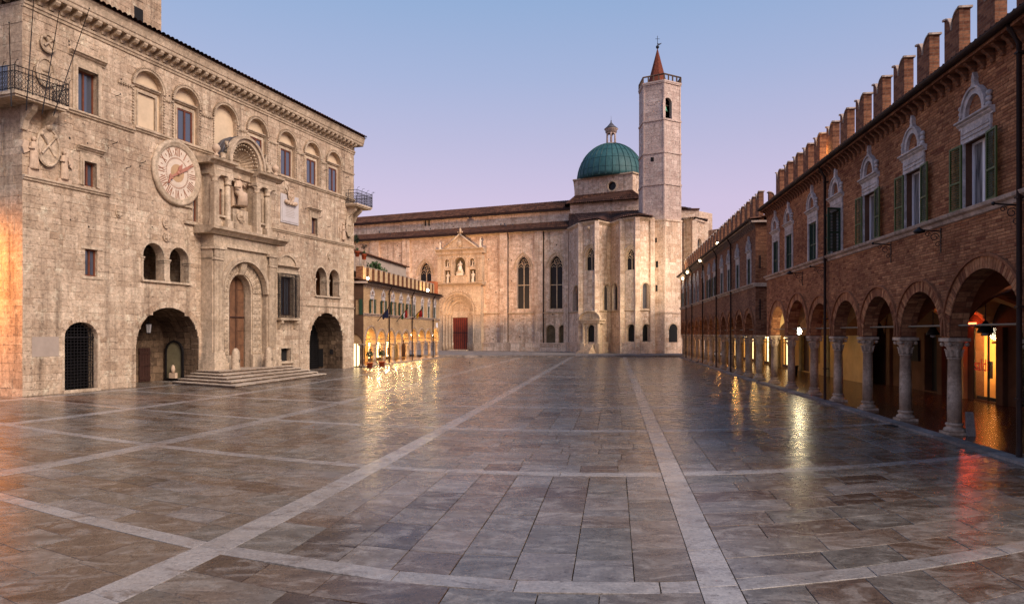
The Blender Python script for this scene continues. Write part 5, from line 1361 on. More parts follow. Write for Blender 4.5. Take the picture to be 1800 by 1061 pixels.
# ---- near brick house, right
k_ = math.hypot(1, .1238)
sN = lambda Y: (34.96 - Y) * k_
nea = thing('brick_house', 'near red brick arcaded house with swallowtail battlements on the right', 'house', (NEA.O[0], NEA.O[1], 0), NEA.rz())
D5 = 5.3
pN = lambda x: NEA.px(x, 600, D5)[0]
near_shops = [(pN(1712), pN(1754), .1, 2.75, 'none'), (pN(1787), pN(1840), .1, 2.9, 'none'), (pN(1540), pN(1563), .3, 2.75, 'roller'), (pN(1625), pN(1650), .1, 2.5, 'dark'), (pN(1484), pN(1512), .1, 2.7, 'dark'),
              ]
near_shops = [q for q in near_shops if q[0] > 0]
house(nea, NEA, dict(th=.4, zcap=2.38, cols=[sN(y) for y in (34.3, 31.25, 27.95, 25.15, 22.4, 19.65, 16.95, 13.6, 10.8, 8.0)], eave=8.62, brick='brick', real=True, gap=.2, ringw=.27, cr=.155,
    ww=1.0, wz=5.32, wh=1.5, wins=[(sN(34.2 - 1.1), 'closed'), (sN(30.8), 'closed'), (sN(27.4), 'closed'), (sN(24.65), 'half'), (sN(21.6), 'open'), (sN(18.6), 'open'), (sN(15.53), 'open'), (sN(12.4), 'open')],
    cstep=.36, corb='brickwall', mw=.72, mh=1.55, merl=[sN(15.9 + 1.5 * i) for i in range(-3, 13)], pipes=[sN(25.6), sN(13.77)], deep=D5,
    vaultm=lambda i: 'cream' if i < 4 else 'redlight_vault', pre=6, backm='dim_wall', shops=near_shops, hood='brick', winm='white_stone'))
# the lit shop with its sale sign
a, b = near_shops[0][0], near_shops[0][1]; z0, z1 = .1, 2.75; wdt = b - a
t = MB(); t.box(a - .1, b + .1, D5 + 2.2, D5 + 2.3, 0, 3.2); t.box(a - .12, a - .1, D5 + .35, D5 + 2.3, 0, 3.2); t.box(b + .1, b + .12, D5 + .35, D5 + 2.3, 0, 3.2); t.box(a - .1, b + .1, D5 + .35, D5 + 2.3, 3.0, 3.1); t.box(a - .1, b + .1, D5 + .36, D5 + 2.3, -.02, .08); sh = t.build('shop_room', M['wall_ochre'], nea)
t = MB(); f = .05; mid = a + wdt * .60
for q in (a, b - f, mid): t.box(q, q + f, D5 - .02, D5 + .04, z0, z1)
t.box(a, b, D5 + .1, D5 + .16, z0, z0 + .12); t.box(a, b, D5 + .1, D5 + .16, z1 - .08, z1); t.box(mid + .05, b - f, D5 + .1, D5 + .16, z1 - .62, z1 - .55); t.box(mid - .5, b, D5 + .02, D5 + .1, z1 - .35, z1 - .02); t.build('shop_door_frame', M['black'], sh)
t = MB(); t.box(mid + .09, mid + .13, D5 + .02, D5 + .1, .9, 1.5); t.build('door_handle', M['iron'], sh)
t = MB()
for i in range(4): t.box(mid, b, D5 + 1.2, D5 + 1.6, .6 + i * .5, .63 + i * .5); [t.box(q, q + .1, D5 + 1.25, D5 + 1.4, .64 + i * .5, .64 + i * .5 + rh.uniform(.1, .3)) for q in [mid + .08 + j * .17 for j in range(4)]]
t.lathe([(.05, 0), (.25, .02), (.16, .7), (.12, 1.0), (.2, 1.25), (.08, 1.42), (.1, 1.5), (.08, 1.62), (.001, 1.66)], (mid - .35, D5 + .9, .1), 12)
t.build('shelves_and_mannequin', M['red_cloth'], sh)
t = MB(); t.box(a + .5, mid + .9, D5 + 1.5, D5 + 1.6, 1.85, 2.35); t.box(b - .1, b + .08, D5 + .5, D5 + 1.6, 1.3, 1.75); t.build('lit_display', M['bulb_shop'] if 'bulb_shop' in M else m_emit('shop_lamp', (1, .72, .34), 12), sh)
t = MB(); t.box(a, b, D5 + .0, D5 + .006, z0, z1); t.build('shop_glass', M['clear'], sh)
tcu = bpy.data.curves.new('sale_lettering', 'FONT'); tcu.body = 'saldi'; tcu.size = .62; tcu.extrude = .004
to = bpy.data.objects.new('t', tcu); sc.collection.objects.link(to); dg = bpy.context.evaluated_depsgraph_get(); me = bpy.data.meshes.new_from_object(to.evaluated_get(dg)); bpy.data.objects.remove(to)
M['red_letter'] = m_plain('red_lettering', rgb(200, 22, 20), .5, var=.05); me.materials.clear(); me.materials.append(M['red_letter'])
lt = link('sale_lettering', me, sh, (a + .08, D5 - .03, 1.15)); lt.rotation_euler = (R(90), 0, 0); wd = max(v.co.x for v in me.vertices); lt.scale = ((mid - a) / wd * .98, 1, 1)
wp = NEA.to((a + b) / 2, D5 + 1.0, 2.3); point('shop_light', wp, 480, (1, .46, .12), .15, nea)
wp = NEA.to(a + .5, D5 - .5, 2.9); point('red_sign_light', wp, 30, (1, .09, .02), .12, nea)
t = MB(); t.box(a - .1, a + .3, D5 - .14, D5 - .06, 2.80, 2.88); rs = t.build('red_neon_tube', M['redsign'], sh)
# lattice shutter right of it
a2, b2_ = near_shops[1][0], near_shops[1][1]
t = MB()
for i in range(int((b2_ - a2) / .14)): x = a2 + i * .14; t.box(x - .01, x + .01, D5 + .04, D5 + .06, .1, 2.9)
for j in range(26): z = .1 + j * .11; t.box(a2, b2_, D5 + .035, D5 + .065, z - .008, z + .008)
lg = t.build('lattice_shutter', M['iron'], nea)
t = MB(); t.box(a2, b2_, D5 + .5, D5 + .52, 1.3, 2.5); t.build('dim_glow_panel', m_emit('dim_shop_glow', (.9, .75, .2), .35), lg); t = MB(); t.box(a2, b2_, D5 + .53, D5 + .56, .1, 2.9); t.build('shop_back', M['black'], lg)  # panel glows by itself: dim shop light put into its surface
# notice case, piers on the rear wall
t = MB(); x0, x1 = pN(1598), pN(1618); t.box(x0, x1, D5 - .1, D5 - .001, 1.3, 2.2); t.build('notice_case', M['black'], nea)
for x in (1568, 1660, 1701, 1758):
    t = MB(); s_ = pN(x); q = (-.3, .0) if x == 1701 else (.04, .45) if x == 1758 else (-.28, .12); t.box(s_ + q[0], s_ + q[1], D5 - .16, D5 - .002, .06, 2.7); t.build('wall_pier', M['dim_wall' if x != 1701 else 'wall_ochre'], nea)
# lamps of the near house
def world_of(fr, s, d, z): return fr.to(s, d, z)
wp = atY(1404, 581, 33.0); lamp_bulb('arcade_lamp', 'glaring white globe lamp hanging in the near arcade between two columns', wp, 'bulb_white', .14, arm=(0, 0, .7))
point('arcade_light', (wp[0], wp[1], wp[2] - .28), 90, (1, .80, .46), .16)
wp = atY(1447, 278, NEA.O[1] * 0 + 26.4); lamp_bulb('gutter_lamp', 'orange lamp between battlements of the near brick house', (wp[0] + .25, wp[1], wp[2]), 'bulb', .15, arm=(0, 0, -.35))
point('gutter_light', (wp[0] - .05, wp[1] + .1, wp[2] + .25), 25, (1, .5, .14), .1)
for i, (x, y, lab) in enumerate(((1655, 418, 'scrolled iron wall bracket with a dish lamp below the nearest shuttered windows'), (1567, 440, 'scrolled iron wall bracket without a lamp, below the second pair of green shutters'), (1411, 487, 'scrolled iron wall bracket with a dish lamp, left of the near downpipe'), (1449, 478, 'small iron wall bracket beside the near downpipe'), (1794, 375, 'iron wall bracket at the right edge, beside the last downpipe'))):
    s_, z = NEA.px(x, y); p = NEA.to(s_, 0, z)
    b = thing('wall_bracket', lab, 'bracket', p, NEA.rz())
    t = MB(); t.box(-.02, .02, -.03, 0, -.45, .3); t.tube([(0, -.02, .2), (0, -.62, .26)], .022, 5); b.scale = (.8, .8, .8)
    for (cy, cz, r) in ((-.2, .02, .14), (-.4, .12, .08), (-.1, -.2, .09)):
        t.tube([(0, cy + r * (1 - k * .05) * math.cos(k * .6), cz + r * (1 - k * .05) * math.sin(k * .6)) for k in range(14)], .012, 4)
    t.build('scroll_arm', M['iron'], b)
    if i in (0, 2): t = MB(); t.lathe([(.02, .1), (.06, .06), (.17, -.02), (.16, -.07), (.001, -.1)], (0, -.64, .24), 10); t.build('lamp_dish', M['iron'], b)
    else: t = MB(); t.ball((0, -.63, .26), .05, 6, 5); t.build('knob', M['iron'], b)
for lab, (x, y, Y) in (('black bell-shaped lantern hanging in the near arcade by the first dark arch', (1444, 584, 28.2)), ('black lantern in the dark third arch from the right edge', (1606, 582, 21.5)), ('black lantern in the shadow behind the front column', (1695, 577, 18.6))):
    p = atY(x, y, Y); b = thing('hanging_lantern', lab, 'lantern', (p[0] + .9, p[1] + .5, p[2])); t = MB(); t.lathe([(.2, -.12), (.19, -.06), (.1, .1), (.05, .2), (.001, .24)], (0, 0, 0), 10); t.tube([(0, 0, .2), (0, 0, .9)], .015, 4); t.build('shade', M['iron'], b); t = MB(); t.lathe([(.001, -.2), (.08, -.17), (.08, -.1)], (0, 0, 0), 8); t.build('dead_bulb', M['curtain'], b)
# small board leaning by the nearest column
p = NEA.to(sN(16.62), .40, .06); b = thing('leaning_slab', 'grey stone slab leaning behind the base of the nearest column', 'slab', p, NEA.rz()); t = MB(); t.hexa([(-.12, -.05, 0), (.0, -.05, 0), (-.10, -.05, .52), (-.15, -.05, .56), (-.12, .12, 0), (.0, .12, 0), (-.10, .12, .52), (-.15, .12, .56)]); t.build('slab', M['grey_stone'], b)

# ---- far brick house, right
kf = math.hypot(1, .1345)
sF = lambda Y: (74.2 - Y) * kf
fx = None
far = thing('brick_house', 'far low brick arcaded house running from the near one to the church tower', 'house', (FAR.O[0], FAR.O[1], 0), FAR.rz())
ncol = 13; cols = [sF(73.4 - (73.4 - 37.25) * i / ncol) for i in range(ncol + 1)]; cols[-1] = FAR.L - .28
pF = lambda x: FAR.px(x, 600, 4.6)[0]
wy = [71.5, 68.6, 65.4, 62.4, 60.0, 56.6, 53.4, 50.8, 47.6, 44.9, 41.9, 38.55]
fshops = []
for i in range(8): a, b = cols[i] + .5, cols[i + 1] - .5; fshops.append((a, b, .1, 2.3, ['door', 'lit', 'roller', 'lit', 'lit', 'dark', 'lit', 'door', 'lit', 'roller', 'lit', 'lit', 'lit'][i]))
fshops += [(pF(1376), pF(1386), .1, 2.3, 'lit'), (pF(1409), pF(1422), .1, 2.5, 'door'), (pF(1434), pF(1441.5), .7, 2.1, 'dark')]
house(far, FAR, dict(th=.5, zcap=2.38, cols=cols, eave=8.42, brick='brickwall', gap=.22, ringw=.26, cr=.18, ww=.85, wz=5.15, wh=1.42,
    wins=[(sF(y), 'open' if i in (0, 6, 7) else 'closed') for i, y in enumerate(wy)], cstep=.5, mw=.85, mh=1.5, merl=[FAR.L - .9 - 1.52 * i for i in range(24) if FAR.L - .9 - 1.52 * i > .2],
    pipes=[FAR.s_(1288), FAR.s_(1262), FAR.s_(1237.5), FAR.s_(1218.5), FAR.s_(1208)], deep=4.6, ext=3.2, vaultm=lambda i: 'cream', backm='wall_ochre', shops=fshops, hood='brick'))
t = MB(); mm = merlon_mesh(.62, 1.5, .3, 'brickwall')
for k in range(3): q = link('merlon', mm[0], far, (FAR.L - .25, .75 + k * 1.4, 8.47), R(90)); link('coping', mm[1], q)
for q in ((0, .25, -.25, 8.32, 8.42), (-.02, .12, -.1, 4.95, 5.15)): t = MB(); t.box(FAR.L + q[0], FAR.L + q[1], q[2], 2.2, q[3], q[4]); t.build('return_cornice', M['sill'], far)
for q in ((5.9, 6.6), (3.2, 4.3)): t = MB(); t.box(FAR.L + .002, FAR.L + .02, .2, .26, *q); t.build('wall_slit', M['black'], far)
for i, (x, y) in enumerate(((1262, 428), (1231, 457), (1208.5, 478), (1200.5, 489))):
    s_, z = FAR.px(x, y, -.3); p = FAR.to(s_, -.32, z)
    nm_ = ['nearest of the four lit lamps along the far house gutter', 'second nearest of the four lit lamps along the far house gutter', 'third nearest of the four lit lamps along the far house gutter', 'farthest of the four lit lamps along the far house gutter'][i]
    lamp_bulb('gutter_lamp', nm_, p, 'bulb', .11, 'lamps along the far house gutter', arm=(0, .15, -.35))
    aim = [(14.5, 80, 9), (11, 79, 8), (17, 78, 10), (10, 78, 4)][i]
    spot('gutter_floodlight', (p[0] - 1.1, p[1] + 1.0, p[2] + .25), aim, [5200, 5600, 5200, 3600][i], (1, .82, .56), [34, 40, 54, 60][i], 1, .2)
for i, (y_, e, c) in enumerate(((39.2, 36, (1, .66, .28)), (43.5, 42, (1, .55, .16)), (50, 80, (1, .55, .14)), (56.5, 120, (1, .46, .10)), (62, 120, (1, .42, .10)), (68.5, 80, (1, .52, .14)))):
    p = FAR.to(sF(y_), 2.4, 3.05)
    b = lamp_bulb('arcade_lamp', ['warm lamp under the nearest vault of the far arcade', 'warm lamp under the third vault of the far arcade', 'warm lamp under the middle vault of the far arcade', 'deep orange lamp under the far arcade, nearer one', 'deep orange lamp under the far arcade, farther one', 'warm lamp under the vault next to the church'][i], p, 'bulb', .09, 'lamps in the far arcade', arm=(0, 0, .4))
    point('arcade_light', (p[0], p[1], p[2] - .2), e, c, .12)
p = FAR.to(sF(41.0), 3.0, .06); b = thing('litter_bin', 'small dark bin standing in the lit far arcade', 'bin', p); t = MB(); t.lathe([(.16, 0), (.2, .5), (.22, .52), (.18, .55)], (0, 0, 0), 12); t.build('bin_body', M['iron'], b); t = MB(); t.lathe([(.225, .5), (.225, .55)], (0, 0, 0), 12); t.build('rim', M['black'], b)
# pigeons on the paving
for lab, (x, y) in (('grey pigeon on the paving nearest the far arcade kerb', (1226, 638)), ('grey pigeon on the paving left of the other, near the far arcade', (1215, 635)), ('lone dark pigeon on the open paving before the church', (826, 640))):
    X, Y = ground(x, y); b = thing('pigeon', lab, 'pigeon', (X, Y, 0), rh.uniform(0, 6))
    t = MB(); t.loft([(-.02, 0, .05, .03, .02), (0, 0, .08, .10, .05), (.01, 0, .13, .12, .06), (.05, 0, .18, .07, .045), (.08, 0, .22, .035, .03), (.085, 0, .26, .035, .03), (.085, 0, .285, .01, .01)], 10); t.box(-.2, -.08, -.03, .03, .11, .13); t.box(.11, .14, -.006, .006, .25, .262); t.build('body', M['lead'], b)
    t = MB(); t.tube([(0, .02, .06), (0, .02, 0)], .007, 4); t.tube([(0, -.02, .06), (0, -.02, 0)], .007, 4); t.build('legs', M['pink'], b)

# ---- small arcaded house, left of centre
lho = thing('small_arcaded_house', 'small pale arcaded house with battlements and golden lit shops beside the palace', 'house', (LHO.O[0], LHO.O[1], 0), LHO.rz())
lc = [LHO.px(x, 600)[0] for x in (640.5, 661.8, 678, 693.9, 706.3, 719.3, 734, 746.8, 758.5, 770)]
lc[0] = .18; lc[-1] = LHO.L - .15
lw = [LHO.px(x, 600)[0] for x in (653.5, 672.8, 689.7, 703.9, 716.5, 727.4, 741.6, 753.2, 763.6)]
ls = []
for i in range(9): a, b = lc[i] + .35, lc[i + 1] - .35; ls.append((a, b, .08, 1.75, ['lit', 'lit', 'lit', 'lit', 'lit', 'lit', 'lit', 'roller', 'door'][i]))
mx = [.35 + 1.19 * i for i in range(17)]
house(lho, LHO, dict(th=.4, zcap=1.72, cols=lc, eave=6.25, brick='brick_pale', gap=.18, ringw=.17, cr=.15, ww=.62, wz=3.98, wh=1.08,
    wins=[(c, 'open' if i < 5 else 'closed') for i, c in enumerate(lw)], cstep=.42, mw=.62, mh=1.15, merl=mx, mbrick='brickwall', faced=True, pipes=[LHO.px(682, 600)[0], LHO.px(722.5, 600)[0], LHO.px(759.5, 600)[0]], deep=3.2,
    vaultm=lambda i: 'cream', backm='wall_ochre', shops=ls, corb='sill', hood='sill', leafm='dgreen'))
t = MB(); t.box(.2, LHO.L - .2, 1.0, 1.1, 6.4, 7.15); t.build('rear_parapet', M['dim_wall'], lho)
# its end wall towards the viewer, with an arch and a window
EW = Fr((-3.2, 0), (0, 0))
t = MB(); eh = Hole(-1.7, -.14, 0, 1.75, 'arch', .78)
xs_ = [h for h in [eh]]
vs = []
m1 = MB(); wall(m1, -4.5, -.02, 0, 6.3, [eh, Hole(-.6, -.32, 3.85, 5.0)], 0, .3)
def turned(mb):   # end wall runs back from the front corner: local (x, y) -> faces the viewer
    return mb
c_ = -PAL.rz() * 0 - LHO.rz()
ev = m1.build('end_wall', M['dim_wall'], lho); ev.rotation_euler = (0, 0, -LHO.rz()); ev.location = (-.0, -.02, 0)
t = MB(); t.box(-.32, -.08, -.04, -.002, 3.85, 5.0); t.build('end_shutter', M['dgreen'], ev)
t = MB(); t.box(-4.5, .3, -.25, 0, 6.15, 6.3); t.build('end_cornice', M['sill'], ev)
t = MB(); t.box(-.6, -.32, .12, .14, 3.85, 5.0); t.build('end_window', M['curtain_glass'], ev)
t = MB(); t.box(-1.7, -.14, .5, .52, 0, 2.5); t.build('shop_window', M['shopglow'], ev)  # glowing panel carries the shop light
t = MB()
for x in (-1.5, -1.1, -.62, -.34): t.box(x - .04, x + .04, .3, .36, 0, 1.8)
t.box(-1.7, -.14, .3, .36, 1.75, 1.83); t.build('shop_frame', M['dark_door'], ev)
for i in range(9):
    
    p = LHO.to((lc[i] + lc[i + 1]) / 2, 1.7, 2.35); n_ = ['first', 'second', 'third', 'fourth', 'fifth', 'sixth', 'seventh', 'eighth', 'ninth'][i]
    lamp_bulb('arcade_lamp', 'small warm lamp under the %s arch of the small arcaded house from the palace' % n_, p, 'bulb', .07, 'lamps in the small arcaded house', arm=(0, 0, .25))
    point('arcade_light', (p[0], p[1], p[2] - .15), [300, 290, 280, 270, 250, 220, 200, 180, 170][i], (1, .60, .22), .1)
for i, (x, y, lab) in enumerate(((646.6, 488.5, 'bright lamp on the gutter of the small arcaded house, at its near corner'), (751.8, 509.6, 'bright lamp on the gutter of the small arcaded house, toward its far end'))):
    s_, z = LHO.px(x, y, -.35); p = LHO.to(s_, -.35, z); lamp_bulb('gutter_lamp', lab, p, 'bulb_white', .09 if i == 0 else .12, None, arm=(0, .2, -.2)); point('gutter_light', (p[0] + .25, p[1] - .1, p[2] + .1), 70, (1, .7, .32), .1)
p = LHO.to(*[LHO.px(763, 587)[0], .2][:2], LHO.px(763, 587)[1]); lb = lamp_bulb('arcade_lamp', 'tall flaring lamp hanging in the last arch of the small arcaded house', p, 'bulb_white', .13, None, arm=(0, 0, .5))
t = MB(); t.lathe([(.1, .1), (.07, .35), (.03, .55), (.001, .62)], (0, 0, 0), 8); t.build('upper_glow', M['bulb_white'], lb); point('arcade_light', (p[0] + .3, p[1], p[2]), 60, (1, .6, .2), .12)
# hidden roof floods that wash the church wall orange
for i, (s_, aim, e) in enumerate(((13.5, (-18.0, 96, 6.5), 20000), (18.5, (-13.0, 95, 6.5), 20000))):
    p = LHO.to(s_, 2.2, 6.75); b = thing('roof_floodlight', ['box floodlight on the roof behind the middle battlements, aimed at the church', 'box floodlight on the roof near the church end, aimed at the church'][i], 'floodlight', p)
    t = MB(); t.box(-.2, .2, -.1, .1, -.15, .15); t.box(-.03, .03, -.03, .03, -.5, -.15); t.build('lamp_box', M['iron'], b); t = MB(); t.box(-.17, .17, .101, .12, -.12, .12); t.build('lens', M['bulb'], b)
    spot('floodlight_beam', (p[0], p[1] + .25, p[2] + .1), aim, e, (1, .58, .28), 110, .9, .15)
# flags
for i, (x0, y0, x1, y1, cols_, lab) in enumerate(((663.7, 563.7, 684, 540, ['blue_cloth'], 'dark blue flag on a slanted pole below the second window'), (697, 565, 717, 541, ['green_cloth', 'white_cloth', 'red_cloth'], 'green white and red flag on a slanted pole, middle of three'), (724, 562, 743, 541, ['yellow_cloth', 'red_cloth'], 'yellow and red flag on a slanted pole, farthest of three'))):
    s0, z0_ = LHO.px(x0, y0); s1, z1_ = LHO.px(x1, y1, -1.1); p = LHO.to(s0, 0, z0_)
    b = thing('wall_flag', lab, 'flag', p, LHO.rz()); ds, dz = s1 - s0, z1_ - z0_
    t = MB(); t.tube([(0, 0, 0), (ds, -1.1, dz)], .03, 6); t.ball((ds, -1.1, dz), .05, 6, 4); t.build('pole', M['iron'], b)
    n = len(cols_)
    for j, cm_ in enumerate(cols_):
        t = MB(); vs = []; fs = []
        for k in range(7):
            q = .45 + .45 * (j + k / 6) / n
            for r_ in range(6): vs.append((ds * q + .02 * math.sin(k * 2 + r_), -1.1 * q + .10 * math.sin(k * 1.4 + r_ * .8) * r_ / 5, dz * q - r_ * .10 * (1 + .3 * math.sin(q * 9))))
        for k in range(6):
            for r_ in range(5): o_ = k * 6 + r_; fs.append((o_, o_ + 6, o_ + 7, o_ + 1))
        t.add(vs, fs, .5, True); t.build('cloth', M[cm_], b)
# potted plants before the arcade and on the terrace
def leafball(t, c, r, n, size, rnd, sz=1.0):
    for _ in range(n):
        v = Vector((rnd.gauss(0, 1), rnd.gauss(0, 1), rnd.gauss(0, 1))).normalized() * r * rnd.uniform(.45, 1.05); v.z *= sz
        p = Vector(c) + v; a = Vector((rnd.gauss(0, 1), rnd.gauss(0, 1), rnd.gauss(0, 1))).normalized(); b = a.cross(Vector((rnd.gauss(0, 1), rnd.gauss(0, 1), rnd.gauss(0, 1)))).normalized(); s_ = size * rnd.uniform(.6, 1.4)
        t.add([p - a * s_, p - b * s_ * .45, p + a * s_, p + b * s_ * .45], [(0, 1, 2, 3)], rnd.random())
def pot_tree(lab, p, pr, ph, th_, cr, mat='leaf_dark', two=False, cat='potted plant'):
    b = thing('potted_plant', lab, cat, p); t = MB(); t.lathe([(pr * .7, 0), (pr, ph * .9), (pr * 1.1, ph * .9), (pr * 1.1, ph), (pr * .85, ph), (pr * .8, ph * .9)], (0, 0, 0), 12); t.build('pot', M['terracotta'], b)
    t = MB(); t.tube([(0, 0, ph * .8), (.02, 0, ph + th_ * .5), (0, 0, ph + th_)], .025, 5); t.build('trunk', M['bark'], b)
    t = MB(); leafball(t, (0, 0, ph + th_ + cr * .6), cr, 260, cr * .22, rh); 
    o_ = t.build('crown', M[mat], b)
for lab, x, yb, yt in (('dark ball-clipped shrub in a square terracotta pot, nearer the palace', 647.5, 646, 617), ('dark ball-clipped shrub in a square terracotta pot, second from the palace', 669, 643.5, 616)):
    Y = 3075 / (yb - 585); X = (x - 900) / FOC * Y; hh_ = (yb - yt) / FOC * Y
    pot_tree(lab, (X + .1, Y, 0), .24, .36, hh_ - .36 - .35, .25)
pt = LHO.to(1.8, -.5, 0); b = thing('low_plant', 'low dark leafy plant on the paving between the two shrub pots', 'plant', (ground(659, 641)[0], ground(659, 641)[1], 0)); t = MB(); leafball(t, (0, 0, .12), .22, 120, .07, rh, .6); t.build('leaves', M['leaf_dark'], b); t = MB(); t.lathe([(.1, 0), (.14, .1), (.12, .12)], (0, 0, 0), 8); t.build('pot', M['terracotta'], b)

# ---- terrace house behind the battlements
TF = Fr((-14.6, 54.5), (-9.2, 66.5))
ter = thing('terrace_house', 'grey plastered roof storey with a sloping tiled roof behind the small battlements', 'house', (TF.O[0], TF.O[1], 0), TF.rz())
a0 = TF.px(622, 440)[0] - 1; a1, zt1 = TF.px(714, 470)
_, zt0 = TF.px(624, 440)
t = MB(); wall(t, a0, a1, 5.8, lambda x: zt0 + (zt1 - zt0) * (x - a0 - 1) / (a1 - a0 - 1), [], 0, 0); t.add([(a1, 0, 5.8), (a1, 5, 5.8), (a1, 5, zt1 + 1.4), (a1, 0, zt1)], [(0, 1, 2, 3)]); t.build('wall', M['grey_plaster'], ter)
t = MB(); t.hexa([(a0, -.25, zt0 + .02), (a1 + .2, -.25, zt1 + .0), (a1 + .2, -.25, zt1 + .10), (a0, -.25, zt0 + .12), (a0, 4, zt0 + .3), (a1 + .2, 4, zt1 + .3), (a1 + .2, 4, zt1 + .45), (a0, 4, zt0 + .45)]); t.build('roof', M['tile'], ter, fix=True)
t = MB(); w0 = TF.px(672, 470)[0]; t.box(w0, w0 + 1.4, -.03, 0, 6.0, 7.9); t.build('yellow_wall_patch', M['wall_ochre'], ter)
p = LHO.to(7.2, 2.0, 6.95); b = thing('terrace_bush', 'dense green bush growing on the terrace behind the small battlements', 'bush', p)
t = MB(); [leafball(t, (cx_, 0, cz_), r, 260, .12, rh) for cx_, cz_, r in ((0, .6, .8), (-.6, .9, .6), (.7, .5, .65), (.2, 1.1, .5))]; t.build('leaves', M['leaf'], b); t = MB(); [t.tube([(q, 0, -.3), (q * 1.4, 0, .9)], .03, 5) for q in (-.3, 0, .4)]; t.build('stems', M['bark'], b)
for i, (x, y, lab) in enumerate(((628, 447, 'terracotta pot with a small plant on the terrace beside the palace'), (640, 452, 'terracotta pot on the terrace, second from the palace'))):
    p = atY(x, y, 54.0); pot_tree(lab, (p[0], p[1], p[2] - .2), .2, .42, .12, .11, 'leaf'); t = MB(); t.box(p[0] - .16, p[0] + .16, p[1] - .16, p[1] + .16, 6.3, p[2] - .2); tag(t.build('pot_pillar', M['sill']), ['short pale pillar under the terrace pot nearest the palace', 'short pale pillar under the second terrace pot'][i], 'pillar')
for lab, x, y0, y1, cr in (('slim dark little tree on the terrace against the palace corner', 625.5, 438, 414, .28), ('bare round-headed sapling on the terrace roof', 640.5, 445, 430, .32)):
    p = atY(x, y0, 55.5); hh_ = (y0 - y1) / FOC * 55.5; b = thing('small_tree', lab, 'tree', (p[0], p[1], p[2] - .8)); t = MB(); t.tube([(0, 0, 0), (0, 0, .8 + hh_ * .7)], .03, 5)
    if cr > .3:
        for k in range(16): an = k * 2.4; t.tube([(0, 0, .8 + hh_ * .55), (cr * math.cos(an) * .7, cr * math.sin(an) * .7, .8 + hh_ * (.8 + .5 * rh.random()))], [.015, .006], 4)
    t.build('trunk', M['bark'], b); t = MB(); leafball(t, (0, 0, .8 + hh_ * .75), cr, 60 if cr > .3 else 220, .07, rh, 1.3 if cr < .3 else .8); t.build('crown', M['leaf_dark' if cr < .3 else 'bark'], b)
# orange brick turret end and small white sign at the far end of the house
t = MB(); t.box(LHO.L - 1.3, LHO.L - .1, .1, 1.0, 6.3, 7.75); t.build('orange_parapet', M['brick_orange'], lho)
t = MB(); s_, z = LHO.px(767.5, 571); t.box(s_ - .3, s_ + .25, -.06, 0, z - .28, z + .22); t.build('white_sign', M['white_paint'], lho)

# piers between the shops of the far arcade, and a cast drain cover by the near columns
for i in range(1, ncol):
    if cols[i] > 37.5: continue
    t = MB(); t.box(cols[i] - .22, cols[i] + .22, 4.6 - .10, 4.598, .06, 2.6); t.box(cols[i] - .28, cols[i] + .28, 4.6 - .14, 4.598, 2.6, 2.75); t.build('wall_pier', M['dull_plaster'], far)
X, Y = ground(1578, 748); b = thing('drain_cover', 'small dark iron drain cover in the paving by the second nearest column', 'drain cover', (X, Y, .004), .12)
t = MB(); t.box(-.28, .28, -.22, .22, 0, .012); t.build('frame', M['iron'], b); t = MB(); [t.box(-.24 + .08 * k, -.2 + .08 * k, -.18, .18, .0125, .018) for k in range(7)]; t.build('bars', M['black'], b)

# ------------------------------------------------------------------ church
rc = random.Random(5)
PZ = .18
ch = thing('church', 'long pale stone church with gothic windows, sculpted portal, apse chapels and a green dome', 'church')
blocks = MB()
def ctone(x, z, rnd): return min(1, max(0, rnd.gauss(.5, .27) + .1 * math.sin(x * .4 + z * .3)))
def face(p, q, z0, z1, holes, depth=.5, parent=ch, mat='church', name='wall', cb=blocks, chh=.26, bl=.45, stones=True):
    fr = p if isinstance(p, Fr) else Fr(p, q); L = fr.L if q is not None else fr.L
    t = MB(fr); wall(t, 0, L, z0, z1, holes, 0, depth); o = t.build(name, M[mat], parent)
    if stones:
        old = cb.fr; cb.fr = fr
        for a, b, c, d in masonry(0, L, z0, z1, holes, chh, bl, 0, .02, .3, rc):
            y = -rc.uniform(.004, .03)
            cb.add([(a, y, c), (b, y, c), (b, y, d), (a, y, d), (a, 0, c), (b, 0, c), (b, 0, d), (a, 0, d)], [(0, 1, 2, 3), (0, 4, 5, 1), (1, 5, 6, 2), (2, 6, 7, 3), (3, 7, 4, 0)], ctone(a, c, rc))
        cb.fr = old
    return fr, o
def pt(x, Y): return ((x - CX) / FOC * Y, Y)
def hx(fr, xa, xb, yt, yb, kind='rect', rise=None):
    a, z1 = fr.px(xa, yt); b, z1b = fr.px(xb, yt); _, z0 = fr.px((xa + xb) / 2, yb); _, zt = fr.px((xa + xb) / 2, yt)
    hw = (b - a) / 2; r = rise if rise is not None else (hw if kind == 'arch' else hw * 1.5 if kind == 'point' else 0)
    return Hole(a, b, z0, zt - r, kind, r)
C = CH.px
W0, W1, W2 = Hole(10.85, 12.7, 6.4, 10.5, 'point', 1.6), Hole(25.3, 27.0, 5.55, 10.85, 'point', 1.45), Hole(29.75, 31.45, 5.5, 10.75, 'point', 1.45)
N1, N2 = Hole(29.25, 30.5, 1.15, 2.9, 'arch', .62), Hole(30.95, 32.05, 1.15, 2.95, 'arch', .55)
face(CH, None, PZ, 15.76, [W0, W1, W2, N1, N2], .45)
def cbox(name, x0, x1, y0, y1, z0, z1, mat='church_trim', fr=CH, parent=ch, tint=.5):
    t = MB(fr); t.box(x0, x1, y0, y1, z0, z1, tint); return t.build(name, M[mat], parent)
LX = CH.s_
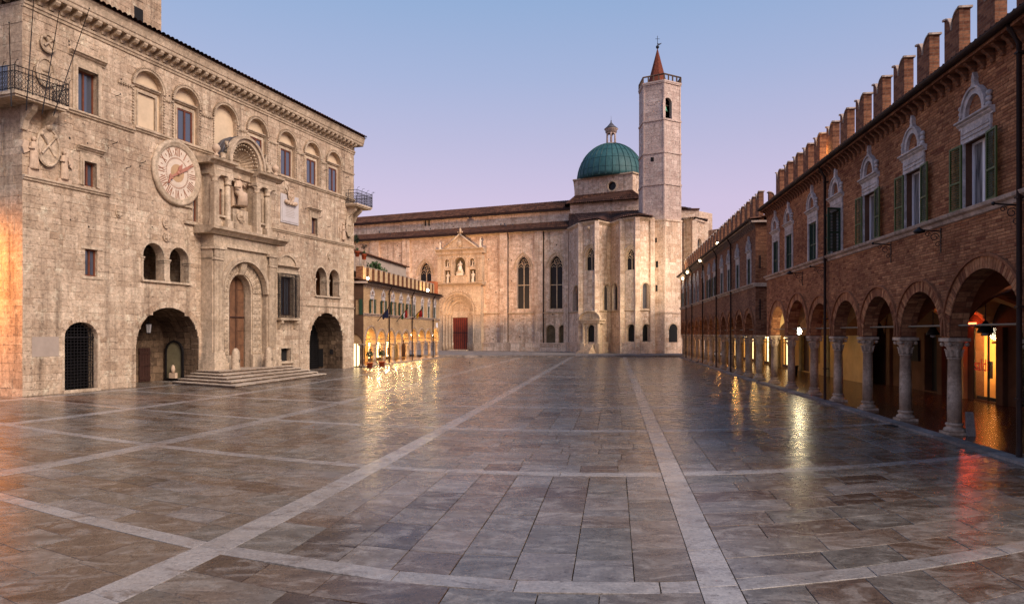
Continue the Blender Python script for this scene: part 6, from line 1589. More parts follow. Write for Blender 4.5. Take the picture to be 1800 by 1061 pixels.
for xa, xb in ((652, 668), (709, 722), (880, 893), (941, 955), (992, 1000)):
    a, b = LX(xa), LX(xb); z = PZ
    t = MB(CH); t.box(a, b, -.28, -.031, PZ, 15.4, .5)
    for q in masonry(a, b, PZ, 15.4, [], .36, .5, 0, .02, .3, rc): t.box(q[0], q[1], -.30 - rc.random() * .015, -.28, q[2], q[3], ctone(q[0], q[2], rc))
    t.build('lesene', M['church'], ch)
# plinth, string course, cornice
t = MB(CH); x = LX(851)
while x < CH.L:
    w = rc.uniform(.6, 1.3); e = min(x + w, CH.L)
    for k, (za, zb_) in enumerate(((PZ, .7), (.7, 1.18))): t.box(x + .01, e - .01, -.42 + .03 * k - rc.random() * .04, -.04, za + .01, zb_ - .01, rc.random())
    x = e
t.box(LX(851), CH.L, -.46, -.04, 1.18, 1.28, .6); t.build('plinth', M['church'], ch)
t = MB(CH); t.extrude([(-.03, 4.95), (-.16, 4.98), (-.2, 5.05), (-.1, 5.14), (-.03, 5.16)], LX(851), CH.L); t.build('string_course', M['church_trim'], ch, fix=True)
t = MB(CH); t.extrude([(-.03, 15.2), (-.1, 15.25), (-.18, 15.45), (-.34, 15.55), (-.34, 15.62), (-.03, 15.62)], -6, CH.L + .3); t.build('cornice', M['church_trim'], ch, fix=True)
t = MB(CH); t.box(-8, 0, 0, .5, PZ, 15.76); t.build('wall', M['church'], ch)
t = MB(CH); tiled(t, (-8, -.62, 15.62), (CH.L + .3, -.62, 15.62), (CH.L + .3, 5.6, 17.35), (-8, 5.6, 17.30), .26, 8); t.build('aisle_roof', M['tile'], ch)
t = MB(CH); t.box(-8, CH.L + .3, -.66, -.30, 15.40, 15.68); t.build('gutter', M['gutter'], ch)
# clerestory and nave roof
NAV = Fr(CH.to(-8, 5.7, 0)[:2], CH.to(CH.L + .6, 5.7, 0)[:2])
b0 = NAV.px(745, 400)[0]
nb = [hx(NAV, 745.5, 749.5, 386, 397, 'arch'), hx(NAV, 751.5, 756, 385, 397, 'arch')]
face(NAV, None, 16.8, 19.2, nb, .4)
t = MB(NAV); tiled(t, (0, -.5, 19.0), (NAV.L, -.5, 19.02), (NAV.L, 4.6, 21.0), (0, 4.6, 20.95), .26, 8); t.build('nave_roof', M['tile'], ch)
t = MB(NAV); t.box(0, NAV.L, -.48, -.1, 18.8, 19.08); t.build('nave_eave', M['gutter'], ch)
for h in nb:
    t = MB(NAV); ring(t, [(h.a, h.z0)] + h.curve(10) + [(h.b, h.z0)], .12, -.06, .02, 0, .9); wall(t, h.a, h.b, h.z0, lambda x: h.zt(x), [], .38, 0); t.build('belfry_opening_surround', M['church_trim'], ch, fix=True)
    t = MB(NAV); wall(t, h.a, h.b, h.z0, lambda x: h.zt(x), [], .3, 0); t.build('dark_opening', M['black'], ch)
t = MB(NAV)
for k in range(26):
    s_, z = NAV.px(rc.uniform(636, 900), 0, -4); t.ball((s_, -rc.uniform(.6, 3), 17.25 - rc.uniform(0, .4)), .11, 6, 4)
o = t.build('roof_pigeons', M['lead'], ch); o['kind'] = 'stuff'
# gothic windows with tracery
def gothic(fr, h, parent=ch, transom=True, hood=True, mull=1, glass='leaded'):
    t = MB(fr); wall(t, h.a, h.b, h.z0, lambda x: h.zt(x), [], .42, 0); g = t.build('stained_glass', M[glass], parent)
    t = MB(fr); w = h.b - h.a
    for k in range(mull): c = h.a + w * (k + 1) / (mull + 1); t.box(c - .055, c + .055, .30, .40, h.z0, h.zs + .12, .7)
    if transom: z = h.z0 + (h.zs - h.z0) * .58; t.box(h.a, h.b, .31, .40, z - .05, z + .05, .8); t.box(h.a - .02, h.b + .02, .28, .45, h.z0 - .02, h.z0 + .08, .9)
    n = mull + 1
    for k in range(n):
        a = h.a + w * k / n; b = h.a + w * (k + 1) / n; hh = Hole(a + .06, b - .06, 0, h.zs, 'point', (b - a) / 2 * 1.2); ring(t, hh.curve(10), .06, .31, .39, 0, .7)
        c = (a + b) / 2
        for sgn in (-1, 1): t.tube([(c + sgn * .16 * w * .9, .34, h.zs + .02), (c + sgn * .05 * w, .34, h.zs + .18 * w * .5), (c, .34, h.zs + .3 * w * .5)], .03, 5, .7)
    cz = h.zs + h.rise * .52; r = w * .19
    t.tube([(h.c + r * math.cos(k * math.pi / 8), .35, cz + r * math.sin(k * math.pi / 8)) for k in range(17)], .045, 6, .7)
    for k in range(4): a = k * math.pi / 2 + .4; t.tube([(h.c, .35, cz), (h.c + r * math.cos(a), .35, cz + r * math.sin(a))], .03, 5, .7)
    t.build('tracery', M['church_trim'], g, fix=True)
    t = MB(fr); outer = Hole(h.a - .02, h.b + .02, h.z0, h.zs, 'point' if h.kind == 'point' else 'arch', h.rise + .02)
    ring(t, outer.curve(20), .16, -.07, 0, 0, .6); 
    if hood: o2 = Hole(h.a - .3, h.b + .3, h.z0, h.zs, h.kind, h.rise + .36); ring(t, o2.curve(20), .12, -.16, 0, 0, .5); t.box(h.a - .5, h.a - .3, -.16, 0, h.zs - .12, h.zs, .7); t.box(h.b + .3, h.b + .5, -.16, 0, h.zs - .12, h.zs, .7)
    t.build('window_hood', M['church_trim'], g, fix=True); return g
for h in (W0, W1, W2): gothic(CH, h)
for h in (N1, N2):
    t = MB(CH); wall(t, h.a, h.b, h.z0, lambda x: h.zt(x), [], .4, 0); t.build('blind_niche', M['room'], ch); t = MB(CH); ring(t, h.curve(12), .1, -.04, 0, 0, .5); t.build('niche_arch', M['church_trim'], ch, fix=True)
for x in (893.5, 956): a = LX(x); t = MB(CH); t.tube([(a, -.12, 15.3), (a, -.12, PZ)], .06, 6); t.build('downpipe', M['gutter'], ch)
t = MB(CH)
for _ in range(60):
    x, z = rc.uniform(.5, 32), rc.uniform(1.6, 15)
    if any(h.a - .3 < x < h.b + .3 and h.bot() - .2 < z < h.top() + .3 for h in (W0, W1, W2, N1, N2, Hole(13.4, 20.7, 0, 15))): continue
    t.box(x - .07, x + .07, -.036, -.03, z - .09, z + .06)
t.build('putlog_holes', M['black'], ch)

# sculpted portal of the church
t = MB(CH); K0, K1, kc = 13.7, 20.6, 17.25; FY = -.9
dh = Hole(kc - 2.35, kc + 2.35, PZ, 5.35, 'arch', 2.35)
wall(t, K0, K1, PZ, 8.75, [dh], FY, .2, .6); t.box(K0, K0 + .05, FY + .01, 0, PZ, 8.75); t.box(K1 - .05, K1, FY + .01, 0, PZ, 8.75)
t.box(K0 - .15, dh.a, FY - .12, FY - .002, PZ, 1.2, .4); t.box(dh.b, K1 + .15, FY - .12, FY - .002, PZ, 1.2, .4)
kp = t.build('church_portal', M['church_trim'], ch)
fb = kp.data; b_ = bmesh.new(); b_.from_mesh(fb); b_.to_mesh(fb); b_.free()
# remove plinth across the door by laying the stepped recess
for i, (r, y) in enumerate(((2.35, FY), (2.0, FY + .22), (1.65, FY + .44), (1.32, FY + .62))):
    t = MB(CH); r2 = [2.0, 1.65, 1.32, 1.15][i]
    h1 = Hole(kc - r, kc + r, PZ, 5.35, 'arch', r)
    ring(t, Hole(kc - r2, kc + r2, PZ, 5.35, 'arch', r2).curve(22), r - r2, y + .1, y + .3, 0, .6)
    ring(t, Hole(kc - r + .04, kc + r - .04, PZ, 5.35, 'arch', r - .04).curve(22), .13, y - .12, y + .12, 0, .9)
    for sx in (-1, 1):
        xa, xb = sorted((kc + sx * r, kc + sx * r2)); t.box(xa, xb, y + .1, y + .3, PZ, 4.9, .6)
        t.lathe([(.15, PZ), (.15, 1.2), (.10, 1.3), (.095, 4.7), (.12, 4.85)], (kc + sx * (r - .12), y + .06, 0), 10, .7)
        t.box(xa - .03, xb + .03, y - .06, y + .3, 4.88, 5.34, .8)
        for k in range(4): t.ball((xa + (xb - xa) * (k + .5) / 4, y - .07, 5.08 + .08 * (k % 2)), .07, 6, 4, .9)
    t.build('portal_order', M['church_trim'], kp, fix=True)
t = MB(CH); t.box(kc - 1.15, kc + 1.15, FY + .60, FY + .85, 4.55, 5.35, .8); hl = Hole(kc - 1.2, kc + 1.2, 5.35, 5.36, 'arch', 1.18); wall(t, hl.a, hl.b, 5.35, lambda x: hl.zt(x), [], FY + .72, 0, .5)
figure(t, kc, FY + .68, 5.4, .8); figure(t, kc - .55, FY + .68, 5.38, .55); figure(t, kc + .55, FY + .68, 5.38, .55); t.build('lunette_relief', M['church_trim'], kp)
dr = MB(CH); dr.box(kc - 1.18, kc + 1.18, FY + .74, FY + .8, .3, 4.56); dr = dr.build('church_door', M['red_door'], ch)
t = MB(CH)
for k in range(9): x = kc - 1.16 + k * 2.32 / 8; t.box(x - .02, x + .02, FY + .70, FY + .74, .3, 4.5)
t.box(kc - 1.18, kc + 1.18, FY + .68, FY + .74, 2.5, 2.6); t.box(kc + .55, kc + .62, FY + .68, FY + .735, .3, 2.5)
t.build('door_boards', M['dark_door'], dr)
t = MB(CH); t.box(kc - 1.35, kc + 1.35, FY - .3, FY + .8, PZ, .32, .7); t.build('door_step', M['church_trim'], kp)
t = MB(CH); ring(t, Hole(kc - 2.55, kc + 2.55, PZ, 5.35, 'arch', 2.55).curve(26), .3, FY - .12, FY, .02); cornice(t, K0 - .2, K1 + .2, 8.75, .4, .35); t.fr = CH
t2 = MB(CH); t2.extrude([(0, 8.75), (FY - .1, 8.75), (FY - .25, 8.9), (FY - .4, 9.0), (FY - .4, 9.12), (0, 9.15)], K0 - .3, K1 + .3); t2.build('portal_cornice', M['church_trim'], kp, fix=True)
t = MB(CH); ring(t, Hole(kc - 2.5, kc + 2.5, PZ, 5.35, 'arch', 2.5).curve(26), .32, FY - .12, FY, .03)
for k in range(22): a = math.pi * (k + .5) / 22; t.ball((kc + 2.68 * math.cos(a), FY - .12, 5.35 + 2.68 * math.sin(a)), .1, 6, 4, .8)
t.box(K0, dh.a - .3, FY - .10, FY - .002, 4.9, 5.34, .8); t.box(dh.b + .3, K1, FY - .10, FY - .002, 4.9, 5.34, .8); t.build('carved_archivolt', M['church_trim'], kp, fix=True)
# upper aedicule with statues
f2 = Fr(CH.to(0, FY + .15, 0)[:2], CH.to(CH.L, FY + .15, 0)[:2])
nc = hx(f2, 798.5, 818.3, 452, 484, 'arch'); nl = hx(f2, 781.3, 791.7, 475, 499.5); nr = hx(f2, 825, 836, 473, 498.5); sl1 = hx(f2, 782, 790, 456, 469.6, 'arch'); sr1 = hx(f2, 826, 834, 454, 468, 'arch')
A0, A1 = f2.px(770, 470)[0], f2.px(848, 470)[0]; zc_ = 12.9
t = MB(f2); wall(t, A0, A1, 9.12, zc_, [nc, nl, nr, sl1, sr1], 0, .5, .6); t.box(A0, A0 + .05, .01, .8, 9.12, zc_); t.box(A1 - .05, A1, .01, .8, 9.12, zc_); ae = t.build('portal_aedicule', M['church_trim'], ch)
for h, kind in ((nc, 'seat'), (nl, 's'), (nr, 's'), (sl1, 'm'), (sr1, 'm')):
    t = MB(f2); wall(t, h.a, h.b, h.z0, lambda x, h=h: h.zt(x), [], .5, 0); t.build('niche_back', M['room'], ae)
    t = MB(f2); hh = (h.top() - h.z0)
    if kind == 'seat': t.box(h.c - .5, h.c + .5, -.05, .4, h.z0, h.z0 + .45); figure(t, h.c, .15, h.z0 + .45, hh * .62, seated=True); t.prism([(h.c - .45, h.z0 + .45), (h.c + .45, h.z0 + .45), (h.c + .25, h.z0 + 1.0), (h.c - .25, h.z0 + 1.0)], .0, .3)
    else: t.box(h.c - h.h * .7, h.c + h.h * .7, .05, .4, h.z0, h.z0 + .08); figure(t, h.c, .2, h.z0 + .08, hh * (.86 if kind == 's' else .8))
    t.build('niche_statue', M['statue'], ae)
    if h.kind == 'arch': t = MB(f2); ring(t, [(h.a, h.z0)] + h.curve(14) + [(h.b, h.z0)], .14, -.08, 0, 0, .8); t.build('niche_frame', M['church_trim'], ae, fix=True)
for xa, xb in ((A0, A0 + .55), (nl.b + .12, nc.a - .16), (nc.b + .16, nr.a - .12), (A1 - .55, A1)): t = MB(f2); t.box(xa, xb, -.14, -.001, 9.5, 12.5, .7); t.box(xa - .05, xb + .05, -.2, -.001, 12.3, 12.5, .8); t.box(xa - .05, xb + .05, -.2, -.001, 9.3, 9.5, .7); t.build('pilaster_strip', M['church_trim'], ae)
t = MB(f2); t.box(nc.a - .3, nc.b + .3, -.25, -.001, nc.z0 - 1.0, nc.z0 - .05, .8); t.box(nc.a - .4, nc.b + .4, -.32, -.001, nc.z0 - .06, nc.z0, .9); t.build('statue_plinth', M['church_trim'], ae)
t = MB(f2); t.extrude([(.8, 12.9), (-.15, 12.9), (-.15, 13.3), (-.3, 13.4), (-.42, 13.5), (-.42, 13.6), (.8, 13.62)], A0 - .25, A1 + .25); t.build('aedicule_entablature', M['church_trim'], ae, fix=True)
pz = 13.63; pa, pb, pm = A0 + .95, A1 - .95, (A0 + A1) / 2
t = MB(f2); t.prism([(pa, pz), (pb, pz), (pm, pz + 1.7)], -.05, .6, .6)
for A_, B_ in (((pa - .15, pz), (pm, pz + 1.85)), ((pb + .15, pz), (pm, pz + 1.85))): t.tube([(A_[0], -.12, A_[1]), (B_[0], -.12, B_[1])], .12, 6, .8)
t.ball((pm, -.12, pz + .6), .34, 10, 7, .9, 1.3, .5); t.build('pediment', M['church_trim'], ae, fix=True)
for x, hh in ((A0 + .3, .9), (A1 - .3, 1.1)): t = MB(f2); t.lathe([(.2, 0), (.22, .1), (.15, .15)], (x, 0, pz), 8); figure(t, x, 0, pz + .12, hh); t.build('corner_statue', M['statue'], ae)
t = MB(f2); t.lathe([(.28, 0), (.2, .12), (.12, .2), (.2, .4), (.28, .5), (.12, .62), (.18, .8), (.05, .95), (.03, 1.1), (.001, 1.12)], (pm, .1, pz + 1.7), 8); [t.ball((pm + sx * .3, .05, pz + 2.15), .12, 6, 4) for sx in (-1, 1)]; t.build('apex_finial', M['church_trim'], ae)
b = None
# churchyard platform and its kerb
t = MB(); P_ = [(-9.2, 73.2), (19.2, 73.2), (24, 73.4), (24, 110), (-40, 110), (-12, 76)]; t.add([(x, y, PZ) for x, y in P_], [tuple(range(len(P_)))]); structure(t.build('church_platform', M['grey_stone']))
pf = structure(link('platform_kerb', None)); x = -9.2
while x < 19.2:
    e = x + rc.uniform(1.0, 1.8); t = MB(); t.box(x + .01, e - .01, 73.0, 73.5, -.03, PZ + .004 + rc.uniform(0, .006), rc.random()); t.box(x + .01, e - .01, 72.93, 73.0, -.03, PZ * .55, rc.random()); t.build('kerb_stone', M['grey_stone'], pf); x = e

# apse chapels: two half-round polygonal chapels side by side
Z0, Z1 = PZ, 15.45
AP = [pt(1000, 86.8), pt(1020, 82.2), pt(1048.5, 80.4), pt(1073.5, 82.6), pt(1093, 79.5), pt(1119.5, 77.9), pt(1146, 79.0), pt(1147.5, 81.6)]
win = {0: [(1008, 1018.5, 501, 546.5, 'arch')], 1: [(1029, 1046, 435, 475, 'point'), ], 2: [(1061.5, 1072, 500, 545, 'arch')], 3: [(1076.5, 1086, 498, 545, 'arch')], 4: [(1099, 1117, 437, 474, 'point'), (1101, 1118, 569.5, 600, 'arch')], 5: [(1129, 1141, 497, 542, 'arch'), (1129.5, 1142, 569, 600, 'arch')]}
frs = []
win[6] = []
for i in range(7):
    fr = Fr(AP[i], AP[i + 1]); hs = [hx(fr, *w) for w in win[i]]; face(fr, None, Z0, Z1, hs, .45); frs.append(fr)
    for w, h in zip(win[i], hs):
        if w[4] == 'point': gothic(fr, h, ch, False, True)
        elif w[2] < 520:
            t = MB(fr); wall(t, h.a, h.b, h.z0, lambda x, h=h: h.zt(x), [], .4, 0); g = t.build('lancet_glass', M['leaded'] if i in (0, 3) else M['lead'], ch)
            t = MB(fr); ring(t, [(h.a, h.z0)] + h.curve(14) + [(h.b, h.z0)], .16, -.06, 0, 0, .6); t.box(h.a - .2, h.b + .2, -.1, 0, h.z0 - .14, h.z0, .7); t.build('lancet_surround', M['church_trim'], g, fix=True)
        else:
            t = MB(fr); wall(t, h.a, h.b, h.z0, lambda x, h=h: h.zt(x), [], .4, 0); g = t.build('blind_niche', M['black'], ch); t = MB(fr); ring(t, h.curve(12), .12, -.05, 0, 0, .5); t.build('niche_arch', M['church_trim'], g, fix=True)
    t = MB(fr); t.extrude([(-.03, 4.95), (-.14, 4.98), (-.18, 5.05), (-.1, 5.14), (-.03, 5.16)], 0, fr.L); t.build('string_course', M['church_trim'], ch, fix=True)
    t = MB(fr)
    for q in masonry(0, fr.L, PZ, 1.35, [], .4, .8, 0, .02, .2, rc): t.box(q[0], q[1], -.32 - rc.random() * .05, -.04, q[2], q[3], rc.random() * .8)
    t.box(-.1, fr.L + .1, -.38, -.04, 1.35, 1.45, .6); t.build('plinth', M['church'], ch)
    t = MB(fr); t.extrude([(-.03, 15.0), (-.1, 15.1), (-.3, 15.3), (-.3, 15.45), (-.03, 15.45)], -.1, fr.L + .1); t.build('cornice', M['church_trim'], ch, fix=True)
    t = MB(); 
for i, p in enumerate(AP[1:], 1):
    if i in (3, 7): continue
    t = MB(); w = .26
    t.plan([(p[0] - w, p[1] - .42), (p[0] + w, p[1] - .42), (p[0] + w, p[1] + .2), (p[0] - w, p[1] + .2)], PZ, 15.3, .6)
    for q in masonry(p[0] - w, p[0] + w, PZ, 15.3, [], .38, .6, 0, .02, .2, rc): t.box(q[0], q[1], p[1] - .44, p[1] - .42, q[2], q[3], ctone(q[0], q[2], rc))
    t.build('corner_pier', M['church'], ch)
t = MB()
top = [pt(1001, 92.0), pt(1010, 92.0), pt(1040, 91.2), pt(1073, 90.3), pt(1093, 89.8), pt(1119, 89.3), pt(1146, 88.6)]
EV = [(p[0], p[1] - .6) for p in AP]; EV[3] = AP[3]
for i in range(6): tiled(t, (*EV[i], 15.5), (*EV[i + 1], 15.5), (*top[i + 1], 18.15), (*top[i], 18.15), .26, 5)
t.build('chapel_roof', M['tile'], ch)
t = MB(); [t.ball((p[0], p[1] - .2, 14.6), .22, 8, 6) for p in ((pt(1034, 80.9)), (pt(1106, 79.9)))]; t.build('carved_boss', M['church_trim'], ch)
# little doorway with a segmental pediment in the first chapel
DF = Fr((AP[1][0] + .1, AP[1][1] - .75), (AP[2][0] + .1, AP[2][1] - .75))
dA, dB = DF.px(1021, 560)[0], DF.px(1060, 560)[0]; dc = (dA + dB) / 2 - .12; w2 = (dB - dA) / 2 - .15
_, zt_ = DF.px(1040, 546); _, zb2 = DF.px(1040, 560); _, zb3 = DF.px(1040, 567)
t = MB(DF); dd = Hole(dc - .6, dc + .6, 1.25, 2.85, 'arch', .6); wall(t, dc - 1.05, dc + 1.05, PZ, zb3, [dd], .0, .3, .6); t.box(dc - 1.05, dc - 1.04, .101, .8, PZ, zb3); t.box(dc + 1.04, dc + 1.05, .101, .8, PZ, zb3)
sd_ = t.build('side_door_surround', M['church_trim'], ch)
for sx in (-1, 1): t = MB(DF); t.lathe([(.24, PZ), (.24, 1.4), (.17, 1.5), (.15, zb3 - .5), (.22, zb3 - .1)], (dc + sx * 1.1, .0, 0), 10, .7); t.box(dc + sx * 1.1 - .3, dc + sx * 1.1 + .3, -.3, .2, PZ, 1.3, .7); t.build('door_column', M['church_trim'], sd_)
t = MB(DF); t.box(dc - 1.4, dc + 1.4, -.25, .8, zb3 - .05, zb3 + .25, .5); t.box(dc - 1.6, dc + 1.6, -.40, .8, zb3 + .25, zb3 + .36, .8)
hp = Hole(dc - 1.5, dc + 1.5, zb3 + .4, zb3 + .41, 'arch', zt_ - zb3 - .5); wall(t, hp.a, hp.b, hp.z0, lambda x: hp.zt(x), [], -.15, 0, .6); ring(t, hp.curve(16), .13, -.36, -.14, 0, .8); shield(t, dc, -.15, zb3 + .75, .5, .6, False, 'x'); t.build('curved_pediment', M['church_trim'], sd_, fix=True)
t = MB(DF); wall(t, dd.a, dd.b, dd.z0, lambda x: dd.zt(x), [], .28, 0); sdd = t.build('side_door', M['black'], sd_)
for k in range(6): t = MB(DF); t.box(dc - .95 + k * .1, dc + .95 - k * .1, -1.5 + .26 * k, .1, PZ + k * .18, PZ + (k + 1) * .18, .8); t.build('door_step', M['church_trim'], sd_)

# crossing: square base, drum, dome, lantern
SQ = Fr(pt(1002, 92.2), pt(1131, 88.6)); face(SQ, None, 17.0, 19.55, [], .3)
t = MB(); q0 = pt(1002, 92.2); t.add([(q0[0], q0[1], 15), (q0[0] + 1, q0[1] + 9, 15), (q0[0] + 1, q0[1] + 9, 19.3), (q0[0], q0[1], 19.3)], [(0, 1, 2, 3)]); t.build('crossing_side', M['church'], ch)
cc_ = (13.6, 96.0); DR = [pt(1010, 95.2), pt(1112, 90.6), pt(1133, 92.6), (18.4, 98.5), (15.5, 101.5), (9.2, 101)]
t = MB(SQ); t.fr = None
e0, e1 = SQ.to(-.5, -.6, 19.4), SQ.to(SQ.L + .2, -.6, 19.4); t = MB(); tiled(t, e0, e1, (*DR[1], 21.0), (*DR[0], 21.1), .26, 5); tiled(t, (e0[0] + 1, e0[1] + 10, 19.4), e0, (*DR[0], 20.8), (*DR[5], 20.8), .26, 4); t.build('crossing_roof', M['tile'], ch)
for i in range(6):
    fr = Fr(DR[i], DR[(i + 1) % 6]); hs = []
    if i == 0: c_, z_ = fr.px(1076, 327); hs = [Hole(c_ - .58, c_ + .58, z_ - .58, z_, 'circle', .58)]; oc = (fr, hs[0])
    face(fr, None, 20.4, 23.15, hs, .4); t = MB(fr); t.box(-.2, fr.L + .2, -.18, .3, 23.15, 23.35, .6); t.build('drum_cornice', M['church_trim'], ch)
fr, h = oc
t = MB(fr); n = 24; out = []
for k in range(n):
    a0, a1 = 2 * math.pi * k / n, 2 * math.pi * (k + 1) / n; q = lambda a, r: (h.c + r * math.cos(a), h.zs + r * math.sin(a))
    p = [q(a0, .58), q(a0, .76), q(a1, .76), q(a1, .58)]; t.hexa([(x, -.08, z) for x, z in p] + [(x, 0.02, z) for x, z in p], .7)
t.build('round_window_surround', M['church_trim'], ch, fix=True); t = MB(fr); t.prism([(h.c + .6 * math.cos(2 * math.pi * k / 24), h.zs + .6 * math.sin(2 * math.pi * k / 24)) for k in range(24)], .3, .35); t.build('round_window', M['leaded'], ch)
t = MB(); Rr, Hh = 4.62, 5.1; N_ = 15; nb_ = 10; seg = 64
t.plan([(p[0] , p[1]) for p in DR], 23.3, 23.36)
t.lathe([(Rr * math.cos(math.pi / 2 * k / 14) if k < 14 else .5, Hh * math.sin(math.pi / 2 * k / 14)) for k in range(15)], (cc_[0], cc_[1], 23.3), seg, .5); dm = t.build('dome', M['copper'], ch)
for k in range(32):
    a = 2 * math.pi * (k + .5) / 32; t = MB(); t.tube([(cc_[0] + (Rr + .02) * math.cos(ph) * math.cos(a), cc_[1] + (Rr + .02) * math.cos(ph) * math.sin(a), 23.3 + (Hh + .02) * math.sin(ph)) for ph in [math.pi / 2 * j / 12 * .93 for j in range(13)]], .055, 4); t.build('dome_rib', M['lead'] if False else M['dome_rib'] if 'dome_rib' in M else M.setdefault('dome_rib', m_plain('dark_copper_seam', rgb(36, 72, 70), .6)), dm)
t = MB()
for j, ph in enumerate((.22, .5, .8, 1.08)): 
    t.tube([(cc_[0] + (Rr + .01) * math.cos(ph) * math.cos(2 * math.pi * k / 48), cc_[1] + (Rr + .01) * math.cos(ph) * math.sin(2 * math.pi * k / 48), 23.3 + (Hh + .01) * math.sin(ph)) for k in range(49)], .022, 4)
t.build('dome_seams', M['dome_rib'], dm)
lz = 28.35; t = MB(); t.lathe([(.95, -.12), (.95, 0), (.8, .08)], (cc_[0], cc_[1], lz), 16); 
for k in range(6): a = math.pi * k / 3 + .3; t.lathe([(.11, 0), (.09, 1.25), (.13, 1.35)], (cc_[0] + .62 * math.cos(a), cc_[1] + .62 * math.sin(a), lz), 8)
t.lathe([(.78, 1.6), (.8, 1.95), (.95, 2.02), (.9, 2.1)], (cc_[0], cc_[1], lz), 12)
for k in range(6):
    a0, a1 = math.pi * k / 3 + .3, math.pi * (k + 1) / 3 + .3; A_ = (cc_[0] + .68 * math.cos(a0), cc_[1] + .68 * math.sin(a0)); B_ = (cc_[0] + .68 * math.cos(a1), cc_[1] + .68 * math.sin(a1)); fr = Fr(A_, B_); tt = Hole(.08, fr.L - .08, 0, lz + 1.2, 'arch', .26)
    t.fr = fr; wall(t, 0, fr.L, lz + 1.2, lz + 1.95, [tt], 0, .1, .6); t.fr = None
t.build('lantern', M['tower'], dm); t = MB(); t.lathe([(.98, 2.08), (.5, 2.5), (.12, 2.95), (.06, 3.1), (.09, 3.2), (.02, 3.3), (.012, 3.9)], (cc_[0], cc_[1], lz), 12); t.build('lantern_cap', M['lead'], dm)
blocks_o = blocks.build('stone_blocks', M['church'], ch); blocks_o['kind'] = 'stuff'

# ------------------------------------------------------------------ bell tower
tb = MB()
twr = thing('bell_tower', 'slender hexagonal stone bell tower with a red brick spire beside the green dome', 'bell tower')
TC = (pt(1159.5, 81.6)[0], 81.6)
def hexp(r, c=TC): return [(c[0] + r * math.cos(R(-90 + 60 * k)), c[1] + r * math.sin(R(-90 + 60 * k))) for k in range(6)]
LV = [(PZ, 4.95, 2.62, 'church'), (4.95, 15.4, 2.58, 'church'), (15.4, 19.5, 2.5, 'tower'), (19.5, 23.1, 2.48, 'tower'), (23.1, 26.8, 2.46, 'tower'), (26.8, 31.0, 2.44, 'tower')]
tb2 = MB()
for (za, zb_, r, mt) in LV:
    H6 = hexp(r)
    for k in range(6):
        fr = Fr(H6[k], H6[(k + 1) % 6]); hs = []
        if k == 0 and za > 26: hs = [hx(fr, 1167, 1180.5, 172, 212, 'arch')]; bell_f = (fr, hs[0])
        if k == 5 and za > 26: pass
        face(fr, None, za, zb_, hs, .35, twr, mt, 'shaft_wall', tb if mt == 'tower' else tb2, .42, .8)
        t = MB(fr); t.box(-.02, .14, -.06, 0, za, zb_, .6); t.box(fr.L - .14, fr.L + .02, -.06, 0, za, zb_, .6); t.box(-.06, fr.L + .06, -.12, 0, zb_ - .2, zb_ - .001, .5); t.build('corner_strip', M[mt], twr)
o = tb.build('tower_stone_blocks', M['tower'], twr); o['kind'] = 'stuff'; o = tb2.build('tower_base_stone_blocks', M['church'], twr); o['kind'] = 'stuff'
fr, h = bell_f
t = MB(fr); ring(t, [(h.a, h.z0)] + h.curve(14) + [(h.b, h.z0)], .14, -.05, 0, 0, .7); t.build('bell_opening_surround', M['tower'], twr, fix=True)
t = MB(); t.plan(hexp(1.9), 26.4, 26.6); t.plan(hexp(1.4, (TC[0] + .1, TC[1] + .9)), 26.6, 30.6); t.build('dark_belfry', M['black'], twr)
bp = fr.to(h.c + .05, .55, 28.35); t = MB(); t.lathe([(.36, -.62), (.31, -.5), (.22, -.3), (.19, -.1), (.14, .02), (.001, .06)], bp, 16); t.ball((bp[0], bp[1], bp[2] - .62), .08, 6, 5); t.build('bell', M['bell'], twr)
t = MB(); t.box(-.45, .45, -.06, .06, 0, .1); t.fr = None; t = MB(fr); t.box(h.a - .1, h.b + .1, .5, .62, 28.42, 28.56); t.build('bell_beam', M['bark'], twr)
for k, xs in ((5, (1144, 1149.5, 276.5, 284)),):
    f5 = Fr(hexp(2.48)[5], hexp(2.48)[0]); h5 = hx(f5, *xs); t = MB(f5); t.box(h5.a, h5.b, -.04, -.031, h5.z0, h5.zs); t.build('square_opening', M['black'], twr)
f5 = Fr(hexp(2.58)[5], hexp(2.58)[0])
for q in ((1151, 1155, 418, 426), (1153, 1157, 459, 470), (1152.5, 1156, 501, 512)):
    h5 = hx(f5, *q); t = MB(f5); t.box(h5.a, h5.b, -.045, -.035, h5.z0, h5.zs); t.build('slit_window', M['black'], twr)
f5 = Fr(hexp(2.62)[0], hexp(2.62)[1]); h5 = hx(f5, 1175.5, 1190, 569, 601, 'arch'); t = MB(f5); wall(t, h5.a, h5.b, h5.z0, lambda x: h5.zt(x), [], -.045, 0); t.build('blind_niche', M['black'], twr); t = MB(f5); ring(t, h5.curve(12), .12, -.09, -.03, 0, .5); t.build('niche_arch', M['church_trim'], twr, fix=True)
t = MB(); t.plan(hexp(2.62), 30.95, 31.12, .7); t.build('top_ledge', M['tower'], twr)
rl = MB(); H6 = hexp(2.5)
for k in range(6):
    A_, B_ = H6[k], H6[(k + 1) % 6]
    for j in range(4): q = j / 4; x, y = A_[0] + (B_[0] - A_[0]) * q, A_[1] + (B_[1] - A_[1]) * q; rl.plan([(x - .07, y - .07), (x + .07, y - .07), (x + .07, y + .07), (x - .07, y + .07)], 31.12, 31.75)
    rl.tube([(A_[0], A_[1], 31.78), (B_[0], B_[1], 31.78)], .09, 6)
rl.build('parapet_railing', M['bark'], twr)
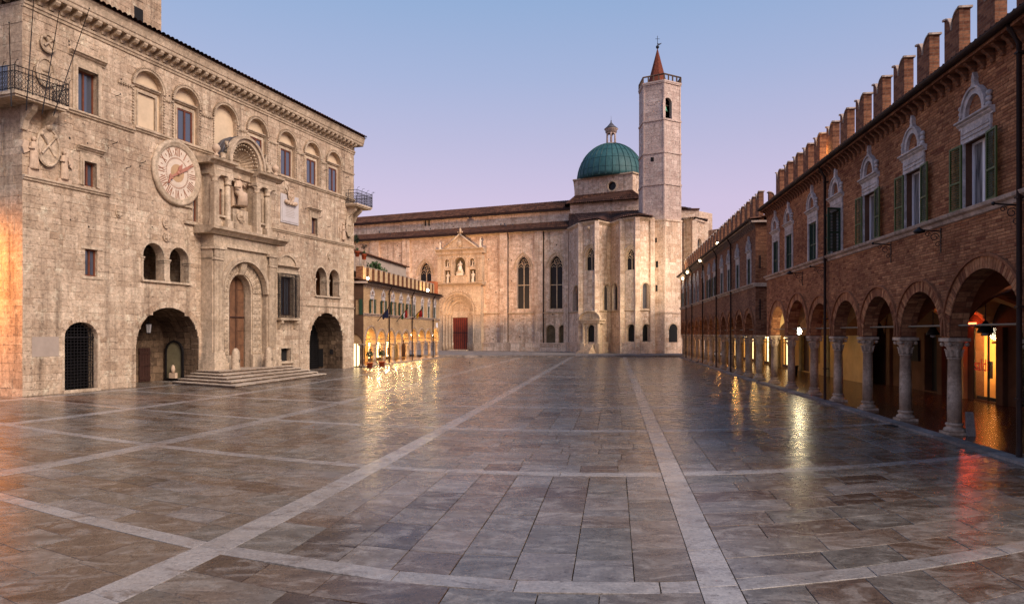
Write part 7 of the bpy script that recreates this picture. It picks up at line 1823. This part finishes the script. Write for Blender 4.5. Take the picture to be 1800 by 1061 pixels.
t = MB(); t.lathe([(1.15, 0), (1.12, .5), (1.02, .75), (.06, 4.4), (.04, 4.55)], (TC[0] - .25, TC[1], 31.1), 8, .5, False); sp_ = t.build('spire', M['spire'], twr)
t = MB(); c_ = (TC[0] - .25, TC[1], 35.6); t.tube([c_, (c_[0], c_[1], c_[2] + 1.5)], .03, 5); t.ball((c_[0], c_[1], c_[2] + .2), .2, 10, 6); t.tube([(c_[0] - .25, c_[1], c_[2] + 1.15), (c_[0] + .25, c_[1], c_[2] + 1.15)], .025, 4); t.prism([(c_[0] + .0, c_[2] + .5), (c_[0] + .15, c_[2] + .4), (c_[0] + .4, c_[2] + .55), (c_[0] + .5, c_[2] + .68), (c_[0] + .3, c_[2] + .62), (c_[0] + .12, c_[2] + .58), (c_[0] + .03, c_[2] + .68)], c_[1] - .02, c_[1] + .02); t.build('weather_vane', M['iron'], twr)

# chapel and walls to the right of the tower
rb_ = MB()
rchap = thing('side_chapel', 'pale stone polygonal chapel right of the bell tower, partly hidden by the brick house', 'chapel')
RP = [pt(1190, 84.5), pt(1219.5, 82.6), pt(1240, 84.8), (23.6, 90)]
for i in range(3):
    fr = Fr(RP[i], RP[i + 1]); hs = [hx(fr, 1226, 1233.5, 419, 470, 'arch')] if i == 1 else []
    face(fr, None, PZ, 16.1 - .25 * i, hs, .4, rchap, 'church', 'wall', rb_)
    for h in hs: t = MB(fr); wall(t, h.a, h.b, h.z0, lambda x: h.zt(x), [], .35, 0); t.build('lancet_glass', M['lead'], rchap)
for p in RP[1:3]: t = MB(); t.plan([(p[0] - .25, p[1] - .35), (p[0] + .25, p[1] - .35), (p[0] + .25, p[1] + .2), (p[0] - .25, p[1] + .2)], PZ, 15.7, .6); t.build('corner_pier', M['church'], rchap)
t = MB(); top = [pt(1190, 92), pt(1222, 91), pt(1245, 91), (24.5, 93)]
for i in range(2): tiled(t, (RP[i][0], RP[i][1] - .5, 16.1 - .1 * i), (RP[i + 1][0] + .1, RP[i + 1][1] - .5, 16.0 - .1 * i), (*top[i + 1], 17.3), (*top[i], 17.6), .26, 4)
t.build('roof', M['tile'], rchap)
BK = Fr(pt(1190, 96), pt(1229, 96)); face(BK, None, 14, 19.4, [], .3, rchap, 'tower', 'rear_wall', rb_)
BK2 = Fr(pt(1229, 96), pt(1252, 98)); face(BK2, None, 12, 19.2, [], .3, rchap, 'tower', 'rear_wall', rb_)
t = MB(BK); t.box(-.5, BK.L, -.3, 3, 19.4, 19.55); t.build('rear_cornice', M['tile'], rchap)
t = MB(); tiled(t, BK.to(-1, -.4, 19.5), BK.to(BK.L * .62, -.4, 19.5), BK.to(BK.L * .3, 4, 20.6), BK.to(-1, 4, 20.6), .26, 3); t.build('rear_roof', M['tile'], rchap)
LWF = Fr(pt(1238, 90), pt(1290, 86)); face(LWF, None, PZ, 15.6, [], .3, rchap, 'church', 'low_wall', rb_)
o = rb_.build('chapel_stone_blocks', M['church'], rchap); o['kind'] = 'stuff'

for o in bpy.data.objects:
    if o.name.split('.')[0] in ('putlog_holes', 'iron_hooks', 'shell_beading', 'door_battens', 'window_sills', 'shop_shelves', 'dome_seams'): o['kind'] = 'stuff'
